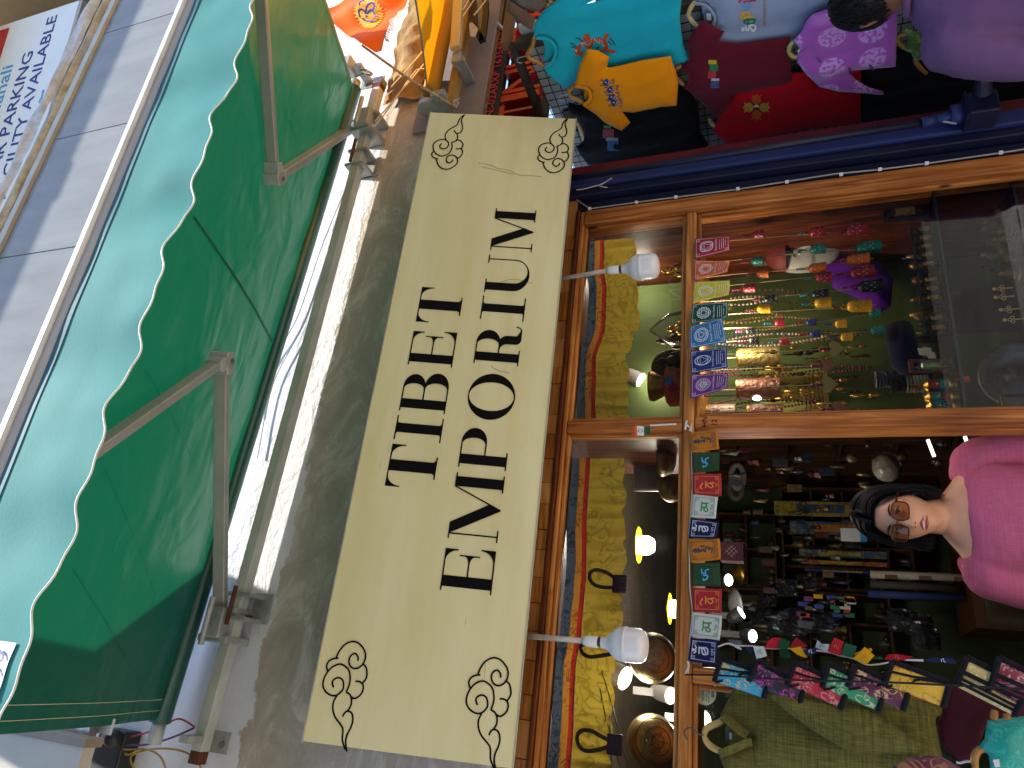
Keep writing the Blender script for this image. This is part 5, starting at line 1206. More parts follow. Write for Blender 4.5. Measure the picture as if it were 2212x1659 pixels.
b = MB(); b.lathe(q + V((0, 0, .027)), (0, 0, -1), [(.038, 0), (.041, .02), (.04, .04), (.026, .062), (.001, .066)], 22, False); b.build('bulb', LIT, T, smooth=True)
q = P(1463, 1316, .75); T = thing('yellow_shade_lamp', 'glowing bulb with yellow shade half hidden by the middle rail', 'lamp', q)
b = MB(); b.lathe(q + V((0, 0, .028)), (0, 0, 1), [(.001, .012), (.06, 0), (.062, .002), (.001, .016)], 28); b.build('shade', YSH, T)
b = MB(); b.lathe(q + V((0, 0, .027)), (0, 0, -1), [(.034, 0), (.036, .02), (.03, .045), (.001, .055)], 22, False); b.build('bulb', LIT, T, smooth=True)
spot('track_spot', 'white and black spotlight behind the valance by the left hanging bulb', P(1350, 1465, .4), (-.3, -.35, -1), .042, LIT, WHB)
spot('track_spot', 'white and black spotlight above the orange vase', P(1385, 822, .5), (-.6, -.2, -1), .035, LIT, WHB)
spot('ceiling_spot', 'warm round spotlight low in the left transom window', P(1449, 1503, .9), (-.15, -.75, -1), .034, LITW, WHB)
spot('ceiling_spot', 'warm round spotlight behind the pane with the survey sticker', P(1521, 1556, .9), (.1, -.85, -1), .038, LITW, WHB)
# engraved bowls, their hanging loops
def bowl(name, lab, q, r, tilt, mat, grp=None):
    T = thing(name, lab, 'bowl', q, grp); d = V(tilt).normalized()
    b = MB(); b.lathe(q, d, [(.001, -.55*r), (.45*r, -.5*r), (.8*r, -.3*r), (.97*r, 0), (r, .22*r), (.965*r, .22*r), (.93*r, 0), (.75*r, -.26*r), (.001, -.48*r)], 30, False); b.build('shell', mat, T, smooth=True)
    b = MB(); f = Fr(q - d*(.52*r), d.orthogonal(), d.cross(d.orthogonal()))
    for k in (.25, .5, .8):
        b.tube([q - d*(.56*r*math.cos(math.asin(min(.99, k)))*1.02) + (f.r*math.cos(t) + f.u*math.sin(t))*k*r*.98 for t in [math.tau*j/36 for j in range(36)]], r*.012, 4, closed=True)
    for j in range(5): b.tube([q - d*(.53*r) + (f.r*math.cos(j*1.25) + f.u*math.sin(j*1.25))*r*.35*t for t in (.3, 1.1)], r*.015, 4)
    b.build('engraving', BRZ, T); return T
ANT = M('antique_brass', '#8f7d52', .36, .75, col2='#5c4f33', scale=12, bump=.15)
bowl('singing_bowl', 'big engraved brass singing bowl behind the left hanging bulb', P(1412, 1422, .34), .085, (.1, .9, .45), ANT, 'singing bowls in the left transom window')
bowl('singing_bowl', 'big engraved brass singing bowl at the far left of the transom window', P(1412, 1602, .34), .088, (-.1, .9, .45), ANT, 'singing bowls in the left transom window')
bowl('singing_bowl', 'brass singing bowl standing in the left transom window beside the mullion', P(1437, 990, .26), .068, (0, .1, 1), ANT, 'singing bowls in the left transom window')
bowl('singing_bowl', 'small rounded brass bowl between the ribbed silver lamp and the brass mullion bowl', P(1452, 1055, .25), .05, (.2, .9, .4), ANT, 'singing bowls in the left transom window')
q = P(1398, 1025, .4); T = thing('ribbed_reflector', 'ribbed silver lamp reflector hanging in the left transom window', 'reflector', q)
b = MB()
for k in range(10): b.tube([q + V((-.06 + .0*k, 0, .045 - .01*k)), q + V((.06 - .004*k, -.01, .05 - .011*k))], .0055, 6)
b.build('rib', M('ribbed_silver', '#9a9ba0', .3, .8), T)
b = MB(); b.box(q + V((-.065, .008, -.06)), q + V((.065, .012, .055))); b.build('back', M('ribbed_silver', '#9a9ba0', .3, .8), T)
LOOP = M('brown_leather', '#4a3a34', .55, var=.2, bump=.2)
def z5(x, y): return (1188.1 + x/5.1203, 1080.1 + y/5.1203)
def z6(x, y): return (1188.1 + x/5.370, 1350.1 + y/5.370)
for pts, pad, lab in (([z5(750, 895), z5(640, 810), z5(520, 772), z5(450, 800), z5(440, 870), z5(490, 935), z5(590, 965), z5(750, 968)], z5(770, 930), 'brown leather mallet loop beside the lit yellow shade lamp'),
                      ([z6(400, 215), z6(355, 255), z6(380, 330), z6(460, 368), z6(560, 360), z6(720, 335)], None, 'brown leather mallet loop partly behind the left hanging bulb'),
                      ([z6(700, 1345), z6(590, 1290), z6(480, 1230), z6(370, 1225), z6(315, 1290), z6(330, 1390), z6(400, 1455), z6(520, 1455), z6(700, 1405)], z6(750, 1385), 'brown leather mallet loop with a stitched pad at the far left')):
    T = thing('leather_loop', lab, 'leather loop', P(*pts[0], .075), 'leather loops in the left transom window')
    b = MB(); b.tube(catmull([P(*p, .085) for p in pts], 6), .0062, 8); b.build('loop', LOOP, T, smooth=True)
    if pad: c = P(*pad, .085); b = MB(); b.box(c - V((.03, .008, .024)), c + V((.03, .008, .024))); b.build('pad', M('oxblood_leather', '#4a2430', .5), T, bevel=.005)
b = MB()
for s in ([z6(600, 530), z6(680, 800), z6(760, 1080), z6(900, 1640)], [z6(580, 740), z6(640, 1060), z6(720, 1330), z6(820, 1650)], [z6(690, 1050), z6(700, 1400), z6(720, 1660)]): b.tube([P(*p, .10) for p in s], .0022, 5)
tag(b.build('twisted_wire', M('wire_greygreen', '#6c6a58', .5), None, loc=P(*z6(700, 900), .1)), 'twisted grey wires slanting behind the left transom pane', 'wire')
# ================================================================ THE LOWER RIGHT DISPLAY WINDOW
def pq(x, y): return (1485.1 + x/5.1214, 432 + y/5.1214)
def p7(x, y): return (1836.2 + x/5.119, 297 + y/5.119)
def p8(x, y): return (1836.2 + x/5.119, 594 + y/5.119)
def t5(x, y): return (1659 + x/3, 553 + y/3)
CORD = M('hemp_cord', '#b59c78', .9)
BEAD = [M('bead_'+c, c, .3) for c in ('#7d1f4a', '#2f8a8f', '#b02a3a', '#3b3a78')]
BC = {'red': '#a3182c', 'dark red': '#7d1a22', 'teal': '#0f7a6c', 'orange': '#d4681c', 'black': '#14171a', 'yellow': '#d69a0e', 'blue': '#1e2f70', 'rust red': '#96222a'}
def add_bell(T, c, ln, wd, col, simple=False):     # c: centre, ln: length along z, wd: mouth width
    m = M('bell_' + col.replace(' ', '_'), BC[col], .28, var=.08, spec=.6)
    r = wd/2; top = c + V((0, 0, ln*.42))
    b = MB()
    pr = [(.001, 0), (r*.45, -ln*.02), (r*.72, -ln*.09), (r*.86, -ln*.2), (r*.9, -ln*.4), (r*.93, -ln*.7), (r, -ln*.86), (r*1.02, -ln*.88), (r*.95, -ln*.89)]
    b.lathe(top, (0, 0, 1), pr, 18, False); o = b.build('bell', m, T, smooth=True)
    o['label'] = '%s painted bell' % col
    k = MB(); e = top + V((0, 0, ln*.10)); k.tube([e + V((math.cos(t)*ln*.1, 0, math.sin(t)*ln*.1)) for t in [math.tau*j/12 for j in range(12)]], ln*.025, 5, closed=True); k.build('loop', m, o)
    k = MB(); k.tube([top - V((0, 0, ln*.8)), top - V((0, 0, ln*1.05))], ln*.02, 5); k.build('clapper', m, o)
    if not simple:
        k = MB()
        def bf(u, v, cc):
            a = -1.75 + u; z = v; rr = r*(.9 + .03) + .0012 + cc
            return top + V((math.cos(a)*rr, math.sin(a)*rr, -ln*.1 - z*ln*.7))
        for j in range(3):
            u0 = -.8 + j*.75
            k.strip(bf, [(u0 + .25*math.sin(t*2.2), .15 + .8*t) for t in [i/8 for i in range(9)]], .012*.6/.6*.05, .0002*j)
            k.strip(bf, [(u0 + .12, .35), (u0 + .3, .2)], .05, .0008); k.strip(bf, [(u0 - .1, .6), (u0 - .26, .5)], .05, .0009); k.strip(bf, [(u0 + .1, .75), (u0 + .3, .66)], .05, .001)
        k.build('painted_scroll', M('bell_paint_white', '#e4ddd6', .5), o)
GB = 'strings of painted bells in the display window'
def bell_string(lab, col, Y, bells, cord, off=()):
    p = P(*cord[0], Y); T = thing('bell_string', lab, 'bell string', p, GB)
    b = MB(); b.tube([P(*q, Y) for q in cord], .0017, 5); b.build('cord', CORD, T)
    for i, (q, ln, wd, *cl) in enumerate(bells):
        c = P(*q, Y); s = ray(*q); d = (Y - CAM.y)/s.y / FX
        add_bell(T, c, ln*d, wd*d, cl[0] if cl else col)
        e = c + V((0, 0, ln*d*.62)); k = MB()
        for j in range(3): k.ball(e + V((0, 0, .006 + .0095*j)), .0052, 8, 5)
        k.build('beads', BEAD[i % 4], T, smooth=True)
bell_string('string of red painted bells nearest the right frame', 'red', .12, [(pq(775,385), 26, 20), (pq(1425,355), 36, 25), (pq(1850,330), 50, 31)], [pq(90,520), pq(470,450), pq(1250,385), pq(1700,352)])
bell_string('string of teal painted bells in front of the crowned mask', 'teal', .12, [(pq(765,675), 25, 20), (pq(1435,540), 35, 24), (t5(645,-55), 54, 29)], [pq(80,700), pq(470,672), pq(1300,580), pq(1900,552)])
bell_string('string of orange painted bells beside the teal bells', 'orange', .13, [(pq(830,820), 25, 19), (pq(1430,750), 39, 23), (t5(575,25), 52, 28)], [pq(80,870), pq(470,825), pq(1280,765), t5(480,30)])
bell_string('string of rust red painted bells between the orange and the black bells', 'rust red', .14, [(pq(675,980), 28, 20), (pq(1500,855), 36, 24), (t5(605,105), 54, 28)], [pq(80,985), pq(470,945), pq(1400,850), t5(500,112)])
bell_string('string of black painted bells with white flowers', 'black', .15, [(pq(905,1095), 26, 20), (pq(1460,1040), 36, 22), (t5(655,195), 55, 29)], [pq(80,1130), pq(470,1110), pq(1200,1050), t5(540,212)])
bell_string('string of yellow painted bells, the biggest with a ring on top', 'yellow', .13, [(pq(840,1205), 30, 21), (pq(1490,1140), 37, 25), (t5(585,325), 54, 29)], [pq(60,1290), pq(440,1265), pq(1300,1215), t5(480,335)])
bell_string('string of small rounded bells in red, blue and yellow', 'red', .17, [(pq(690,1450), 20, 16, 'black'), (pq(1015,1362), 22, 20), (pq(1365,1355), 23, 16, 'blue'), (pq(1692,1370), 26, 19, 'yellow'), (t5(688,370), 25, 20, 'teal')], [pq(50,1450), pq(440,1420), pq(1200,1390), t5(640,378)])
bell_string('string of small rounded bells ending in a teal bell, farther from the right frame', 'red', .17, [(pq(735,1560), 22, 19, 'black'), (pq(1070,1568), 23, 17), (pq(1410,1482), 24, 19, 'blue'), (pq(1755,1515), 27, 20, 'yellow'), (t5(705,480), 28, 20, 'teal')], [pq(50,1590), pq(440,1570), pq(1300,1510), t5(655,488)])
# heart pendants on beaded cords
HM = {'brass': M('heart_brass', '#b6a468', .35, .7, var=.2, scale=40, stretch=(.3, 1, 1)), 'copper': M('heart_copper', '#a9735c', .4, .6, var=.25, scale=30)}
def heart(q, s, kind, lab, Y):
    c = P(*q, Y); T = thing('heart_pendant', lab, 'pendant', c, 'heart pendants in the display window'); fr = Fr(c, (1, -.25, 0), (0, 0, 1))
    pts = []
    for i in range(28):
        t = math.tau*i/28; pts.append((s*.06*16*math.sin(t)**3, s*.06*(13*math.cos(t) - 5*math.cos(2*t) - 2*math.cos(3*t) - math.cos(4*t))))
    b = MB(); b.poly(fr, pts, .002, .003); b.build('heart', HM[kind], T)
    k = MB()
    for j in range(3): k.ball(c + V((0, 0, s*.85 + .012*j)), .0068, 9, 6)
    k.build('beads', BEAD[0] if kind == 'brass' or True else BEAD[1], T, smooth=True)
    k = MB(); k.tube([c + V((0, 0, s*.8)), c + V((0, 0, 2.13 - c.z))], .0014, 5); k.build('cord', CORD, T)
heart(t5(440,600), .029, 'brass', 'pale brass heart pendant nearest the yellow bells', .12)
heart(t5(385,708), .026, 'copper', 'dull copper heart pendant between two brass hearts', .16)
heart(t5(395,832), .030, 'brass', 'brushed brass heart pendant below the middle of the window', .12)
heart(t5(462,992), .028, 'copper', 'pink copper heart pendant beside the door post', .10)
# masks, bagged figures, scarf
mask('carved_mask', 'dark skinned carved mask with black hair at the right frame', P(1597, 482, .36), .10, M('mask_umber', '#8a6a5c', .4), HAIRM)
MK = mask('crowned_mask', 'pale grey mask with a red jewelled crown behind the teal bells', P(1738, 545, .38), .135, M('mask_pale', '#b5b0a2', .5), HAIRM, None, M('crown_red', '#6d1522', .6, col2='#7a3a2a', scale=50))
def leafbag(q, Y, lab, cl):
    c = P(*q, Y); T = thing('bagged_leaf_face', lab, 'ornament', c); fr = Fr(c, (1, -.2, 0), (0, 0, 1))
    b = MB(); b.poly(fr, [(0, .07), (.03, .045), (.055, .02), (.05, -.02), (.02, -.055), (-.02, -.055), (-.05, -.02), (-.055, .02), (-.03, .045)], 0, .006); b.build('leaf', M('leaf_'+cl, cl, .5, var=.3, scale=40), T)
    b = MB(); b.ball(c + V((0, -.016, -.005)), .026, 14, 10, (.8, .7, 1)); b.build('face', GOLDM, T, smooth=True)
    b = MB(); b.fbox(fr, -.07, -.08, .07, .085, -.03, -.026); b.build('bag', BAG, T)
leafbag((1672, 482), .34, 'orange leaf ornament with a golden face in a plastic bag', '#b5541c')
leafbag((1672, 532), .36, 'dark leaf ornament with a golden face above the crowned mask', '#3c4a3a')
q = P(1572, 515, .4); b = MB()
rr = random.Random(5)
for i in range(60): d = V((rr.gauss(0, 1), rr.gauss(0, 1), rr.gauss(0, 1))).normalized()*rr.uniform(.02, .05); b.tube([q + d*.6, q + d + V((rr.uniform(-.01, .01), 0, rr.uniform(-.01, .01)))], .003, 4)
tag(b.build('brass_tangle', BRASS, None, loc=q), 'tangle of small brass ornaments beside the red chakra card', 'ornament')
PUR = fabric('purple_scarf', '#5a1d86', .6, .2, 200, .15, .3)
for pts, lab in (((pq(1480,500), pq(1700,380), (1905,470), (1945,420), (1955,455), (1935,500), (1880,510), (1840,525), (1770,545)), 'bright purple scarf draped behind the red and teal bells'),
                 (((1770, 560), (1830, 540), (1900, 560), (1930, 600), (1925, 660), (1890, 680), (1850, 640), (1800, 620)), 'bright purple cloth behind the orange and black bells')):
    b = cloth([P(*p, .40) for p in pts], (0, -1, 0), .014, .03, .03, drape(3, .02, 20, 6)); tag(b.build('purple_scarf', PUR, None, True, loc=P(*pts[0], .4)), lab, 'scarf')
# coloured chain of lucky signs hung on the right lining
T = thing('lucky_sign_chain', 'chain of coloured wooden lucky signs hanging on the right lining of the window', 'hanging chain', P(1590, 455, .09))
chain = [t5(-553+1325, -553+1350)]
CH_ = [((1590, 457), '#2f7a86'), ((1622, 452), '#3f86b4'), ((1664, 441), '#b58a2c'), ((1700, 436), '#2a6a4a'), ((1745, 431), '#c9c2b4'), ((1790, 425), '#b5832c'), ((1838, 419), '#3f7fae'), ((1883, 411), '#9c4a34')]
b = MB(); b.tube([P(1570, 462, .11), *[P(*q, .11) for q, _ in CH_], P(1911, 407, .11)], .0015, 5); b.build('chain', BRASS, T)
for i, (q, cl) in enumerate(CH_):
    c = P(*q, .105); fr = Fr(c, (0, -1, 0), (0, 0, 1)); fr = Fr(c, (.5, -.86, 0), (0, 0, 1)); m = M('sign_'+cl, cl, .5, var=.35, scale=70, col2='#c9a24a' if i % 2 else '#7a2f3a')
    b = MB()
    if i == 7:
        b.strip(fr, px_circ(0, 0, .016, 24), .005, .004, True)
        for k in range(8): b.strip(fr, [(0, 0), (.023*math.cos(k*.785), .023*math.sin(k*.785))], .003, .005)
    elif i == 3: b.poly(fr, [((.024 if j % 2 else .017)*math.cos(math.tau*j/24), (.024 if j % 2 else .017)*math.sin(math.tau*j/24)) for j in range(24)], .004, .008)
    else: b.poly(fr, [(0, .022), (.012, .016), (.02, .004), (.014, -.006), (.022, -.018), (.006, -.016), (0, -.024), (-.006, -.016), (-.022, -.018), (-.014, -.006), (-.02, .004), (-.012, .016)], .004, .008)
    b.build('sign_charm', m, T)
    if i not in (3,):
        b = MB(); b.poly(fr, px_circ(0, 0, .008, 14), .008, .006); b.build('charm_centre', M('charm_gold', '#c9a23a', .4), T)
    for s in (-1, 1):
        b = MB(); b.poly(fr, [(s*.012, -.02), (s*.026, -.03), (s*.018, -.036)], .006, .004); b.build('charm_ribbon', M('charm_blue', '#4a93c0', .5), T)
# glass shelves and what stands on them
SHG = M('shelf_glass_edge', '#1d3a36', .15, var=.1); SHP = glassmat('shelf_glass', (.80, .88, .86), 1.5)
def shelf(z, lab, y0=.05, y1=.47):
    T = thing('glass_shelf', lab, 'shelf', (1.34, .25, z))
    b = MB(); b.box((.92, y0+.003, z-.006), (1.765, y1, z)); b.build('plate', SHP, T)
    b = MB(); b.box((.92, y0, z-.007), (1.765, y0+.0025, z+.0005)); b.build('front_edge', SHG, T)
Z1, Z2 = 1.335, 1.10
shelf(Z1, 'upper glass shelf carrying the prayer wheels'); shelf(Z2, 'lower glass shelf carrying small brass figures')
DW = M('dark_carved_wood', '#1c1512', .45, bump=.4, bscale=70); WHL = M('wheel_brass', '#a8894c', .32, .85, col2='#55401f', scale=90, bump=.5, bscale=160)
def drum(T, c, r, h, m=None, bands=True):
    b = MB(); b.lathe(c, (0, 0, 1), [(.002, -h*.62), (.004, -h*.52), (r*.9, -h*.5), (r*1.04, -h*.46), (r, -h*.42), (r, -h*.12), (r*1.03, -h*.1), (r*1.03, h*.08), (r, h*.1), (r, h*.42), (r*1.05, h*.46), (r*.8, h*.52), (.006, h*.6), (.003, h*.75)], 20); b.build('drum', m or WHL, T, smooth=False)
    b = MB(); b.tube([c - V((0, 0, h*.8)), c + V((0, 0, h*.9))], r*.07, 6); b.build('axle', BRASS, T)
def wheelstand(q, Y, r, h, n, lab, wood=DW, m=None):
    c = P(*q, Y); c.z = Z1 + h*.95 + .012; T = thing('prayer_wheel_stand', lab, 'prayer wheel', V((c.x, Y, Z1)))
    w_ = r*2.5*n/2
    b = MB(); b.box((c.x-w_, Y-r*.8, Z1+.001), (c.x+w_, Y+r*.8, Z1+.013)); b.build('base', wood, T, bevel=.003)
    b = MB(); b.box((c.x-w_, Y-r*.6, c.z+h*.85), (c.x+w_, Y+r*.6, c.z+h*.85+.014)); b.build('top_beam', wood, T, bevel=.003)
    for s in range(n+1):
        b = MB(); x = c.x - w_ + .006 + (2*w_-.012)*s/n; b.box((x-.005, Y-r*.4, Z1+.0135), (x+.005, Y+r*.4, c.z+h*.849)); b.build('upright', wood, T)
    for s in range(n): drum(T, V((c.x + (s-(n-1)/2)*r*2.5, Y, c.z)), r, h, m)
wheelstand(p7(710, 650), .14, .030, .075, 1, 'dark carved stand with the biggest brass prayer wheel at the right frame'); wheelstand(p7(720, 805), .15, .027, .068, 1, 'dark carved stand with a brass prayer wheel next to the biggest one')
for i, (x, y) in enumerate(((810, 1030), (815, 1125), (830, 1215), (845, 1310), (855, 1408), (870, 1590), (1, 1), (2, 2), (3, 3), (4, 4))):
    q = p7(x, y) if x > 100 else p8(*{1: (895, 165), 2: (905, 265), 3: (930, 490), 4: (940, 600)}[x])
    c = P(*q, .085); T = thing('mini_prayer_wheel', 'tiny brass prayer wheel in the row along the upper glass shelf edge', 'prayer wheel', V((c.x, .085, Z1)), 'row of tiny prayer wheels on the upper glass shelf')
    b = MB(); b.box((c.x-.02, .07, Z1+.001), (c.x+.02, .10, Z1+.008)); b.box((c.x-.02, .076, Z1+.0082), (c.x-.016, .094, Z1+.07)); b.box((c.x-.02, .076, Z1+.0701), (c.x+.02, .094, Z1+.076)); b.build('stand', DW, T)
    drum(T, V((c.x+.003, .085, Z1+.036)), .0125, .034)
wheelstand(p8(975, 1010), .10, .021, .058, 1, 'reddish wooden stand with a turquoise banded prayer wheel', M('red_brown_wood', '#5a2416', .4), M('turq_drum', '#2f8a84', .35, .4, col2='#b89448', scale=50, stretch=(1, 1, 3)))
TQ = M('drum_turquoise', '#2f8f86', .35, col2='#2a6f6a', scale=60); DR = M('drum_red', '#8c2434', .35)
for i, (x, y, a_, b_, lab) in enumerate(((970, 1228, DR, TQ, 'hand prayer wheel with red and turquoise bands, nearest the wooden stand'), (950, 1362, TQ, DR, 'hand prayer wheel with turquoise band above a red band'), (925, 1470, TQ, TQ, 'hand prayer wheel with red zigzag on turquoise beside the door post'))):
    c = P(*p8(x, y), .085); T = thing('hand_prayer_wheel', lab, 'prayer wheel', V((c.x, .085, Z1))); r = .021 + .003*(i == 2); z = Z1 + .055
    b = MB(); b.lathe((c.x, .085, Z1+.001), (0, 0, 1), [(.016, 0), (.018, .008), (.012, .012), (.013, .022), (.02, .026)], 18); b.build('foot_cup', BRASS, T, smooth=True)
    b = MB(); b.lathe((c.x, .085, z), (0, 0, 1), [(r*1.06, -.03), (r*1.08, -.025), (r*1.0, -.024)], 20); b.lathe((c.x, .085, z), (0, 0, 1), [(r, .026), (r*1.08, .028), (r*1.02, .033), (r*.3, .045), (.004, .07), (.001, .085)], 20); b.build('metal_rim', BRASS, T)
    b = MB(); b.lathe((c.x, .085, z), (0, 0, 1), [(r, -.0238), (r, -.0005)], 20, False); b.build('lower_band', b_, T)
    b = MB(); b.lathe((c.x, .085, z), (0, 0, 1), [(r, .0005), (r, .0258)], 20, False); b.build('upper_band', a_, T)
    if i == 2:
        b = MB()
        for j in range(12): a = j*.52; b.add([V((c.x + (r+.0008)*math.cos(a+d), .085 + (r+.0008)*math.sin(a+d), z + h)) for d, h in ((-.22, -.022), (.22, -.022), (0, -.006))], [(0, 1, 2)])
        b.build('zigzag', DR, T)
    b = MB(); b.strip(lambda u, v, cc: V((c.x + (r+.001)*math.sin(u/r) , .085 - (r+.001)*math.cos(u/r), z + v)), [(-.005, .004), (0, .02), (.005, .004), (-.003, .01)], .002); b.build('gold_syllable', GOLDM, T)
# bead bracelets on velvet rolls
VEL = fabric('navy_velvet', '#12142e', .9, .1, 200, .1, .4)
q = P(*p8(640, 1010), .2); b = MB(); b.tube([V((q.x+.16, .22, Z1+.13)), V((q.x+.02, .2, Z1+.12)), V((q.x-.06, .2, Z1+.07))], [.045, .05, .03], 14)
T = thing('bracelet_roll', 'dark velvet roll holding rows of bead bracelets', 'jewellery display', q); b.build('velvet_roll', VEL, T, smooth=True)
for k, (x, y, cl) in enumerate(((745, 1200, '#a8977a'), (570, 1200, '#2a2420'), (405, 1150, '#4a464c'))):
    c = P(*p8(x, y), .12); m = M('beads_'+cl, cl, .3, .2, var=.3)
    for j in range(7):
        b = MB(); 
        for i in range(22):
            a = math.tau*i/22; b.ball(c + V((.026*math.cos(a), .022*math.sin(a), .03 - .0095*j)), .0047, 6, 4)
        b.build('bead_strand', m, T, smooth=True)
# picture frame, gong, price tags
T = thing('black_picture_frame', 'black framed dark picture leaning in the display window', 'picture', P(2120, 675, .3))
cs = [P(*p8(1085, 235), .30), P(*p8(1130, 600), .30), P(*p8(1830, 590), .36), P(*p8(1760, 90), .36)]
rr_ = (cs[1]-cs[0]); dn = (cs[2]-cs[1])
b = MB(); ctr = sum(cs, V())/4; nn = rr_.cross(dn).normalized(); nn = nn if nn.y < 0 else -nn
for i in range(4): b.beam(cs[i], cs[(i+1) % 4], .022, .022, nn)
b.build('frame', M('black_lacquer', '#120d0c', .25), T)
b = MB(); b.add([c + nn*-.004 for c in cs], [(0, 1, 2, 3)]); b.build('dark_picture', M('dark_print', '#0c0b0b', .12), T)
T = thing('bossed_gong', 'big grey metal gong with a raised boss leaning at the bottom of the window', 'gong', P(2185, 805, .25))
c = P(2192, 808, .27); d = V((-.12, -.9, .42)).normalized(); R_ = .105
b = MB(); b.lathe(c, d, [(.001, .035), (.012, .034), (.022, .026), (.029, .008), (.034, .004), (.085, .004), (R_*.92, .012), (R_, .012), (R_*1.02, -.01), (R_*.98, -.02)], 44, False); b.build('disc', M('gong_metal', '#6f6a62', .33, .85, col2='#4d463f', scale=10, bump=.1), T, smooth=True)
CARDM = M('tag_cream', '#cfc3a2', .6)
for i, (x, y) in enumerate(((800, 850), (860, 840), (900, 890))):
    c = P(*p8(x, y), .10); f = Fr(c, (1, -.3, .2), (.3, .2, 1)); b = MB(); b.fbox(f, -.012, -.012, .012, .012, 0, .0015); b.fbox(f, -.004, -.004, .004, .004, .0016, .0022)
    tag(b.build('diamond_tag', CARDM, None, loc=c), 'small cream diamond charm beside the wooden prayer wheel', 'charm', 'cream diamond charms by the wooden prayer wheel')
# small brass figures on the lower shelf
def ox(T, q, s, m):
    b = MB(); b.ball(q + V((0, 0, .5*s)), s, 14, 8, (.5, .22, .24)); b.ball(q + V((.45*s, 0, .62*s)), s, 10, 6, (.16, .13, .14)); b.build('body', m, T, smooth=True)
    for sx in (-.3, .3):
        for sy in (-.1, .1): k = MB(); k.tube([q + V((sx*s, sy*s, .45*s)), q + V((sx*s, sy*s, 0))], [.07*s, .05*s], 7); k.build('leg', m, T)
    for sy in (-1, 1): k = MB(); k.tube(catmull([q + V((.45*s, sy*.08*s, .72*s)), q + V((.5*s, sy*.2*s, .8*s)), q + V((.52*s, sy*.16*s, .95*s))]), .022*s, 5); k.build('horn', m, T)
for x, y, s, m, lab in ((2150, 390, .06, M('verdigris', '#3c5548', .5, .6, col2='#20241f', scale=50), 'greenish metal beast figure at the right end of the lower shelf'), (2165, 455, .05, BRASS, 'brass beast figure beside the greenish one'), (2172, 555, .05, BRASS, 'brass beast figure in the middle of the lower shelf')):
    q = P(x, y, .14); q.z = Z2+.001; T = thing('beast_figure', lab, 'figurine', q); ox(T, q, s, m)
for x, y, lab in ((2165, 500, 'brass seated figure between the brass beasts'), (2185, 590, 'brass seated figure next to the key rack')):
    q = P(x, y, .14); buddha('brass_figure', lab, 'figurine', V((q.x, .14, Z2+.001)), .06, BRASS)
q = P(2130, 520, .11); b = MB(); b.lathe((q.x, .11, Z2+.001), (0, 0, 1), [(.008, 0), (.014, .006), (.004, .012), (.006, .03), (.012, .035), (.004, .05), (.01, .06), (.002, .085)], 12); tag(b.build('brass_dagger', BRASS, None, loc=q), 'small upright brass ritual dagger in front of the shelf edge', 'ornament')
for i, (x, y) in enumerate(((2165, 623), (2168, 641), (2180, 668), (2188, 690))):
    c = P(x, y, .06); b = MB(); fr = Fr(c, (1, 0, 0), (0, 0, 1))
    for (u, v) in ((0, .008), (-.007, 0), (.007, 0)): b.strip(fr, [(u + .005*math.cos(t), v + .005*math.sin(t)) for t in [math.tau*j/12 for j in range(12)]], .002, 0, True)
    b.strip(fr, [(0, -.004), (0, -.03)], .003, .0005); b.poly(fr, px_circ(0, .022, .006, 10), .001); o = b.build('brass_key', M('key_brass', '#b59a6a', .4, .6), None, loc=c, solid=.002)
    tag(o, 'ornate brass key hanging before the black picture frame', 'key', 'brass keys in front of the black picture frame')
q = P(2186, 880, .1); T = thing('gold_buckle_box', 'glossy gold edged black box at the bottom of the window', 'box', q)
b = MB(); b.box(q - V((.03, .02, .05)), q + V((.03, .02, .03))); b.build('box', M('black_gloss', '#14100f', .15), T, bevel=.006)
b = MB(); b.tube([q + V((-.031, -.022, -.05)), q + V((-.031, -.022, .031)), q + V((.031, -.022, .031)), q + V((.031, -.022, -.05))], .004, 6); b.build('gold_edge', GOLDM, T)
c = P(2072, 820, .07); b = MB(); b.lathe(c, (0, 0, -1), [(.002, -.01), (.006, 0), (.007, .006), (.012, .026), (.004, .027)], 10); tag(b.build('coral_tassel', M('coral_red', '#d8545a', .8), None, loc=c), 'tiny coral tassel under the upper shelf', 'tassel')
# patterned brass cylinders and packets behind the cards (big prayer drums)
for x, y, h, r, cl, lab in ((1640, 770, .15, .035, '#a08a4c', 'tall embossed brass drum behind the indigo card'), (1640, 840, .15, .04, '#8a5c48', 'tall embossed copper drum below the brass one'), (1655, 1005, .12, .038, '#6a4434', 'dark copper drum beside the door post'), (1560, 1040, .10, .04, '#7d6656', 'dull brown drum half hidden by the purple card')):
    c = P(x, min(y, 895), .3); c.x = max(c.x, .97); b = MB(); b.lathe(c, (0, 0, 1), [(r*.98, -h/2), (r, -h/2+.004), (r, h/2-.004), (r*.98, h/2)], 24); T = thing('embossed_drum', lab, 'prayer drum', c); b.build('drum', M('drum_'+cl, cl, .4, .6, var=.4, scale=60, bump=.7, bscale=70), T)
    b = MB(); b.lathe(c, (0, 0, 1), [(r*1.03, h/2), (r*1.03, h/2+.006), (.004, h/2+.012)], 24); b.build('lid', BRASS, T)
    b = MB(); b.tube([c + V((0, 0, h/2)), V((c.x, c.y, 2.14))], .002, 5); b.build('hanging_cord', CORD, T)
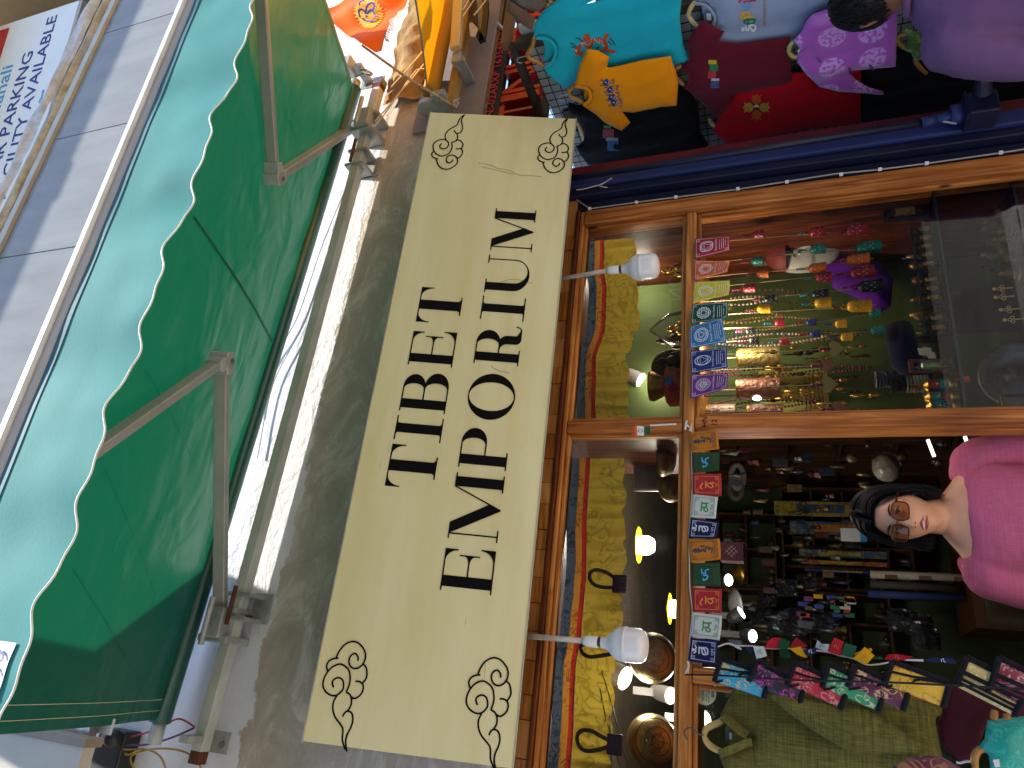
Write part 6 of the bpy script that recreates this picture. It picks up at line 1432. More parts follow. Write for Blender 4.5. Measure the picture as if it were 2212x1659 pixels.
# yellow green poster on the window back
T = thing('tour_poster', 'olive tour poster with red capitals on the display back', 'poster', P(1720, 850, .49))
x1, z1 = P(1640, 800, .49).x, P(1640, 850, .49).z; x0, z0 = 1.10, P(1790, 850, .49).z
b = MB(); b.box((x0, .493, z0), (x1, .498, z1)); b.build('sheet', M('poster_olive', '#8f9440', .7), T)
fr = Fr((x0, .4925, z0), (1, 0, 0), (0, 0, 1)); W_, H_ = x1-x0, z1-z0
b = MB(); b.text(fr, 'HIMACHAL TOURISM', W_*.095, W_/2, H_*.78, .001, 'CENTER'); b.build('red_heading', M('poster_red', '#8c2a2c', .7), T)
b = MB(); b.text(fr, 'MANALI', W_*.13, W_/2, H_*.55, .001, 'CENTER'); b.build('dark_heading', M('poster_ink', '#2f3520', .7), T); b = MB(); b.text(fr, 'DAILY TOUR', W_*.07, W_/2, H_*.40, .001, 'CENTER'); b.build('dark_heading', M('poster_ink', '#2f3520', .7), T)
b = MB()
for k in range(5): b.strip(fr, [(W_*.12, H_*(.32-.06*k)), (W_*(.9-.1*(k % 2)), H_*(.32-.06*k))], .004, .001)
stuff(b.build('small_print', MATS['poster_red'], T))
c = P(1600+118, 755, .2); 
# ================================================================ INSIDE THE SHOP
SHW = woodmat('shelf_wood', '#5f3f22', '#3f2814', 2, .7, False); GRN = M('shelf_green', '#38452a', .85, var=.12)
T = thing('shop_room', 'dim shop interior with green walls behind the doorway', 'room', (.4, 1.6, 0))
def room(name, a, c, m): b = MB(); b.box(a, c); return b.build(name, m, T)
room('back_wall', (-1.2, 3.02, .0), (1.85, 3.1, 2.66), GRN); room('right_wall', (1.781, .53, .0), (1.85, 3.02, 2.66), GRN); room('left_wall', (-1.25, .1, 0), (-1.2, 3.02, 2.66), GRN)
room('ceiling', (-1.2, .1, 2.625), (1.85, 3.02, 2.66), M('room_ceiling', '#6a5a44', .8)); room('floor', (-1.2, .1, .121), (1.85, 3.02, .14), M('room_floor', '#3a3028', .7))
JUNK = [M('trinket_'+c, c, .35, .5, var=.5, scale=60) for c in ('#7a6844', '#4a3d28', '#9a8a62', '#6b5a4a', '#8c8c90')]
rnd = random.Random(11)
def trinket(b, c, s):
    k = rnd.randrange(4)
    if k == 0: b.lathe(c, (rnd.uniform(-.3, .3), rnd.uniform(-.3, .3), 1), [(s*.5, 0), (s*.6, s*.2), (s*.25, s*.5), (s*.35, s*.8), (s*.1, s*1.2)], 9)
    elif k == 1: b.ball(c + V((0, 0, s*.5)), s*.55, 9, 6, (1, .8, rnd.uniform(.6, 1.3)))
    elif k == 2: b.tube([c, c + V((rnd.uniform(-.4, .4)*s, rnd.uniform(-.3, .3)*s, s*1.4))], [s*.35, s*.15], 7)
    else: b.box(c - V((s*.4, s*.3, 0)), c + V((s*.4, s*.3, s*rnd.uniform(.5, 1.1))))
def shelf_unit(label, x0, x1, z0, z1, nx, nz_, Y0, Y1, fill=1., big=.05, xaxis=True, Xw=None):
    """open pigeon hole shelves along X (front at Y0) or along Y on the right wall (front at Xw)"""
    if xaxis: m3 = lambda u, d, z: V((x0 + (x1-x0)*u, Y0 + (Y1-Y0)*d, z))
    else: m3 = lambda u, d, z: V((Xw + .25*d, x0 + (x1-x0)*u, z))
    T = thing('pigeonhole_shelf', label, 'shelf', m3(.5, .5, z0))
    def slab(a, c, name):
        b = MB(); b.box(a, c); b.build(name, SHW, T)
    for i in range(nx+1):
        u = i/nx; p, q = m3(u, 0, z0), m3(u, .98, z1); e = V((.008, 0, 0)) if xaxis else V((0, .008, 0)); slab(p-e, q+e, 'upright')
    for j in range(nz_+1):
        z = z0 + (z1-z0)*j/nz_; p, q = m3(0, .002, z-.007), m3(1, .97, z+.007); slab(p, q, 'board')
    p, q = m3(0, .98, z0), m3(1, 1, z1); b = MB(); b.box(p, q); b.build('back', GRN, T)
    for i in range(nx):
        for j in range(nz_):
            if rnd.random() > fill: continue
            for s in range(rnd.randint(2, 5)):
                zz = z0 + (z1-z0)*j/nz_ + .0075
                c = m3((i + rnd.uniform(.2, .8))/nx, rnd.uniform(.25, .75), zz); sz = rnd.uniform(.5, 1.0)*big
                b = MB(); trinket(b, c, sz); o = b.build('trinket', rnd.choice(JUNK), None, True, loc=c)
                tag(o, 'small dull metal trinket standing in the %s' % label.replace(' of brass figures', '').replace(' of wrapped wares', '').replace(' of small goods', ''), 'trinket', 'trinkets in the ' + label)
shelf_unit('pigeonhole shelf of brass figures on the right wall inside the doorway', 2.05, 2.95, .95, 2.45, 3, 5, 0, 0, 1., .075, False, 1.53)
shelf_unit('pigeonhole shelf of brass figures beyond the hanging scrolls', .80, 1.28, 1.95, 2.5, 2, 3, 2.76, 3.0, .6, .05)
shelf_unit('pigeonhole shelf of wrapped wares above the dark counter', .25, .78, 1.3, 2.45, 3, 5, 2.76, 3.0, .9, .06)
shelf_unit('low pigeonhole shelf of small goods behind the woman', .80, 1.45, 1.15, 1.9, 5, 4, 2.70, 2.95, .9, .05)
# scrolls hanging in front of the back wall
def scroll(px0, px1, Y, border, centre, lab, extra=None):
    (x0, y0), (x1, y1) = px0, px1; a, c = P(x0, y0, Y), P(x1, y1, Y); xl, xr = min(a.x, c.x), max(a.x, c.x); zt, zb_ = max(a.z, c.z), min(a.z, c.z)
    T = thing('hanging_scroll', lab, 'scroll', V(((xl+xr)/2, Y, zt)), 'cloth scrolls hanging inside the shop')
    b = MB(); b.box((xl, Y, zb_), (xr, Y+.008, zt)); b.build('cloth', border, T)
    b = MB(); w_, h_ = xr-xl, zt-zb_; b.box((xl+w_*.2, Y-.003, zb_+h_*.3), (xr-w_*.2, Y-.0005, zt-h_*.22)); b.build('picture', centre, T)
    b = MB(); b.tube([V((xl-.01, Y, zb_)), V((xr+.01, Y, zb_))], .009, 8); b.build('rod', SHW, T)
BY = brocade('scroll_yellow', '#a08a22', '#5f5a1a', 30); BB = brocade('scroll_blue', '#24406a', '#6d7a3c', 26); BO = brocade('scroll_orange', '#a85a1e', '#b58a2a', 40)
scroll((1672, 1082), (1895, 1118), 2.66, BY, BB, 'yellow brocade scroll with a blue picture, nearest the right shelf'); scroll((1705, 1125), (1965, 1160), 2.66, BB, BO, 'blue scroll with an orange panel beside the yellow scroll')
scroll((1725, 1185), (1920, 1208), 2.62, BB, BY, 'blue scroll with a yellow figure panel'); scroll((1730, 1208), (1920, 1225), 2.60, brocade('scroll_red', '#8c2a22', '#a8872c', 30), BY, 'red scroll with a yellow panel'); scroll((1738, 1228), (1920, 1242), 2.58, M('scroll_royal', '#1c2a8a', .6), BY, 'royal blue scroll beside the red scroll')
for x, y, r_c, lab in ((1593, 1030, '#8a8578', 'pale ring shaped plaque beside the scrolls'), (1590, 1052, '#5f584a', 'dull ring shaped plaque under the pale one')):
    c = P(x, y, 2.4); b = MB(); b.tube([c + V((math.cos(t)*.08, 0, math.sin(t)*.04)) for t in [math.tau*j/20 for j in range(20)]], .02, 7, closed=True); tag(b.build('ring_plaque', M('plaque_'+r_c, r_c, .6), None, True, loc=c), lab, 'plaque')
# endless knot box, steel bowls, spotlights near the doorway
c0, c1 = P(1556, 1210, .7), P(1605, 1172, .7); T = thing('knot_banner', 'maroon box cover with a silver endless knot behind the middle orange card', 'banner', (c0+c1)/2)
b = MB(); b.box((min(c0.x, c1.x), .70, min(c0.z, c1.z)), (max(c0.x, c1.x), .76, max(c0.z, c1.z))); b.build('cover', M('maroon_cover', '#4a2632', .7), T)
cc = (c0+c1)/2; fr = Fr((cc.x, .698, cc.z), (1, 0, 0), (0, 0, 1)); b = MB(); s = abs(c1.x-c0.x)*.13
for k in range(3):
    o = (k-1)*s*.9
    b.strip(fr, [(-1.6*s + o, -1.6*s - o), (1.6*s + o, 1.6*s - o)], s*.2, .001 + .0004*k); b.strip(fr, [(-1.6*s + o, 1.6*s + o), (1.6*s + o, -1.6*s + o)], s*.2, .0025 + .0004*k)
b.build('knot_print', M('knot_silver', '#a39aa0', .5), T)
for x, y, lab in ((1573, 1253, 'round ceiling spotlight beside the lower green card'), (1600, 1324, 'round ceiling spotlight seen edge on beside the white card'), (1625, 1374, 'round ceiling spotlight beside the string of small flags')):
    q = P(x, y, 1.5); spot('ceiling_spot', lab, q, (-.1 if x != 1600 else .6, -.75 if x != 1600 else -.3, -1), .034, M('lit_lamp_cool', (.85, .93, 1), .4, var=0, emit=4.), BLACKM, None, .07)
for x, y, r, lab in ((1590, 1322-15, .09, 'steel bowl hanging upside down by the spotlights'), (1597, 1240, .06, 'brass bowl by the ceiling spotlight')):
    q = P(x, y, 1.9); b = MB(); b.lathe(q, (-.2, -.4, .9), [(.001, .04), (r*.3, .036), (r*.8, .012), (r, 0), (r*.98, -.003)], 26, False); tag(b.build('metal_bowl', STEEL if 'steel' in lab else BRASS, None, True, loc=q), lab, 'bowl')
# coloured hangings, plastic wrapped goods
CLR = ('#b5302f', '#c9901c', '#1f6a4a', '#2a3f86', '#b9b4ac', '#7a2a5c')
for i in range(22):
    x = 1690 + rnd.uniform(0, 160); y = 1288 + rnd.uniform(0, 45); c = P(x, y, 2.3); b = MB(); b.box(c - V((.012, .004, .025)), c + V((.012, .004, .025)))
    tag(b.build('cloth_tag', M('tagcol_'+CLR[i % 6], CLR[i % 6], .7), None, loc=c), 'small %s cloth charm hanging in the dim shop' % ('red', 'ochre', 'green', 'blue', 'pale', 'plum')[i % 6], 'charm', '%s cloth charms hanging in the dim shop' % ('red', 'ochre', 'green', 'blue', 'pale', 'plum')[i % 6])
PLS = M('plastic_wrap', '#34373c', .15, var=.5, scale=14, spec=.9, bump=1., bscale=18)
for i, (x, y, s) in enumerate(((1640, 1330, .07), (1690, 1345, .11), (1745, 1340, .11), (1700, 1270, .08), (1760, 1262, .07), (1950, 1340, .10), (1985, 1350, .09), (2000, 1380, .09), (1840, 1170, .06), (1925, 1128, .09), (1890, 1080, .07), (1780, 1345, .10), (1660, 1295, .06))):
    c = P(x, y, 2.45); b = MB(); b.grid(lambda u, v: c + V(((u-.5)*s*1.3, -.06*math.sin(math.pi*u)*math.sin(math.pi*v) - .03*nz((u*4, v*4, i)), (v-.5)*s*1.6)), 10, 10); o = b.build('wrapped_packet', PLS, None, False, loc=c)
    tag(o, 'crinkled plastic wrapped packet hanging %s' % ('above the leaning cloth rolls' if x < 1700 else 'beside the small coloured cloth charms' if x < 1830 else 'low in the dark behind the small prayer flags' if y > 1300 else 'near the head of the woman'), 'packet', 'plastic wrapped packets in the dim shop, %d' % (1 if x < 1700 else 2 if x < 1830 else 3 if y > 1300 else 4))
# things near the woman: counter case, knick-knacks, upright banner rolls
T = thing('glass_counter', 'dark wooden counter with glass front behind the woman', 'counter', (.95, 2.2, .14))
b = MB(); b.box((.55, 2.1, .14), (1.5, 2.55, .98)); b.build('case', M('counter_brown', '#4a2c18', .5), T)
for k in range(3): b = MB(); b.box((.56 + .32*k, 2.09, .5), (.84 + .32*k, 2.098, .93)); b.build('glass_panel', M('counter_glass', '#3a3524', .1), T)
for x, y0_, y1_, cl, lab in ((1880, 1241, 2130, '#a49a8c', 'tall pale rolled cloth with dark writing leaning by the wall'), (1880, 1262, 2060, '#3a3330', 'tall dark rolled cloth behind the pale one'), (1875, 1283, 2080, '#1f2f63', 'tall dark blue rolled cloth leaning by the wall')):
    a, c = P(x, y0_, 2.2), P(y1_, y0_+ 8, 2.2); b = MB(); b.tube([a, c], .022, 10); T = thing('rolled_banner', lab, 'roll', c); b.build('roll', M('roll_'+cl, cl, .7, var=.2, scale=20), T, smooth=True)
    if cl == '#a49a8c':
        b = MB()
        for k in range(3): p = a.lerp(c, .3*k+.18); b.box(p - V((.023, .024, .03)), p + V((-.002, .0, .03)))
        b.build('brown_motif', M('motif_brown', '#5a4236', .7), T)
q = P(1838, 1156, 1.9); T = thing('payment_stand', 'white and blue upright payment stand on the counter', 'stand', q)
b = MB(); b.box(q - V((.035, .01, .045)), q + V((.035, .0, .05))); b.build('white_card', M('stand_white', '#aeb2b6', .4), T); b = MB(); b.box(q - V((.035, .012, .075)), q + V((.035, .002, -.046))); b.build('blue_foot', M('stand_blue', '#2d7ab5', .4), T)
# warm strip lights seen in the counter mirror
for x, y, lab in ((2010, 962, 'thin warm strip light beside the door post'), (2090, 955, 'thin warm strip light lower beside the door post')):
    a, c = P(x-6, y-12, 1.8), P(x+8, y+24, 1.8); b = MB(); b.beam(a, c, .014, .014, (0, 1, 0)); tag(b.build('strip_light', M('lit_strip', (1, .85, .62), .4, var=0, emit=.9), None, loc=a), lab, 'strip light')
q = P(1915, 1010, 1.3); T = thing('bag_of_goods', 'clear plastic bag of brass goods near the woman', 'bag', q)
b = MB(); b.ball(q, .07, 14, 10, (1, .8, .9)); b.build('bag', M('cloudy_plastic', '#6d6a60', .2, col2='#9a958a', scale=20, bump=.8, bscale=30), T, smooth=True)
for i, (x, y) in enumerate(((1880, 1025), (1884, 1040), (1888, 1055), (1894, 1068), (1900, 1000), (1940, 985), (1960, 985), (1930, 1055), (2075, 1000), (2050, 960), (2120, 945), (1880, 960), (1850, 990))):
    c = P(x, y, 1.5); b = MB(); trinket(b, c, .045); tag(b.build('trinket', JUNK[i % 5], None, True, loc=c), 'small dull metal trinket among others in the dim shop shelves', 'trinket', 'trinkets in the dim shelves inside the shop')
# dark glass door leaf folded inwards at the left of the doorway
T = thing('glass_door_leaf', 'black framed glass door leaf standing open at the left of the doorway', 'door', (.13, .1, .14))
b = MB(); b.box((.128, .101, 2.06), (.150, .85, 2.12)); b.build('top_rail', BLACKM, T); b = MB(); b.box((.128, .101, .14), (.150, .16, 2.059)); b.build('front_stile', BLACKM, T); b = MB(); b.box((.128, .79, .14), (.150, .85, 2.059)); b.build('rear_stile', BLACKM, T)
b = MB(); b.box((.136, .161, .16), (.142, .789, 2.058)); b.build('door_pane', glassmat('tinted_door_glass', (.25, .27, .28), 1.52), T)
# point lights at the shop's own lamps, plus added fill lights
def lamp_or_fill_light(q, pw, col=(1, .9, .75), r=.05):
    l = bpy.data.lights.new('shop_lamp_or_fill', 'POINT'); l.energy = pw; l.color = col; l.shadow_soft_size = r
    o = bpy.data.objects.new('shop_lamp_or_fill', l); COL.objects.link(o); o.location = q; return o
lamp_or_fill_light(P(1395, 1178, .75) - V((0, 0, .06)), 3.2); lamp_or_fill_light(P(1449, 1503, .9) + V((-.05, -.12, -.14)), 3.5); lamp_or_fill_light(P(1573, 1253, 1.5) + V((-.01, -.08, -.09)), .7, (.9, .95, 1)); lamp_or_fill_light(P(1625, 1374, 1.5) + V((-.01, -.08, -.09)), .6, (.9, .95, 1))
lamp_or_fill_light(P(1385, 822, .5) + V((-.03, -.06, -.08)), 1.1)

T = thing('display_lamp', 'round white lamp glowing high in the lower right display window', 'lamp', P(1635, 852, .30))
b = MB(); q = P(1635, 852, .30); b.ball(q, .024, 18, 12); b.build('globe', M('lit_globe', (1, .97, .9), .4, var=0, emit=2.2), T, smooth=True)
b = MB(); b.tube([q + V((0, 0, .024)), V((q.x, q.y, 2.14))], .003, 6); b.build('cord', BLACKM, T)
lamp_or_fill_light(V((1.30, .16, 2.05)), 3.5, (1, .93, .82), .06)  # added fill for the display window, set apart from the globe
lamp_or_fill_light(P(1350, 1465, .4) + V((-.03, -.05, -.07)), 1.8)
lamp_or_fill_light(P(1385, 822, .5) + V((.45, -.14, .0)), 1.3)  # added fill for the right transom window, no lamp hangs here
# more dangling wares in the dark behind the doorway
rnd = random.Random(77)
DARKC = [M('ware_'+c, c, .4, .3, var=.5, scale=50) for c in ('#5a4c30', '#3a3f4a', '#6d5638', '#4d2626', '#2c3a52', '#7d7a70')]
for i in range(110):
    x = rnd.uniform(1565, 1850); y = rnd.uniform(960, 1390)
    if 1870 > x > 1840 and y < 1250: continue
    Yd = rnd.uniform(2.2, 2.55) if y > 1085 else rnd.uniform(1.0, 1.5); c = P(x, y, Yd); s = rnd.uniform(.016, .04); b = MB()
    k = rnd.randrange(3)
    if k == 0: b.lathe(c, (0, 0, 1), [(s*.2, 0), (s*.6, s*.3), (s*.35, s), (s*.5, s*1.4), (.001, s*1.8)], 8)
    elif k == 1: b.box(c - V((s*.5, s*.15, s)), c + V((s*.5, s*.15, s)))
    else: b.tube([c + V((0, 0, s*2)), c, c + V((s*.6, 0, -s*.8))], [s*.15, s*.4, s*.1], 6)
    zone = 'beside the door post' if y < 1085 else 'between the cloth scrolls' if y < 1235 else 'near the ceiling spotlights'
    tag(b.build('hanging_ware', rnd.choice(DARKC), None, k == 2, loc=c), 'small dull ware hanging in the dark shop %s' % zone, 'ware', 'small wares hanging %s' % zone)
# crowded goods of the lower right window
NB = [M('strand_'+c, c, .35, .2, var=.4, scale=90) for c in ('#6d2a34', '#3a2a22', '#8a6a3a', '#c9b9a0', '#2a4a52', '#7a4a2a')]
for i, (x, y) in enumerate(((1700, 640), (1718, 668), (1735, 700), (1755, 735), (1690, 735), (1705, 800), (1740, 870), (1770, 880), (1660, 690), (1648, 655), (1770, 800), (1830, 730), (1850, 800))):
    Yd = .36 + .02*(i % 4); t = P(x-110, y, Yd); t.z = 2.12; w_ = .018 + .012*rnd.random(); zb = P(x, y, Yd).z - .05; b = MB()
    pts = [V((t.x - w_*math.sin(math.pi*j/16)*(1 if j else 1) , Yd, t.z + (zb-t.z)*j/16)) for j in range(17)] + [V((t.x + w_*math.sin(math.pi*j/16), Yd, t.z + (zb-t.z)*j/16)) for j in range(16, -1, -1)]
    for p in resample(pts, .012, False): b.ball(p, .0055, 6, 4)
    tag(b.build('bead_necklace', NB[i % 6], None, True, loc=t), '%s bead necklace hanging at the back of the lower right window' % ('wine red', 'dark brown', 'honey', 'cream', 'petrol', 'rust brown')[i % 6], 'necklace', '%s bead necklaces at the back of the window' % ('wine red', 'dark brown', 'honey', 'cream', 'petrol', 'rust brown')[i % 6])
for i in range(46):
    x = rnd.uniform(1650, 1890); y = rnd.uniform(745, 895); Yd = rnd.uniform(.24, .42); c = P(x, y, Yd)
    if c.x < .94: continue
    s = rnd.uniform(.01, .02); b = MB(); b.tube([c + V((0, 0, s*3)), c], [s*.1, s*.3], 5); b.lathe(c, (0, 0, -1), [(s*.2, 0), (s*.5, s*.5), (s*.55, s*1.4), (s*.15, s*2), (.001, s*2.4)], 8)
    tag(b.build('brass_charm', BRASS if i % 3 else BRZ, None, True, loc=c), 'small brass charm dangling behind the heart pendants', 'charm', 'brass charms behind the heart pendants')
for i in range(26):
    x = rnd.uniform(2030, 2210); y = rnd.uniform(380, 640); Yd = rnd.uniform(.2, .42); c = P(x, y, Yd); c.z = Z2 + .001 if x < 2170 else .90; s = rnd.uniform(.025, .05); b = MB(); trinket(b, c, s)
    w_ = 'lower glass shelf' if c.z > 1 else 'floor of the lower right window'
    tag(b.build('brass_piece', rnd.choice([BRASS, BRZ, ANT, JUNK[0], JUNK[4]]), None, True, loc=c), 'small brass piece crowded on the %s' % w_, 'ornament', 'brass pieces on the %s' % w_)
for i in range(16):
    x = rnd.uniform(1880, 1990); y = rnd.uniform(560, 880); c = P(x, y, rnd.uniform(.25, .45)); c.z = Z1 + .001; s = rnd.uniform(.03, .06); b = MB(); trinket(b, c, s)
    tag(b.build('brass_piece', rnd.choice([BRASS, BRZ, ANT, DW]), None, True, loc=c), 'small brass piece crowded on the upper glass shelf', 'ornament', 'brass pieces on the upper glass shelf')
# ================================================================ CLOTHES ON THE WIRE RACK (right) 
from mathutils.bvhtree import BVHTree
XS = 2.40
HWD = M('hanger_wood', '#b5813f', .45, col2='#8f5f28', scale=20, stretch=(2, 8, 2)); HPALE = M('hanger_pale', '#c9b27a', .5, var=.1)
T = thing('wire_rack', 'dark wire grid rack standing out from the wall behind the t-shirts', 'display rack', PX(1105, 95, XS+.05))
RB = M('rack_bar', '#3a3129', .7, col2='#221c18', scale=20)
a, c = PX(1107, 97, XS+.05), PX(1168, 250, XS+.05)
b = MB(); b.beam(a, c, .035, .03); b.build('top_bar', RB, T); b = MB(); b.beam(a + V((0, 0, -.018)), a + V((.0, 0, -2.1)), .035, .035, (0, 1, 0)); b.build('upright', RB, T)
d = PX(1152, 82, XS+.02); b = MB(); b.beam(a + V((0, -.0, .03)), a + V((.35, -.0, .03)), .04, .035); b.build('end_block', M('block_wood', '#6a4a36', .7), T)
ya, yb_ = a.y, .75; b = MB()
for k in range(int((yb_-ya)/.042)+1): y = ya + .042*k; b.tube([(XS+.06, y, 1.1), (XS+.06, y, a.z)], .0022, 4, cap=False)
stuff(b.build('upright_wires', M('rack_wire', '#2b2622', .5, .5), T)); b = MB()
for k in range(44): z = a.z - .042*k; b.tube([(XS+.065, ya, z), (XS+.065, yb_, z)], .0022, 4, cap=False)
stuff(b.build('level_wires', M('rack_wire', '#2b2622', .5, .5), T))
T = thing('rack_backing', 'pale grey sheets and boards leaning behind the wire rack', 'sheet', (2.6, .4, 1.2))
b = MB(); b.box((XS+.085, -.42, .13), (XS+.10, 1.5, PX(1176, 200, XS+.085).z)); b.build('side_sheet', M('sheet_grey', '#a9a7a6', .8, var=.12, scale=3), T)
b = MB(); b.box((XS+.074, .06, 2.2), (XS+.082, .2, 2.76)); b.build('brown_board', M('board_brown2', '#5a4432', .8), T)
b = MB(); b.box((2.15, 1.51, .13), (2.6, 1.55, 3.0)); b.build('dark_back', M('dark_back', '#241d1b', .9), T)
class OnCloth:                      # lays prints on a garment's own folds
    def __init__(s, mb, X): s.t = BVHTree.FromPolygons([tuple(v) for v in mb.v], mb.f); s.X = X
    def __call__(s, x, y, c=0.):
        r = ray(x, y).normalized(); h = s.t.ray_cast(CAM, r)[0]
        if h is None: h = PX(x, y, s.X) if s.X is not None else P(x, y, -.1)
        return V(h) - r*(.0018 + c)
def hanger(T, pts, col, X, wd=.017, at=None):
    at = at or (lambda x, y: PX(x, y, X))
    for seg in pts:
        b = MB(); P3 = catmull([at(*q) for q in seg], 5); b.tube(P3, [wd*.5*(.75 + .35*math.sin(math.pi*i/len(P3))) for i in range(len(P3))], 8); b.build('hanger_arm', col, T, smooth=True)
def hook(T, p, X, at=None):
    at = at or (lambda x, y: PX(x, y, X)); q = at(*p); b = MB()
    b.tube([q, q + V((0, 0, .025))] + [q + V((0, .014 + .014*math.cos(t), .03 + .016*math.sin(t))) for t in (math.pi, 2.5, 1.8, 1.2, .5, -.2)], .0018, 5); b.build('hanger_hook', STEEL, T)
def garment(name, label, outline, X, col, seed, neck=None, inner=None, hang=None, hcol=None, slub=0., mat=None, amp=.012, puff=.022, n=(-1, 0, 0), at=None, cat='t-shirt', grp=None, fx=14., rib=7, smooth_ol=False):
    at = at or (lambda x, y: PX(x, y, X))
    T = thing(name, label, cat, at(*outline[0]), grp)
    m = mat or fabric(name + '_' + (col if isinstance(col, str) else 'c'), col, .85, .1, 320, .1, .2, slub=slub)
    mb = cloth([at(*q) for q in outline], n, .013, puff, .03, drape(seed, amp, fx, 1.8, .003))
    mb.build('body', m, T, smooth=True, solid=.0025); S = OnCloth(mb, X)
    nn = V(n).normalized()
    if inner:
        ib = MB(); pts = [at(*q) - nn*.028 for q in inner]; ib = cloth(pts, n, .014, .004, .03, None); ib.build('inner_back', m, T, smooth=True, solid=.002)
    if neck:
        b = MB(); b.strip(S, [(p.x, p.y) for p in catmull([V((a_, c_, 0)) for a_, c_ in neck], 6)], rib, .003); b.build('neck_rib', m, T, smooth=True, solid=.002)
    if hang: hanger(T, hang, hcol or HWD, X, at=(lambda x, y: at(x, y) - nn*.012))
    return T, S, m
GR_ = 't-shirts and tops hung on the wire rack'
def q2(x, y): return (1106 + x/3, y/3)
def q3(x, y): return (1659 + x/3, y/3)
def label_patch(T, c4, X, col='#d2d2d4'):
    b = MB(); b.poly(lambda x, y, c: PX(x, y, X) + V((-c, 0, 0)), c4, .0, .001); b.build('neck_label', M('neck_label', col, .7), T)
# turquoise dragon tee
T, S, m = garment('turquoise_tee', 'turquoise t-shirt with an orange embroidered dragon, hung highest on the rack', [(1152, 82), (1153, 66), (1159, 45), (1171, 28), (1192, 12), (1216, -2), (1276, -14), (1284, 2), (1264, 12), (1290, 6), (1380, -14), (1475, -22), (1468, 43), (1476, 100), (1488, 133), (1455, 148), (1400, 150), (1330, 162), (1290, 175), (1250, 172), (1221, 195), (1195, 175), (1172, 149), (1188, 142), (1200, 126), (1204, 104), (1196, 90), (1182, 81), (1166, 79)], XS-.03, '#1aa6ba', 2., neck=[(1158, 82), (1174, 83), (1190, 90), (1200, 103), (1199, 122), (1190, 138), (1177, 147)], inner=[(1160, 84), (1182, 84), (1198, 95), (1202, 110), (1197, 128), (1186, 142), (1176, 145), (1174, 125), (1176, 112), (1170, 98)], hang=[[(1153, 86), (1150, 102), (1142, 116), (1137, 122)], [(1137, 122), (1143, 130), (1160, 138), (1176, 149)]], grp=GR_)
label_patch(T, [(1179, 104), (1184, 103), (1189, 117), (1184, 118)], XS+.002); hook(T, (1137, 121), XS-.03)
def dz(x, y): return (1026.1 + x/6.827, y/6.827)     # zoom coordinates of the print
ORG = M('thread_orange', '#c2531b', .7, col2='#8f3414', scale=70); DRD = M('thread_dark', '#33242c', .7); WTH = M('thread_white', '#cfc9cf', .7); TEALT = M('thread_teal', '#1f5a66', .7)
b = MB()
for s, wd in (([(1560, 790), (1530, 740), (1560, 660), (1620, 640), (1680, 690), (1710, 640), (1680, 590), (1620, 570), (1640, 520), (1690, 540)], 9), ([(1700, 640), (1740, 600), (1830, 590), (1900, 630), (1940, 700), (1900, 740)], 10), ([(1900, 640), (1920, 580), (1930, 520), (1975, 540)], 7), ([(1900, 740), (1960, 750), (2040, 760), (2050, 790)], 7), ([(1870, 740), (1850, 760), (1800, 770)], 5), ([(1540, 680), (1500, 720), (1490, 770), (1550, 800), (1590, 760)], 8)):
    p = [(p.x, p.y) for p in catmull([V((*dz(*q), 0)) for q in s], 5)]; b.strip(S, p, [wd*(.55 + .5*math.sin(math.pi*(i+1)/(len(p)+1))) for i in range(len(p))], .0008)
b.build('dragon_body_print', ORG, T)
b = MB()
for s in ([(1400, 640), (1450, 650), (1500, 700)], [(1480, 560), (1530, 570), (1600, 620)], [(1420, 690), (1470, 700)], [(1980, 560), (2030, 600), (2060, 660)], [(1780, 740), (1820, 690)], [(1960, 600), (2010, 660)]): b.strip(S, [dz(*q) for q in s], 2.2, .0012)
b.build('dragon_mane_print', DRD, T)
b = MB(); rnd = random.Random(2)
for s in ([(1560, 640), (1600, 620), (1680, 660), (1740, 560), (1880, 600)], [(1760, 580), (1830, 610), (1900, 660)]):
    pp = catmull([V((*dz(*q), 0)) for q in s], 5)
    for p in pp: b.strip(S, [(p.x, p.y), (p.x + rnd.uniform(-3, 3), p.y + rnd.uniform(2, 5))], 1.0, .0015)
b.build('dragon_spine_print', WTH, T)
b = MB(); b.poly(S, px_circ(*dz(1490, 750), 2.4, 10), .002); b.build('dragon_eye_print', WTH, T)
# yellow yak tee
T, S, m = garment('yellow_tee', 'small yellow t-shirt with four blue yaks, over the turquoise one', [q2(*q) for q in ((402, 565), (418, 520), (425, 470), (440, 420), (485, 325), (560, 335), (630, 372), (614, 445), (700, 430), (860, 395), (1030, 372), (1040, 420), (1062, 460), (1077, 560), (1066, 692), (960, 700), (780, 737), (712, 727), (768, 800), (710, 852), (600, 800), (540, 745), (455, 687), (490, 668), (515, 630), (512, 590), (485, 565), (450, 556))], XS-.09, '#e08a06', 5., neck=[q2(*q) for q in ((406, 560), (450, 563), (490, 578), (508, 612), (500, 650), (462, 682))], inner=[q2(*q) for q in ((415, 566), (460, 562), (500, 580), (512, 612), (505, 645), (470, 680), (462, 650), (470, 620), (450, 590))], hang=[[q2(402, 575), q2(375, 590), q2(362, 610)], [q2(362, 610), q2(380, 640), q2(430, 662), q2(468, 685)]], grp=GR_)
hook(T, q2(364, 612), XS-.09)
BYAK = M('thread_blue', '#1f3a80', .7, col2='#122250', scale=60); b = MB(); k = MB()
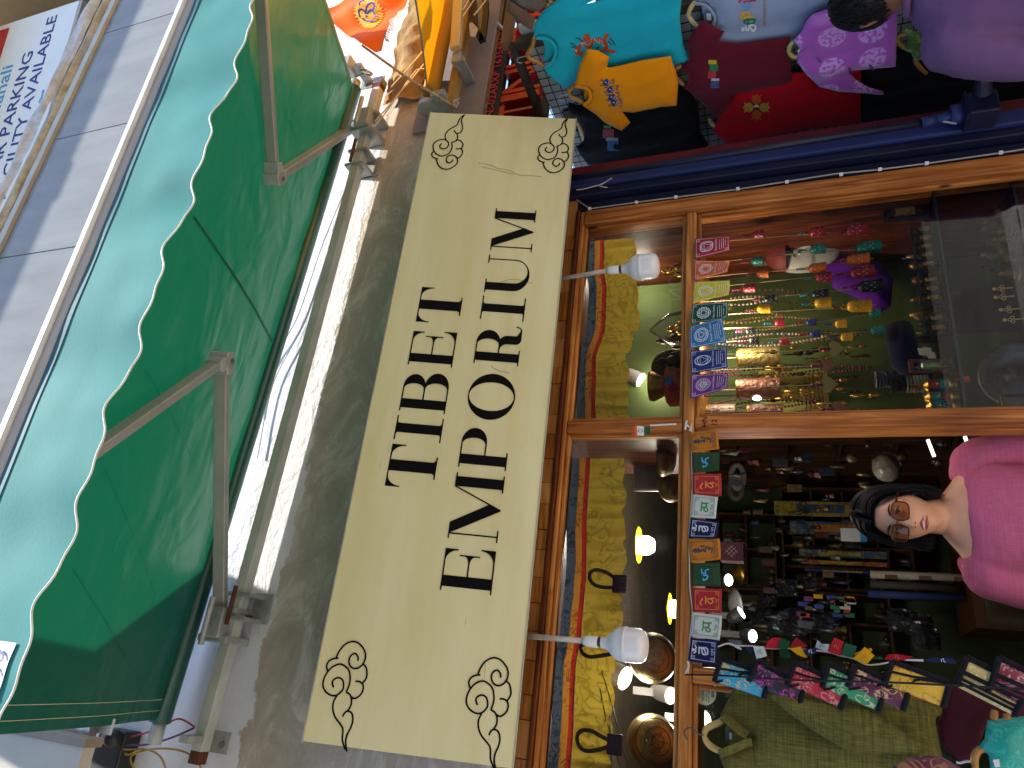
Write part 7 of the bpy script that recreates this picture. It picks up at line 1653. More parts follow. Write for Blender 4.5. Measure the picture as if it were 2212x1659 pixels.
for x, y in ((612, 537), (638, 583), (648, 632), (664, 668)):
    cx, cy = q2(x, y); b.poly(S, [(cx + 8.5*(1 + .22*math.sin(7*t))*math.cos(t)*.9, cy + 7.5*(1 + .2*math.sin(5*t + x))*math.sin(t)) for t in [math.tau*j/32 for j in range(32)]], .0012)
    for s in (-1, 1): b.strip(S, [(cx-5, cy+s*3), (cx-11, cy+s*7), (cx-14, cy+s*4)], 2, .0016)
    k.poly(S, px_circ(cx-1, cy-1, 1.6, 8), .0026); k.strip(S, [(cx+2, cy+3), (cx+5, cy+2), (cx+5, cy-3)], 1.2, .0026)
b.build('yak_print', BYAK, T); k.build('yak_face_print', WTH, T)
b = MB()
for x, y in ((656, 545), (683, 585), (692, 632), (708, 672)):
    cx, cy = q2(x, y); b.text(lambda u, v, c: S(cx - v, cy + 8 - u, c), 'YAK', 11, 0, -3, .0016)
b.build('yak_lettering', BYAK, T)
# black tee with small flags
T, S, m = garment('black_tee', 'black t-shirt with a row of small prayer flags behind the yellow one', [q2(*q) for q in ((366, 672), (430, 690), (600, 640), (800, 590), (1000, 560), (1085, 560), (1150, 590), (1208, 690), (1214, 780), (1222, 865), (1275, 940), (1268, 958), (1150, 1000), (960, 1040), (700, 1070), (560, 1082), (490, 1075), (440, 1010), (412, 950), (425, 948), (455, 930), (470, 890), (462, 830), (430, 780), (385, 750), (360, 715))], XS+.015, '#0d0c0d', 8., hang=[[q2(420, 800), q2(445, 860), q2(462, 915)]], hcol=HPALE, grp=GR_)
def flags(T, S, lst):
    for (x, y, w_, h_, cl) in lst:
        b = MB(); b.poly(S, [(x-w_/2, y-h_/2), (x+w_/2, y-h_/2), (x+w_/2, y+h_/2), (x-w_/2, y+h_/2)], .002, .0006); b.build('flag_patch', M('patch_'+cl, cl, .7, var=.3, scale=80), T)
flags(T, S, [(1312, 274, 16, 7, '#2f8a55'), (1314, 289, 24, 19, '#a02a35'), (1322, 301, 26, 7, '#8f9396'), (1324, 315, 24, 22, '#2d5283')])
# maroon tee
T, S, m = garment('maroon_tee', 'maroon t-shirt with small prayer flags across the chest', [(1472, 147), (1490, 133), (1484, 94), (1492, 76), (1519, 45), (1543, 60), (1565, 70), (1553, 92), (1590, 97), (1641, 91), (1707, 83), (1706, 124), (1712, 176), (1708, 183), (1690, 187), (1641, 195), (1590, 205), (1577, 207), (1581, 226), (1565, 245), (1548, 260), (1523, 232), (1500, 210), (1478, 190), (1487, 184), (1491, 170), (1487, 156)], XS-.05, '#5c1524', 11., neck=[(1474, 148), (1486, 155), (1490, 170), (1486, 183), (1478, 190)], hang=[[(1472, 147), (1462, 152), (1456, 160)], [(1456, 160), (1462, 175), (1478, 188)]], grp=GR_)
flags(T, S, [(1539, 134, 18, 9, '#c9a81e'), (1542, 146, 18, 15, '#1f7a4a'), (1538, 162, 18, 16, '#b02f38'), (1545, 172, 17, 5, '#b9bcc0'), (1544, 183, 18, 15, '#3d5583')])
# grey tee
T, S, m = garment('grey_tee', 'mottled grey t-shirt with big coloured Tibetan letters', [(1490, -30), (1499, 5), (1524, 9), (1540, 23), (1546, 38), (1541, 56), (1530, 75), (1532, 112), (1640, 120), (1722, 108), (1735, 80), (1795, 25), (1805, -30)], XS, '#8d9bb4', 14., neck=[(1502, 8), (1522, 10), (1538, 24), (1544, 40), (1540, 55)], inner=[(1507, 12), (1524, 12), (1538, 26), (1543, 42), (1538, 54), (1522, 56), (1518, 40), (1515, 24)], hang=[[(1502, 8), (1492, 22), (1486, 38)], [(1486, 38), (1496, 52), (1506, 62)]], hcol=HPALE, grp=GR_)
label_patch(T, [(1526, 29), (1536, 29), (1537, 44), (1527, 44)], XS+.004)
def bz(x, y): return (1458.1 + x/6.827, y/6.827)
for cl, strokes, nm in (('#b0263a', [[(940, 40), (985, -10), (1040, -30)], [(1010, 30), (1090, 20), (1200, 5)]], 'red'), ('#6f9fd6', [[(1000, 40), (1010, 140), (1030, 100), (1100, 130), (1110, 50), (1010, 30)], [(1060, 30), (1060, 150)]], 'blue'),
                        ('#d9a520', [[(965, 295), (970, 250), (1010, 185), (1080, 180), (1100, 210), (1060, 240), (1010, 280)], [(1050, 250), (1180, 245)], [(1000, 190), (1040, 270)]], 'yellow'), ('#167a4a', [[(1030, 350), (1030, 300), (1180, 290), (1140, 350), (1060, 350), (1090, 310)]], 'green'),
                        ('#d9dde4', [[(985, 430), (1005, 410), (1020, 440), (995, 450), (985, 430)], [(1040, 380), (1060, 460)], [(1080, 460), (1100, 390), (1150, 460), (1190, 400), (1150, 370), (1090, 380)]], 'white')):
    b = MB()
    for i, s in enumerate(strokes): b.strip(S, [(p.x, p.y) for p in catmull([V((*bz(*q), 0)) for q in s], 5)], 4.2, .0014 + .0004*i)
    b.build('%s_letter_print' % nm, M('tee_letter_' + nm, cl, .6), T)
b = MB(); b.text(lambda u, v, c: S(1655 - v, 58 - u, c), 'OM MANI PADME HUM', 9.5, 0, 0, .0014); b.build('gold_lettering', M('tee_gold', '#a97b3a', .6), T)
# red tee
T, S, m = garment('red_tee', 'bright red t-shirt with a crossed thunderbolt emblem', [(1545, 272), (1560, 240), (1585, 205), (1700, 160), (1859, 150), (1860, 210), (1859, 268), (1759, 281), (1659, 300), (1600, 313), (1574, 315), (1554, 300), (1538, 285)], XS+.0, '#bd0d20', 17., hang=[[(1531, 262), (1538, 272), (1546, 280)]], hcol=HPALE, grp=GR_)
c0 = (1634, 232)
for a0, cl in ((0, '#c9a23a'), (math.pi/2, '#d2601f'), (math.pi, '#c9a23a'), (1.5*math.pi, '#d2601f')):
    b = MB(); pts = []
    for u, v in ((6, 0), (9, 7), (15, 11), (21, 8), (27, 12), (25, 4), (30, 0), (25, -4), (27, -12), (21, -8), (15, -11), (9, -7)): pts.append((c0[0] + u*math.cos(a0) - v*math.sin(a0), c0[1] + u*math.sin(a0) + v*math.cos(a0)))
    b.poly(S, pts, .0014); b.build('emblem_arm', M('emblem_'+cl, cl, .6, var=.45, scale=120), T)
b = MB(); b.poly(S, px_circ(*c0, 6, 18), .0022); b.build('emblem_disc', WTH, T)
b = MB(); b.poly(S, [(c0[0] + 5.6*math.cos(t), c0[1] + 5.6*math.sin(t)) for t in [math.pi*j/12 for j in range(13)]], .003); b.build('emblem_half', INK, T)
# purple brocade blouse
def medallion_mat():
    m = bpy.data.materials.new('purple_medallion_silk'); t, N, L, B = nodes(m)
    tc = N.new('ShaderNodeTexCoord'); mp = N.new('ShaderNodeMapping'); mp.inputs['Scale'].default_value = (0, 7.2, 7.2); L.new(tc.outputs['Object'], mp.inputs[0])
    vo = N.new('ShaderNodeTexVoronoi'); vo.inputs['Scale'].default_value = 1.0; vo.inputs['Randomness'].default_value = .12; L.new(mp.outputs[0], vo.inputs[0])
    r = N.new('ShaderNodeMapRange'); r.inputs[1].default_value = .36; r.inputs[2].default_value = .33; L.new(vo.outputs[0], r.inputs[0])
    n = N.new('ShaderNodeTexNoise'); n.inputs['Scale'].default_value = 75; n.inputs['Detail'].default_value = 2; L.new(tc.outputs['Object'], n.inputs[0])
    r2 = N.new('ShaderNodeMapRange'); r2.inputs[1].default_value = .42; r2.inputs[2].default_value = .52; L.new(n.outputs[0], r2.inputs[0])
    mu = N.new('ShaderNodeMath'); mu.operation = 'MULTIPLY'; L.new(r.outputs[0], mu.inputs[0]); L.new(r2.outputs[0], mu.inputs[1])
    mx = N.new('ShaderNodeMix'); mx.data_type = 'RGBA'; mx.inputs[6].default_value = (*s2l('#b056b4'), 1); mx.inputs[7].default_value = (*s2l('#d79ade'), 1); L.new(mu.outputs[0], mx.inputs[0])
    L.new(mx.outputs[2], B.inputs['Base Color']); B.inputs['Roughness'].default_value = .4; B.inputs['Sheen Weight'].default_value = .4; return m
T, S, m = garment('purple_blouse', 'purple silk blouse with round woven medallions', [(1714, 90), (1728, 75), (1742, 47), (1756, 33), (1814, 15), (1830, -8), (1940, -8), (1939, 40), (1935, 147), (1885, 152), (1846, 155), (1831, 157), (1850, 175), (1880, 192), (1909, 200), (1909, 208), (1872, 205), (1812, 200), (1769, 190), (1742, 163), (1722, 137), (1724, 126), (1730, 110)], XS-.07, '#8f3a92', 20., mat=medallion_mat(), hang=[[(1714, 95), (1706, 105), (1704, 118)], [(1704, 118), (1712, 126), (1722, 128)]], hcol=M('hanger_olive', '#a9a45a', .5), cat='blouse', grp=GR_, amp=.014)
b = MB(); b.strip(S, [(1722, 122), (1745, 105), (1752, 100), (1764, 118), (1774, 132)], 4, .004); b.build('collar_band', m, T)
for x, y in ((1770, 131), (1838, 153), (1883, 147)):
    b = MB(); b.tube([S(x-4, y-6, .004), S(x, y, .006), S(x+3, y+4, .004)], .004, 6); b.build('loop_button', M('loop_violet', '#6a3f7a', .5), T)
b = MB(); b.poly(lambda x, y, c: PX(x, y, XS-.06), [(1722, 110), (1729, 104), (1732, 114), (1725, 119)]); b.build('neck_label', MATS['neck_label'], T)
# black trousers and green blouse piece, brown bag, checked cloth
T, S, m = garment('black_trousers', 'black cloth trousers hung below the red t-shirt', [(1857, 150), (1934, 118), (2000, 90), (2225, 60), (2225, 232), (2110, 240), (2010, 248), (1950, 258), (1915, 266), (1890, 263), (1870, 273), (1860, 265)], XS+.01, '#151516', 23., cat='trousers', amp=.02, fx=20.)
b = MB()
for s in ([(1905, 190), (1960, 172), (2080, 176), (2200, 180)], [(1915, 222), (1960, 218), (2000, 226), (2018, 246)]): b.strip(S, s, 1.4, .002)
b.build('fold_seam', INK, T)
T, S, m = garment('green_blouse', 'green patterned blouse on a wooden hanger beside the man', [(1948, 68), (1960, 63), (1990, 74), (2002, 100), (1998, 130), (1976, 134), (1968, 116), (1948, 109), (1958, 98), (1962, 84)], XS-.04, '#4d6a20', 26., mat=brocade('green_brocade', '#3f5a1c', '#6f8f35', 40), hang=[[(1964, 76), (1944, 82), (1940, 94), (1950, 104), (1964, 106)], [(1976, 132), (1986, 148), (2002, 164)]], cat='blouse', amp=.006)
BRN = M('bag_brown_suede', '#6f5442', .9, col2='#54402f', scale=9, bump=.3, bscale=30); BRG = M('bag_grey_suede', '#6a5f58', .9, col2='#50463f', scale=9, bump=.3, bscale=30)
for ol, mt, lab, X in (([(1092, 30), (1096, 14), (1105, 11), (1150, 40), (1156, 44), (1150, 68), (1146, 71), (1125, 58), (1100, 36)], BRN, 'brown suede bag hanging above the turquoise t-shirt', XS-.12), ([(1094, -20), (1100, 2), (1098, 12), (1128, 27), (1160, 32), (1176, 20), (1180, 0), (1178, -20)], BRG, 'grey suede bag hanging at the top corner behind the brown bag', XS-.08)):
    b = cloth([PX(*q, X) for q in ol], (-1, 0, 0), .013, .06, .05, drape(31, .008, 10, 8)); tag(b.build('suede_bag', mt, None, True, loc=PX(*ol[0], X)), lab, 'bag')
CHK = bpy.data.materials.new('checked_weave'); t, N, L, B = nodes(CHK); tc = N.new('ShaderNodeTexCoord'); ck = N.new('ShaderNodeTexChecker'); ck.inputs['Scale'].default_value = 70; ck.inputs[1].default_value = (*s2l('#a08a4a'), 1); ck.inputs[2].default_value = (*s2l('#3a3a2a'), 1); L.new(tc.outputs['Object'], ck.inputs[0]); L.new(ck.outputs[0], B.inputs['Base Color'])
b = cloth([PX(*q, XS-.02) for q in ((1176, -20), (1178, 18), (1190, 17), (1208, 4), (1226, -20))], (-1, 0, 0), .013, .02, .03, None); tag(b.build('checked_bag', CHK, None, True, loc=PX(1190, 5, XS)), 'olive and black checked woven bag at the top edge', 'bag')

# ================================================================ BROCADE WALLETS, KURTA AND CLOTH AT THE LEFT
def w3(x, y): return (1431.1 + x/5.852, 1377 + y/5.852)
def w4(x, y): return (1809.2 + x/5.491, 1377 + y/5.491)
KM = fabric('olive_kurta_cotton', '#5f5a2a', .9, .12, 260, .12, .1, slub=.28)
KY = -.06
at = lambda x, y: P(x, y, KY)
T, S, m = garment('olive_kurta', 'olive green slub cotton kurta on a pale wooden hanger', [w3(722, 990), w3(800, 830), w3(885, 650), w3(1100, 615), w3(1600, 640), w4(600, 640), w4(1130, 790), w4(1245, 835), w4(1240, 900), w4(1180, 950), w4(1170, 1010), w4(1210, 1220), w4(1245, 1420), w4(1260, 1640), w4(600, 1700), w3(790, 1690), w3(740, 1560), w3(700, 1452), w3(760, 1420), w3(880, 1390), w3(1040, 1330), w3(1130, 1290), w3(1095, 1215), w3(980, 1150), w3(860, 1060)], None, '#5f5a2a', 40., mat=KM, at=at, n=(0, -1, 0), cat='kurta', amp=.03, puff=.035, fx=9., hang=[[w3(775, 1010), w3(720, 1070), w3(600, 1120), w3(545, 1160), w3(522, 1230)], [w3(522, 1230), w3(540, 1300), w3(600, 1370), w3(680, 1420), w3(740, 1440)]], hcol=M('hanger_cream', '#c9a860', .45, var=.08))
KS = S
b = cloth([at(*q) + V((0, .03, 0)) for q in (w3(760, 1030), w3(870, 1090), w3(1000, 1180), w3(1100, 1260), w3(1060, 1330), w3(900, 1390), w3(760, 1430), w3(830, 1330), w3(870, 1200), w3(830, 1100))], (0, -1, 0), .014, .004, .03, None); b.build('inner_back', KM, T, smooth=True)
for s, wd, nm in (([w3(755, 1000), w3(860, 1075), w3(980, 1180), w3(1080, 1240)], 18, 'collar_stand'), ([w3(715, 1470), w3(900, 1400), w3(1040, 1340), w3(1130, 1320)], 18, 'collar_stand'), ([w3(1110, 1240), w3(1150, 1420), w3(1180, 1640)], 2.0, 'placket_seam')):
    b = MB(); b.strip(lambda x, y, c: KS(x, y, c + .004), [(p.x, p.y) for p in catmull([V((*q, 0)) for q in s], 6)], wd, 0); b.build(nm, KM if wd > 5 else M('seam_dark_olive', '#37341a', .9), T, solid=.002 if wd > 5 else 0)
b = MB(); b.poly(lambda x, y, c: at(x, y) - V((0, .0 - .015, 0)), [w3(840, 1205), w3(866, 1205), w3(868, 1290), w3(844, 1290)]); b.build('neck_label', MATS['neck_label'], T)
b = MB(); b.tube(catmull([at(*w3(520, 1235)), at(*w3(450, 1220)), at(*w3(390, 1155)), at(*w3(330, 1140)), at(*w3(280, 1180)), at(*w3(290, 1250)), at(*w3(325, 1300))], 6), .0022, 6); b.build('hanger_hook', M('hook_wire', '#6a665e', .4, .8), T)
sl = cloth([P(*q, KY-.065) for q in (w3(1300, 705), w3(1560, 690), w4(0, 790), w4(220, 790), w4(480, 880), w4(740, 1080), w4(1008, 1270), w4(960, 1402), w4(890, 1400), w4(560, 1380), w4(150, 1375), w4(-20, 1270), w3(1900, 1180), w3(1600, 960))], (0, -1, 0), .013, .03, .03, drape(44, .018, 8, 3)); sl.build('sleeve', KM, T, smooth=True, solid=.002)
T, S, m = garment('maroon_garment', 'plain dark maroon top hanging under the cream brocade wallet', [w4(1290, 560), w4(1400, 540), w4(1850, 620), w4(2300, 760), w4(2320, 1000), w4(1840, 985), w4(1760, 1080), w4(1680, 1300), w4(1640, 1400), w4(1560, 1470), w4(1480, 1462), w4(1300, 1350), w4(1225, 1250), w4(1180, 1010), w4(1240, 900)], None, '#431620', 47., at=lambda x, y: P(x, y, -.04), n=(0, -1, 0), cat='top', amp=.02)
T, S, m = garment('teal_top', 'bright teal satin top on a wooden hanger at the bottom edge', [w4(1787, 985), w4(1950, 960), w4(2220, 935), w4(2320, 930), w4(2320, 1620), w4(1830, 1620), w4(1800, 1400), w4(1740, 1340), w4(1676, 1300), w4(1750, 1200), w4(1765, 1100)], None, '#169c8a', 50., mat=brocade('teal_satin', '#159682', '#1fae98', 30, .75, .35), at=lambda x, y: P(x, y, -.10), n=(0, -1, 0), cat='top', amp=.01, hang=[[w4(1800, 1330), w4(1690, 1340), w4(1640, 1430), w4(1650, 1560)], [w4(1880, 860), w4(1865, 980)], [w4(2020, 900), w4(2030, 990)]])
b = MB(); b.poly(lambda x, y, c: P(x, y, -.11), [w4(1840, 1450), w4(1915, 1445), w4(1930, 1535), w4(1870, 1540)]); b.build('neck_label', MATS['neck_label'], T)
b = MB(); b.tube(catmull([P(*w4(*q), -.06) for q in ((1410, 1480), (1460, 1488), (1530, 1470), (1622, 1478))], 5), .003, 6); b.build('hanger_hook', M('hook_white', '#c9c4bc', .4), T)
T, S, m = garment('burgundy_brocade', 'burgundy brocade garment edge with gold flowers at the bottom corner', [w4(600, 1620), w4(680, 1500), w4(850, 1430), w4(1100, 1395), w4(1250, 1420), w4(1450, 1530), w4(1560, 1640)], None, '#5a1228', 53., mat=brocade('burgundy_silk', '#5a1230', '#8f5a34', 14, .65), at=lambda x, y: P(x, y, -.13), n=(0, -1, 0), cat='garment', amp=.006)
# wallets on a black cord
WB = [('blue_gold', '#2f93b5', '#b5aa72', [w3(655, 555), w3(740, 270), w3(1360, 480), w3(1278, 765)], 'sky blue brocade wallet with gold scrolls, topmost on the cord', 1),
      ('plum_magenta', '#2a1a28', '#b5308c', [w3(1095, 552), w3(1200, 285), w3(1790, 640), w3(1716, 880)], 'dark plum brocade wallet with magenta flowers', 0),
      ('red_cream', '#b5202e', '#cf8f80', [m2(1105, 1345), m2(1190, 1108), m2(1780, 1380), m2(1690, 1612)], 'red brocade wallet with pale scrolls', 1),
      ('green_cream', '#2f8a55', '#bdbf94', [m2(1490, 1385), m2(1560, 1128), w4(560, 620), w4(478, 872)], 'green brocade wallet with pale flowers', 1),
      ('wine_gold', '#5a1638', '#bd9a68', [w4(120, 580), w4(215, 330), w4(840, 640), w4(775, 868)], 'wine brocade wallet with gold cloud scrolls', 1),
      ('yellow_gold', '#d9a82c', '#b57f1a', [w4(558, 560), w4(648, 285), w4(1325, 540), w4(1250, 828)], 'golden yellow brocade wallet', 1),
      ('cream_gold', '#bfa662', '#d9c88a', [w4(1398, 575), w4(1535, 240), w4(2250, 590), w4(2095, 930)], 'cream gold brocade wallet with two black bands', 2),
      ('crimson_floral', '#7a1228', '#b58a8a', [w4(1785, 630), w4(1920, 242), w4(2560, 560), w4(2440, 900)], 'crimson floral brocade wallet at the bottom edge', 2)]
BLK = fabric('black_binding', '#17171c', .8, .1, 200, .1, .1)
for i, (nm, c1, c2, q, lab, kind) in enumerate(WB):
    yo = -.115 - .008*i
    A, B_, C_, D_ = [P(*p, yo) for p in q]; T = thing('brocade_wallet', lab, 'wallet', B_, 'brocade wallets hung on a black cord')
    n_ = (C_-B_).cross(A-B_).normalized(); n_ = n_ if n_.y < 0 else -n_
    def wf(u, v, c=0.): p = B_.lerp(C_, u).lerp(A.lerp(D_, u), v); return p + n_*(c + .010*math.sin(math.pi*v)*(.6+.4*math.sin(math.pi*u)) + .002*nz((u*4, v*4, i)))
    b = MB(); b.grid(wf, 14, 8)
    if (b.v[9]-b.v[0]).cross(b.v[1]-b.v[0]).dot(n_) < 0: b.f = [f[::-1] for f in b.f]
    b.build('cover', brocade('wallet_' + nm, c1, c2, 46 if i not in (4, 0) else 32, .62, .42), T, smooth=True, solid=.012)
    w_ = (C_-B_).length; h_ = (A-B_).length; e = .006
    b = MB()
    for pts in ([(0, t/6) for t in range(7)], [(1, t/6) for t in range(7)], [(t/8, 0) for t in range(9)]):
        b.tube([wf(u, v, .001) for u, v in pts], .0072, 6)
    b.build('edge_binding', BLK, T, smooth=True)
    k = lambda u, v, c: wf(u/w_, v/h_, c)
    if kind == 1:
        for o_ in (0., .018):
            b = MB(); b.strip(k, [(.10 + o_, .004), (.05 + o_*.9, h_*.3), (.004, h_*.42 + o_*2.2)], .006, .0035); b.build('diagonal_band', BLK, T)
    elif kind == 2:
        for v in (.5, .72, .86):
            b = MB(); b.strip(k, [(w_*t/8, h_*v) for t in range(9)], .011 if v == .5 else .007, .0035); b.build('flap_band', BLK, T)
b = MB(); b.tube(catmull([P(x, y, yy) for x, y, yy in ((*w3(290, 470), -.02), (*w3(680, 478), -.14), (*w3(1120, 505), -.15), (*w3(1600, 535), -.16), (*w4(0, 518), -.17), (*w4(560, 530), -.18), (*w4(1400, 570), -.19), (*w4(1800, 590), -.2), (*w4(2260, 620), -.2))], 6), .0026, 6)
tag(b.build('wallet_cord', M('cord_black', '#101014', .8), None, loc=P(*w3(680, 478), -.14)), 'black cord threaded through the brocade wallets', 'cord')
b = MB(); b.tube([P(*w3(290, 470), -.02), P(*w3(330, 360), -.02), P(*w3(320, 300), -.02)], .003, 6); tag(b.build('white_tie', MATS['tie_white'], None, loc=P(*w3(300, 400), -.02)), 'white thread tie beside the end navy card', 'string')
# small prayer flags on a string
SF = [([w3(1015, 115), w3(1145, 115), w3(1160, 225), w3(1090, 190)], '#1f2546', 'navy'), ([w3(1145, 112), w3(1285, 112), w3(1322, 235), w3(1190, 275)], '#c9ccc8', 'white MA'), ([w3(1290, 135), w3(1330, 50), w3(1385, 5), w3(1500, 0), w3(1448, 140)], '#b0232e', 'red pointing up'), ([w3(1448, 140), w3(1500, 5), w3(1618, 55), w3(1580, 145)], '#1c4a2a', 'green pointing up'),
      ([w3(1462, 145), w3(1600, 145), w3(1622, 262), w3(1500, 250)], '#1a4024', 'dark green hanging down'), ([w3(1590, 130), w3(1690, 0), w3(1838, 105), w3(1780, 140)], '#8f1c28', 'dark red pointing up'), ([w3(1605, 140), w3(1745, 115), w3(1832, 245), w3(1800, 258), w3(1700, 215)], '#d19a1e', 'yellow twisted'), ([w3(1785, 150), w3(1930, 130), w3(1955, 190), w3(1840, 240)], '#23284a', 'navy with white letter'),
      ([w3(1930, 125), w3(1960, 30), w3(2010, 80), w3(2110, 85), w3(2090, 185)], '#b5b8be', 'pale grey'), ([w3(2090, 180), w3(2170, 0), w4(75, 50), w4(30, 218)], '#b0232e', 'bright red with lettering'), ([w4(38, 205), w4(90, 65), w4(230, 105), w4(195, 245)], '#27523c', 'green beside the bright red one'), ([w4(185, 250), w4(325, 112), w4(440, 215), w4(345, 320)], '#d9a01e', 'yellow diamond'), ([w4(190, 222), w4(205, 180), w4(400, 125), w4(415, 150), w4(370, 190)], '#d08f1a', 'yellow behind the diamond'),
      ([w4(400, 255), w4(500, 225), w4(555, 262)], '#27523c', 'small green tip'), ([w4(555, 262), w4(600, 200), w4(700, 195), w4(910, 230), w4(790, 275)], '#9c1a26', 'long red curled'), ([w4(790, 275), w4(830, 258), w4(1015, 258), w4(1025, 285)], '#c4c8cc', 'white seen edge on'), ([w4(1040, 280), w4(1080, 245), w4(1350, 240), w4(1415, 285), w4(1400, 315)], '#1c2850', 'navy curled at the lower end')]
cg = 'small prayer flags on the slanting string'
for i, (q, cl, nm) in enumerate(SF):
    b = cloth([P(*p, -.035 - .004*(i % 4)) for p in q], (0, -1, 0), .011, .004, .03, drape(i*3., .006, 18, 12)); o = b.build('small_prayer_flag', fabric('sflag_'+cl, cl, .8, .1, 260, .1, .1), None, True, loc=P(*q[0], -.035))
    tag(o, '%s prayer flag on the slanting string below the navy card' % nm, 'prayer flag', cg)
    cx = sum(p[0] for p in q)/len(q); cy = sum(p[1] for p in q)/len(q); S = OnCloth(b, None)
    if nm in ('white MA', 'navy with white letter', 'pale grey', 'bright red with lettering', 'yellow diamond', 'long red curled', 'navy curled at the lower end'):
        k = MB(); k.strip(S, [(cx-4, cy+3), (cx-5, cy-2), (cx, cy-4), (cx+1, cy+3), (cx+5, cy+3)], 1.6, .001); ob = k.build('syllable_print', MATS['syl_#2f8a45'] if nm in ('white MA', 'pale grey') else (WPR if 'navy' in nm else M('flag_ink', '#c2782a' if 'red' in nm else '#4a3a1c', .7)), None); ob.parent = o; ob.location = -V(o.location)
b = MB(); b.tube(catmull([P(*p, -.03) for p in (w3(700, 118), w3(820, 78), w3(920, 105), w3(1000, 150), w3(920, 110), w3(1145, 112), w3(1300, 135), w3(1600, 143), w3(1790, 150), w3(2090, 185), w4(30, 215), w4(190, 250), w4(330, 320), w4(480, 318), w4(630, 290))], 5), .0022, 5)
tag(b.build('flag_string', MATS['cord_white'], None, loc=P(*w3(920, 105), -.03)), 'white string carrying the small prayer flags', 'string')
# ================================================================ PEOPLE
SKIN = M('skin_warm', '#dfa883', .5, var=.10, scale=14, bump=.06, bscale=160, spec=.4)
SKIN2 = M('skin_brown', '#7a4c36', .5, var=.12, scale=14)
def loft(mb, rings, n=28, cap=True):
    k = []; 
    for (c, ax, ay) in rings:
        c, ax, ay = V(c), V(ax), V(ay)
        k.append([c + ax*math.copysign(abs(math.cos(t))**.85, math.cos(t)) + ay*math.copysign(abs(math.sin(t))**.85, math.sin(t)) for t in [math.tau*j/n for j in range(n)]])
    vs = [p for r in k for p in r]; fs = [(i*n+j, i*n+(j+1) % n, (i+1)*n+(j+1) % n, (i+1)*n+j) for i in range(len(k)-1) for j in range(n)]
    if cap: fs += [tuple(range(n))[::-1], tuple((len(k)-1)*n+j for j in range(n))]
    mb.add(vs, fs)
def remesh(ob, vox, it=3, fac=.5):
    m = ob.modifiers.new('union', 'REMESH'); m.mode = 'VOXEL'; m.voxel_size = vox; m.use_smooth_shade = True
    if it: s = ob.modifiers.new('soften', 'SMOOTH'); s.iterations = it; s.factor = fac
def wrinkle(ob, st, size, seed):
    tx = bpy.data.textures.new('folds', 'CLOUDS'); tx.noise_scale = size; tx.noise_depth = 3
    d = ob.modifiers.new('folds', 'DISPLACE'); d.texture = tx; d.strength = st; d.mid_level = .5; d.texture_coords = 'LOCAL'
class Pose:
    def __init__(s, o, yaw, pitch=0., roll=0.):      # local: x his/her left, -y face, z up
        s.o = V(o); s.m = Matrix.Rotation(yaw, 3, 'Z') @ Matrix.Rotation(roll, 3, 'Y') @ Matrix.Rotation(pitch, 3, 'X')
    def __call__(s, x, y, z): return s.o + s.m @ V((x, y, z))
def head_pt(dx, dy, dz, a=.073, bb=.093, c=.112, fem=True):
    x, y, z = a*dx, bb*dy, c*dz
    if dz < 0:
        j = 1 - (.40 if fem else .34)*(-dz)**1.7; x *= j
        if dy > 0: y *= 1 - .45*min(1, -dz*1.2)
        else: y *= 1 + .06*(-dz)
    fr_ = max(0, -dy)
    g = lambda u, s: math.exp(-(u/s)**2)
    nose = 1.2*g(x, .0105 + .006*max(0, min(1, (-z+.012)/.04)))*(max(0, min(1, (.022 - z)/.055)) if z > -.036 else g(z+.036, .008))
    y -= .027*nose*fr_
    y += .010*fr_*(g(abs(x)-.031, .016)*g(z-.010, .013))
    y -= .006*fr_*g(x, .022)*g(z+.060, .012) + .008*fr_*g(x, .020)*g(z+.100, .014) + .006*fr_*g(abs(x)-.042, .018)*g(z+.022, .022)
    y -= .004*fr_*g(abs(x)-.03, .02)*g(z-.030, .009)
    x += math.copysign(.0, x)
    return x, y, z
def add_head(mb, H, fem=True, a=.073, bb=.093, c=.112):
    n, m = 56, 56; vs = []; fs = []
    for i in range(m+1):
        t = math.pi*i/m
        for j in range(n):
            p = math.tau*j/n; vs.append(H(*head_pt(math.sin(t)*math.sin(p), -math.sin(t)*math.cos(p), math.cos(t), a, bb, c, fem)))
    for i in range(m):
        for j in range(n): fs.append((i*n+j, (i+1)*n+j, (i+1)*n+(j+1) % n, i*n+(j+1) % n))
    mb.add(vs, fs)
def limb(mb, pts, rs, n=14): mb.tube(catmull(pts, 5), [r for a_, b_ in zip(rs, rs[1:]) for r in [a_ + (b_-a_)*k/5 for k in range(5)]] + [rs[-1]], n)
def hand(mb, w, d, side, flat=.5):
    """palm, four curled fingers of different lengths and a thumb from the palm's side; w wrist, d direction of the hand"""
    d = V(d).normalized(); s = V(side).normalized(); n_ = d.cross(s)
    mb.ball(w + d*.045, .045, 12, 8, (.75, .55, .95))
    for i, (o_, l_) in enumerate(((-.028, .058), (-.010, .068), (.009, .063), (.026, .050))):
        b0 = w + d*.075 + s*o_; mb.tube([b0 - d*.03, b0 + d*l_*.4 + n_*.004, b0 + d*l_*.75 + n_*.018, b0 + d*l_*.92 + n_*.036], [.0095, .0088, .008, .0065], 8)
    t0 = w + d*.025 - s*.03; mb.tube([t0, t0 - s*.022 + d*.02 + n_*.008, t0 - s*.026 + d*.05 + n_*.018], [.012, .0105, .008], 8)
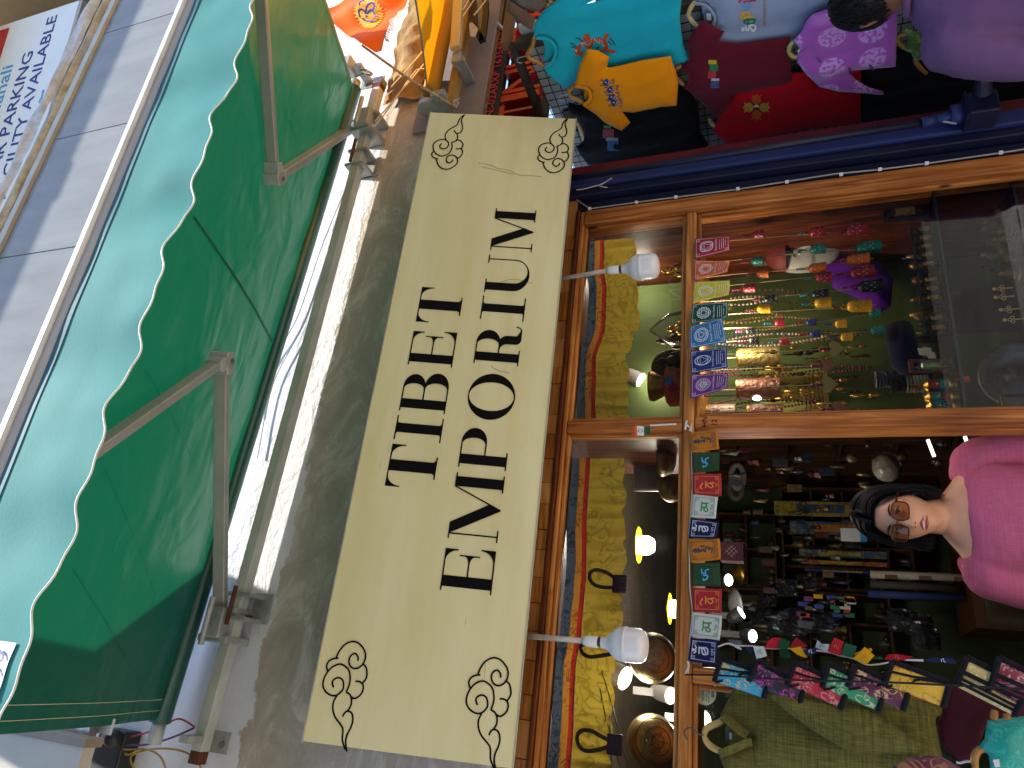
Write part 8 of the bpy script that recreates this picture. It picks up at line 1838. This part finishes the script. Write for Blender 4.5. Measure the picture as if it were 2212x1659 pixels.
# ---- the woman in the doorway
WC = V((.646, .225, 1.512)); T = thing('person', 'woman in a pink blouse and amber sunglasses with short black hair standing in the doorway', 'person', (.66, .26, .141))
H = Pose(WC, rad(-27), rad(-11), rad(3)); BO = Pose((.655, .262, 0), rad(-8))
R = lambda z, hw, d, y=0.: (BO(0, y, z), BO(hw, y, z) - BO(0, y, z), BO(0, y+d, z) - BO(0, y, z))
b = MB(); add_head(b, H)
limb(b, [BO(0, .02, 1.30), BO(0, .005, 1.38), (BO(0, -.0, 1.42) + H(0, .012, -.07))/2, H(0, .012, -.06)], [.066, .058, .052, .05], 20)
loft(b, [R(.92, .158, .105), R(1.02, .128, .088), R(1.12, .135, .092), R(1.22, .155, .10), R(1.29, .165, .09), R(1.335, .150, .075), R(1.365, .105, .062), R(1.395, .064, .055)])
for s in (-1, 1):
    limb(b, [BO(s*.14, 0, 1.325), BO(s*.178, 0, 1.30), BO(s*.205, .01, 1.15), BO(s*.215, .02, 1.03), BO(s*.21, -.04, .91), BO(s*.19, -.10, .80)], [.034, .034, .035, .034, .032, .025])
    hand(b, BO(s*.19, -.10, .80), (0, -.3, -1), BO(s*1, 0, 0) - BO(0, 0, 0))
    limb(b, [BO(s*.085, 0, .92), BO(s*.09, 0, .70), BO(s*.085, .0, .50), BO(s*.085, .02, .30), BO(s*.08, .03, .17)], [.085, .078, .055, .048, .035]); b.ball(BO(s*.085, -.04, .165), .05, 10, 6, (.8, 1.9, .55))
bd = b.build('body', SKIN, T, smooth=True); remesh(bd, .0042, 2, .5)
# blouse and trousers
PINK = fabric('pink_linen', '#c46482', .85, .06, 300, .1, .25, slub=.07)
b = MB(); RB_ = lambda z, hw, d, y=0.: R(z, hw, d, y)
loft(b, [R(.86, .20, .13), R(1.0, .175, .118), R(1.12, .168, .115), R(1.20, .172, .118), R(1.27, .182, .108), R(1.318, .172, .090), R(1.338, .155, .078), R(1.338, .12, .05)], 40)
# broad shoulder straps of the boat neck
for s in (-1, 1):
    limb(b, [BO(s*.118, .045, 1.336), BO(s*.14, .04, 1.328), BO(s*.165, .02, 1.305)], [.018, .034, .054], 14); limb(b, [BO(s*.120, -.04, 1.322), BO(s*.14, -.03, 1.318), BO(s*.165, .0, 1.30)], [.018, .034, .054], 14)
    limb(b, [BO(s*.10, .06, 1.335), BO(0, .075, 1.345)], [.02, .018], 10)
    limb(b, [BO(s*.13, .0, 1.29), BO(s*.178, .0, 1.292), BO(s*.205, .005, 1.22), BO(s*.222, .01, 1.10), BO(s*.228, .015, 1.0)], [.06, .066, .062, .056, .058], 18)
bl_ = b.build('blouse', PINK, T, smooth=True); remesh(bl_, .0055, 8, .5); wrinkle(bl_, .010, .07, 1)
b = MB(); loft(b, [R(.95, .17, .115), R(.85, .18, .12), R(.75, .175, .12)])
for s in (-1, 1): limb(b, [BO(s*.088, 0, .80), BO(s*.09, 0, .5), BO(s*.085, .02, .2)], [.10, .085, .075])
tr = b.build('trousers', M('trousers_dark', '#24242c', .85), T, smooth=True); remesh(tr, .012, 3)
# face
LIP = M('lip_rose', '#b2564f', .4, var=.06)
for zz, th, nm in ((-.0545, .0042, 'upper_lip'), (-.0665, .0056, 'lower_lip')):
    b = MB(); pts = []
    for i in range(13):
        u = (i-6)/6; x = .0235*u; zc = zz + (.0022*math.cos(u*5) - .001 if nm == 'upper_lip' else -.0015*(1-u*u)) - .001*u*u
        dx, dz = x/(.073*.85), zc/.112; dy = -math.sqrt(max(.05, 1 - dx*dx - dz*dz)); q = head_pt(dx, dy, dz)
        pts.append(H(x, q[1] + .001, zc))
    b.tube(pts, [max(.0008, th*(1 - ((i-6)/6.3)**2)) for i in range(13)], 8); b.build(nm, LIP, T, smooth=True)
b = MB(); b.ball(H(0, -.0955, -.060), .010, 10, 6, (1.2, .25, .25)); b.build('teeth', M('teeth', '#d6cdc2', .3), T)
for s in (-1, 1):
    b = MB(); b.ball(H(s*.0315, -.0765, .009), .0118, 14, 10); b.build('eye', M('eye_white', '#cfc8c0', .2), T, smooth=True)
    b = MB(); b.ball(H(s*.0315 - .001, -.0852, .008), .0046, 10, 6); b.build('iris', M('iris_dark', '#1c120d', .15), T, smooth=True)
    b = MB(); b.tube([H(s*.0315 + .0145*u, -.0872 + .006*u*u, .0135 - .004*u*u) for u in (-1, -.6, -.2, .2, .6, 1)], .0021, 6); b.build('eyelid', M('lash_dark', '#1b1210', .6), T)
    b = MB(); b.tube([H(s*(.014 + .036*t), -.0925 + .014*t*t, .0295 + .006*math.sin(t*2.6)) for t in (0, .2, .4, .6, .8, 1)], [.0022, .003, .003, .0026, .002, .001], 6); b.build('eyebrow', M('brow_dark', '#221713', .8), T)
    b = MB(); b.tube(catmull([H(s*.070, .004, .022), H(s*.080, .016, .026), H(s*.083, .024, .010), H(s*.078, .016, -.014), H(s*.070, .006, -.026), H(s*.069, .000, -.005)], 5, True), .0042, 7, closed=True); b.ball(H(s*.073, .012, .002), .018, 10, 8, (.35, .7, 1.1)); b.build('ear', SKIN, T, smooth=True)
    b = MB(); b.tube([H(s*.0765 + .0, .003 + .004*math.cos(t), -.029 + .006*math.sin(t)) for t in [math.tau*j/14 for j in range(14)]], .0014, 6, closed=True); b.build('earring', GOLDM, T)
    b = MB(); b.ball(H(s*.0062, -.1175, -.0395), .0032, 8, 5, (1, .6, .6)); b.build('nostril', M('nostril_dark', '#7d4a38', .8), T)  # shade of the nostrils painted as darker skin
# sunglasses
RIM = M('tortoise_rim', '#2a1510', .25, col2='#4a2414', scale=60)
LENS = glassmat('amber_lens', (.62, .36, .20), 1.5, .12, (.35, .18, .09))
for s in (-1, 1):
    ring = []
    for k in range(36):
        t = math.tau*k/36; cx, cz = math.cos(t), math.sin(t); u = math.copysign(abs(cx)**.6, cx)*.0275; v = math.copysign(abs(cz)**.6, cz)*.0235
        ring.append((s*.0345 + u, -.1045 + .010*((s*.0345 + u)/.06)**2 + .004*(v < 0)*0, .002 + v + .002*u*s*20))
    b = MB(); b.tube([H(*p) for p in ring], .0022, 7, closed=True); b.build('sunglass_rim', RIM, T, smooth=True)
    b = MB(); b.add([H(*p) for p in ring], [tuple(range(36))]); b.build('sunglass_lens', LENS, T)
    b = MB(); b.tube([H(s*.0625, -.094, .014), H(s*.074, -.075, .014), H(s*.080, -.03, .014), H(s*.080, .012, .010)], [.004, .0035, .003, .002], 6); b.build('sunglass_temple', RIM, T)
b = MB(); b.tube([H(-.009, -.107, .008), H(0, -.110, .011), H(.009, -.107, .008)], .0022, 6); b.build('sunglass_bridge', RIM, T)
# hair: a dark cap and many combed locks from the parting
HAIR = M('hair_black', '#0b0a0d', .55, var=.3, scale=60, spec=.25)
b = MB(); n = 40; vs = []; fs = []
def hairline(p): return .62 if abs(p) < .55 else (.62 - (abs(p)-.55)*1.05 if abs(p) < 1.5 else -.55)
for i in range(15):
    for j in range(n+1):
        p = -math.pi + math.tau*j/n; zmin = hairline(p); zz = 1 - (1-zmin)*i/14; rr_ = math.sqrt(max(0, 1 - zz*zz)) if zz > -.2 else 1.0
        q = head_pt(rr_*math.sin(p), -rr_*math.cos(p), max(zz, -.55) if zz < 0 else zz)
        f = 1.075; vs.append(H(q[0]*f, q[1]*f + .003, q[2]*f))
for i in range(14):
    for j in range(n): fs.append((i*(n+1)+j, (i+1)*(n+1)+j, (i+1)*(n+1)+j+1, i*(n+1)+j+1))
b.add(vs, fs); b.build('hair_cap', HAIR, T, smooth=True)
b = MB(); rnd = random.Random(21)
for k in range(520):
    s = rnd.choice((-1, 1)); u = rnd.random()**.9; y0 = -.078 + .165*u; ye = -.018 + .115*u + rnd.uniform(-.008, .008); kk = 1.07 + rnd.uniform(0, .30)
    ln = rnd.uniform(.05, .10)*(.85 if s < 0 else 1.0); wv = rnd.uniform(0, 6.28); pts = []
    for i in range(9):
        t = i/8; ph = rad(4 + 92*t); y = y0 + (ye-y0)*(t*t*(3-2*t)); ry = math.sqrt(max(.08, 1 - (y/.1)**2))
        pts.append(H(s*(.003*(1-t) + .073*ry*math.sin(ph)*kk), y*1.06, .112*max(.55, ry)*math.cos(ph)*kk + .004))
    xe = s*.073*math.sqrt(max(.08, 1 - (ye/.1)**2))*kk; ze = .112*.55*math.cos(rad(96))*kk
    for i in range(1, 6):
        t = i/5; pts.append(H(xe*(1 + .10*t - .22*t*t) + .013*t*math.sin(wv + t*5), ye + .014*t*math.sin(wv*1.7 + t*4) + .01*t, ze - ln*t))
    b.tube(pts, [.0026]*10 + [.0024, .002, .0014, .0005], 5)
stuff(b.build('hair_locks', HAIR, T, smooth=True))

# ---- the man at the right edge, seen from behind
MY = -.42; hp = P(1874, 2, MY); T = thing('person', 'black haired man in a dusky purple shirt seen from behind at the right edge', 'person', (hp.x, MY, .121))
yaw = math.atan2(.50, -.86) ; fdir = V((.45, .89, 0)).normalized(); yaw = math.atan2(fdir.x, -fdir.y)
H = Pose(hp + V((0, 0, -.004)), yaw, rad(10)); BO = Pose((hp.x - fdir.x*.03, MY - fdir.y*.03, 0), yaw); zs = hp.z - 1.43
R = lambda z, hw, d, y=0.: (BO(0, y, z+zs), BO(hw, y, z+zs) - BO(0, y, z+zs), BO(0, y+d, z+zs) - BO(0, y, z+zs))
B2 = lambda x, y, z: BO(x, y, z + (zs if z > .2 else 0))
b = MB(); add_head(b, H, False, .076, .096, .115)
limb(b, [B2(0, .02, 1.24), B2(0, .015, 1.34), H(0, .015, -.05)], [.075, .062, .06], 18)
loft(b, [R(.82, .16, .11), R(1.0, .17, .11), R(1.15, .19, .115), R(1.22, .16, .09), R(1.27, .10, .065), R(1.30, .07, .06)])
for s in (-1, 1):
    limb(b, [B2(s*.16, 0, 1.24), B2(s*.205, 0, 1.22), B2(s*.25, -.02, 1.06), B2(s*.27, -.02, .93), B2(s*.23, -.12, .83), B2(s*.18, -.2, .78)], [.04, .04, .04, .038, .036, .028]); hand(b, B2(s*.18, -.2, .78), BO(0, -1, 0) - BO(0, 0, 0), BO(s, 0, 0) - BO(0, 0, 0))
    limb(b, [B2(s*.09, 0, .82), B2(s*.095, 0, .60), B2(s*.09, 0, .42), B2(s*.09, .02, .26), B2(s*.085, .03, .17)], [.09, .085, .06, .05, .04]); b.ball(B2(s*.09, -.04, .16), .05, 10, 6, (.8, 1.9, .6))
    b.tube(catmull([H(s*.074, .004, .022), H(s*.086, .018, .028), H(s*.090, .028, .010), H(s*.082, .02, -.016), H(s*.074, .008, -.030)], 5), .006, 7)
bd = b.build('body', SKIN2, T, smooth=True); remesh(bd, .006, 2)
PUR2 = fabric('dusky_purple_shirt', '#64486c', .85, .08, 260, .1, .25)
b = MB()
loft(b, [R(.72, .20, .14), R(.9, .205, .14), R(1.05, .212, .14), R(1.16, .222, .135), R(1.235, .205, .115), R(1.285, .14, .088), R(1.315, .085, .074), R(1.318, .05, .04)], 36)
for s in (-1, 1): limb(b, [B2(s*.15, 0, 1.21), B2(s*.212, 0, 1.205), B2(s*.262, -.01, 1.08), B2(s*.285, -.02, .95), B2(s*.275, -.05, .90)], [.075, .08, .075, .068, .066], 18)
sh = b.build('shirt', PUR2, T, smooth=True); remesh(sh, .009, 8); wrinkle(sh, .03, .13, 2)
b = MB(); b.tube([B2(.082*math.cos(t), .012 + .07*math.sin(t), 1.325 + .008*math.sin(t)) for t in [math.tau*j/30 for j in range(30)]], .011, 8, closed=True); b.build('collar', PUR2, T, smooth=True)
b = MB()
for s in (-1, 1): limb(b, [B2(s*.09, 0, .80), B2(s*.095, 0, .5), B2(s*.09, .02, .2)], [.11, .09, .075])
loft(b, [R(.86, .17, .12), R(.74, .18, .12)]); tr = b.build('trousers', MATS['trousers_dark'], T, smooth=True); remesh(tr, .014, 3)
b = MB(); vs = []; fs = []; n = 48
for i in range(17):
    for j in range(n+1):
        p = -math.pi + math.tau*j/n; ap_ = abs(p); zmin = .55 if ap_ < .6 else (.55 - (ap_-.6)*.9 if ap_ < 1.5 else (-.26 - (ap_-1.5)*.28)); zz = 1 - (1-zmin)*i/16; rr_ = math.sqrt(max(0, 1 - zz*zz))
        q = head_pt(rr_*math.sin(p), -rr_*math.cos(p), zz, .076, .096, .115, False); f = 1.085 + .02*nz((p*3, zz*4, 2)) - (.05 if i == 16 else 0)
        vs.append(H(q[0]*f, q[1]*f, q[2]*f))
for i in range(16):
    for j in range(n): fs.append((i*(n+1)+j, (i+1)*(n+1)+j, (i+1)*(n+1)+j+1, i*(n+1)+j+1))
b.add(vs, fs); b.build('hair_cap', HAIR, T, smooth=True)
b = MB(); rnd = random.Random(4)
for k in range(700):
    p = rnd.uniform(-math.pi, math.pi); ap_ = abs(p); zmin = .55 if ap_ < .6 else (.55 - (ap_-.6)*.9 if ap_ < 1.5 else (-.26 - (ap_-1.5)*.28)); z0 = rnd.uniform(zmin, .98); pts = []
    for i in range(4):
        zz = max(-.75, z0 - .085*i); rr_ = math.sqrt(max(0, 1 - zz*zz)); pp_ = p + .05*i*rnd.uniform(-1, 1); q = head_pt(rr_*math.sin(pp_), -rr_*math.cos(pp_), zz, .076, .096, .115, False); f = 1.10 + .012*i*(i < 3); pts.append(H(q[0]*f, q[1]*f, q[2]*f))
    b.tube(pts, [.0022, .0022, .0018, .0006], 4)
stuff(b.build('hair_locks', HAIR, T, smooth=True))
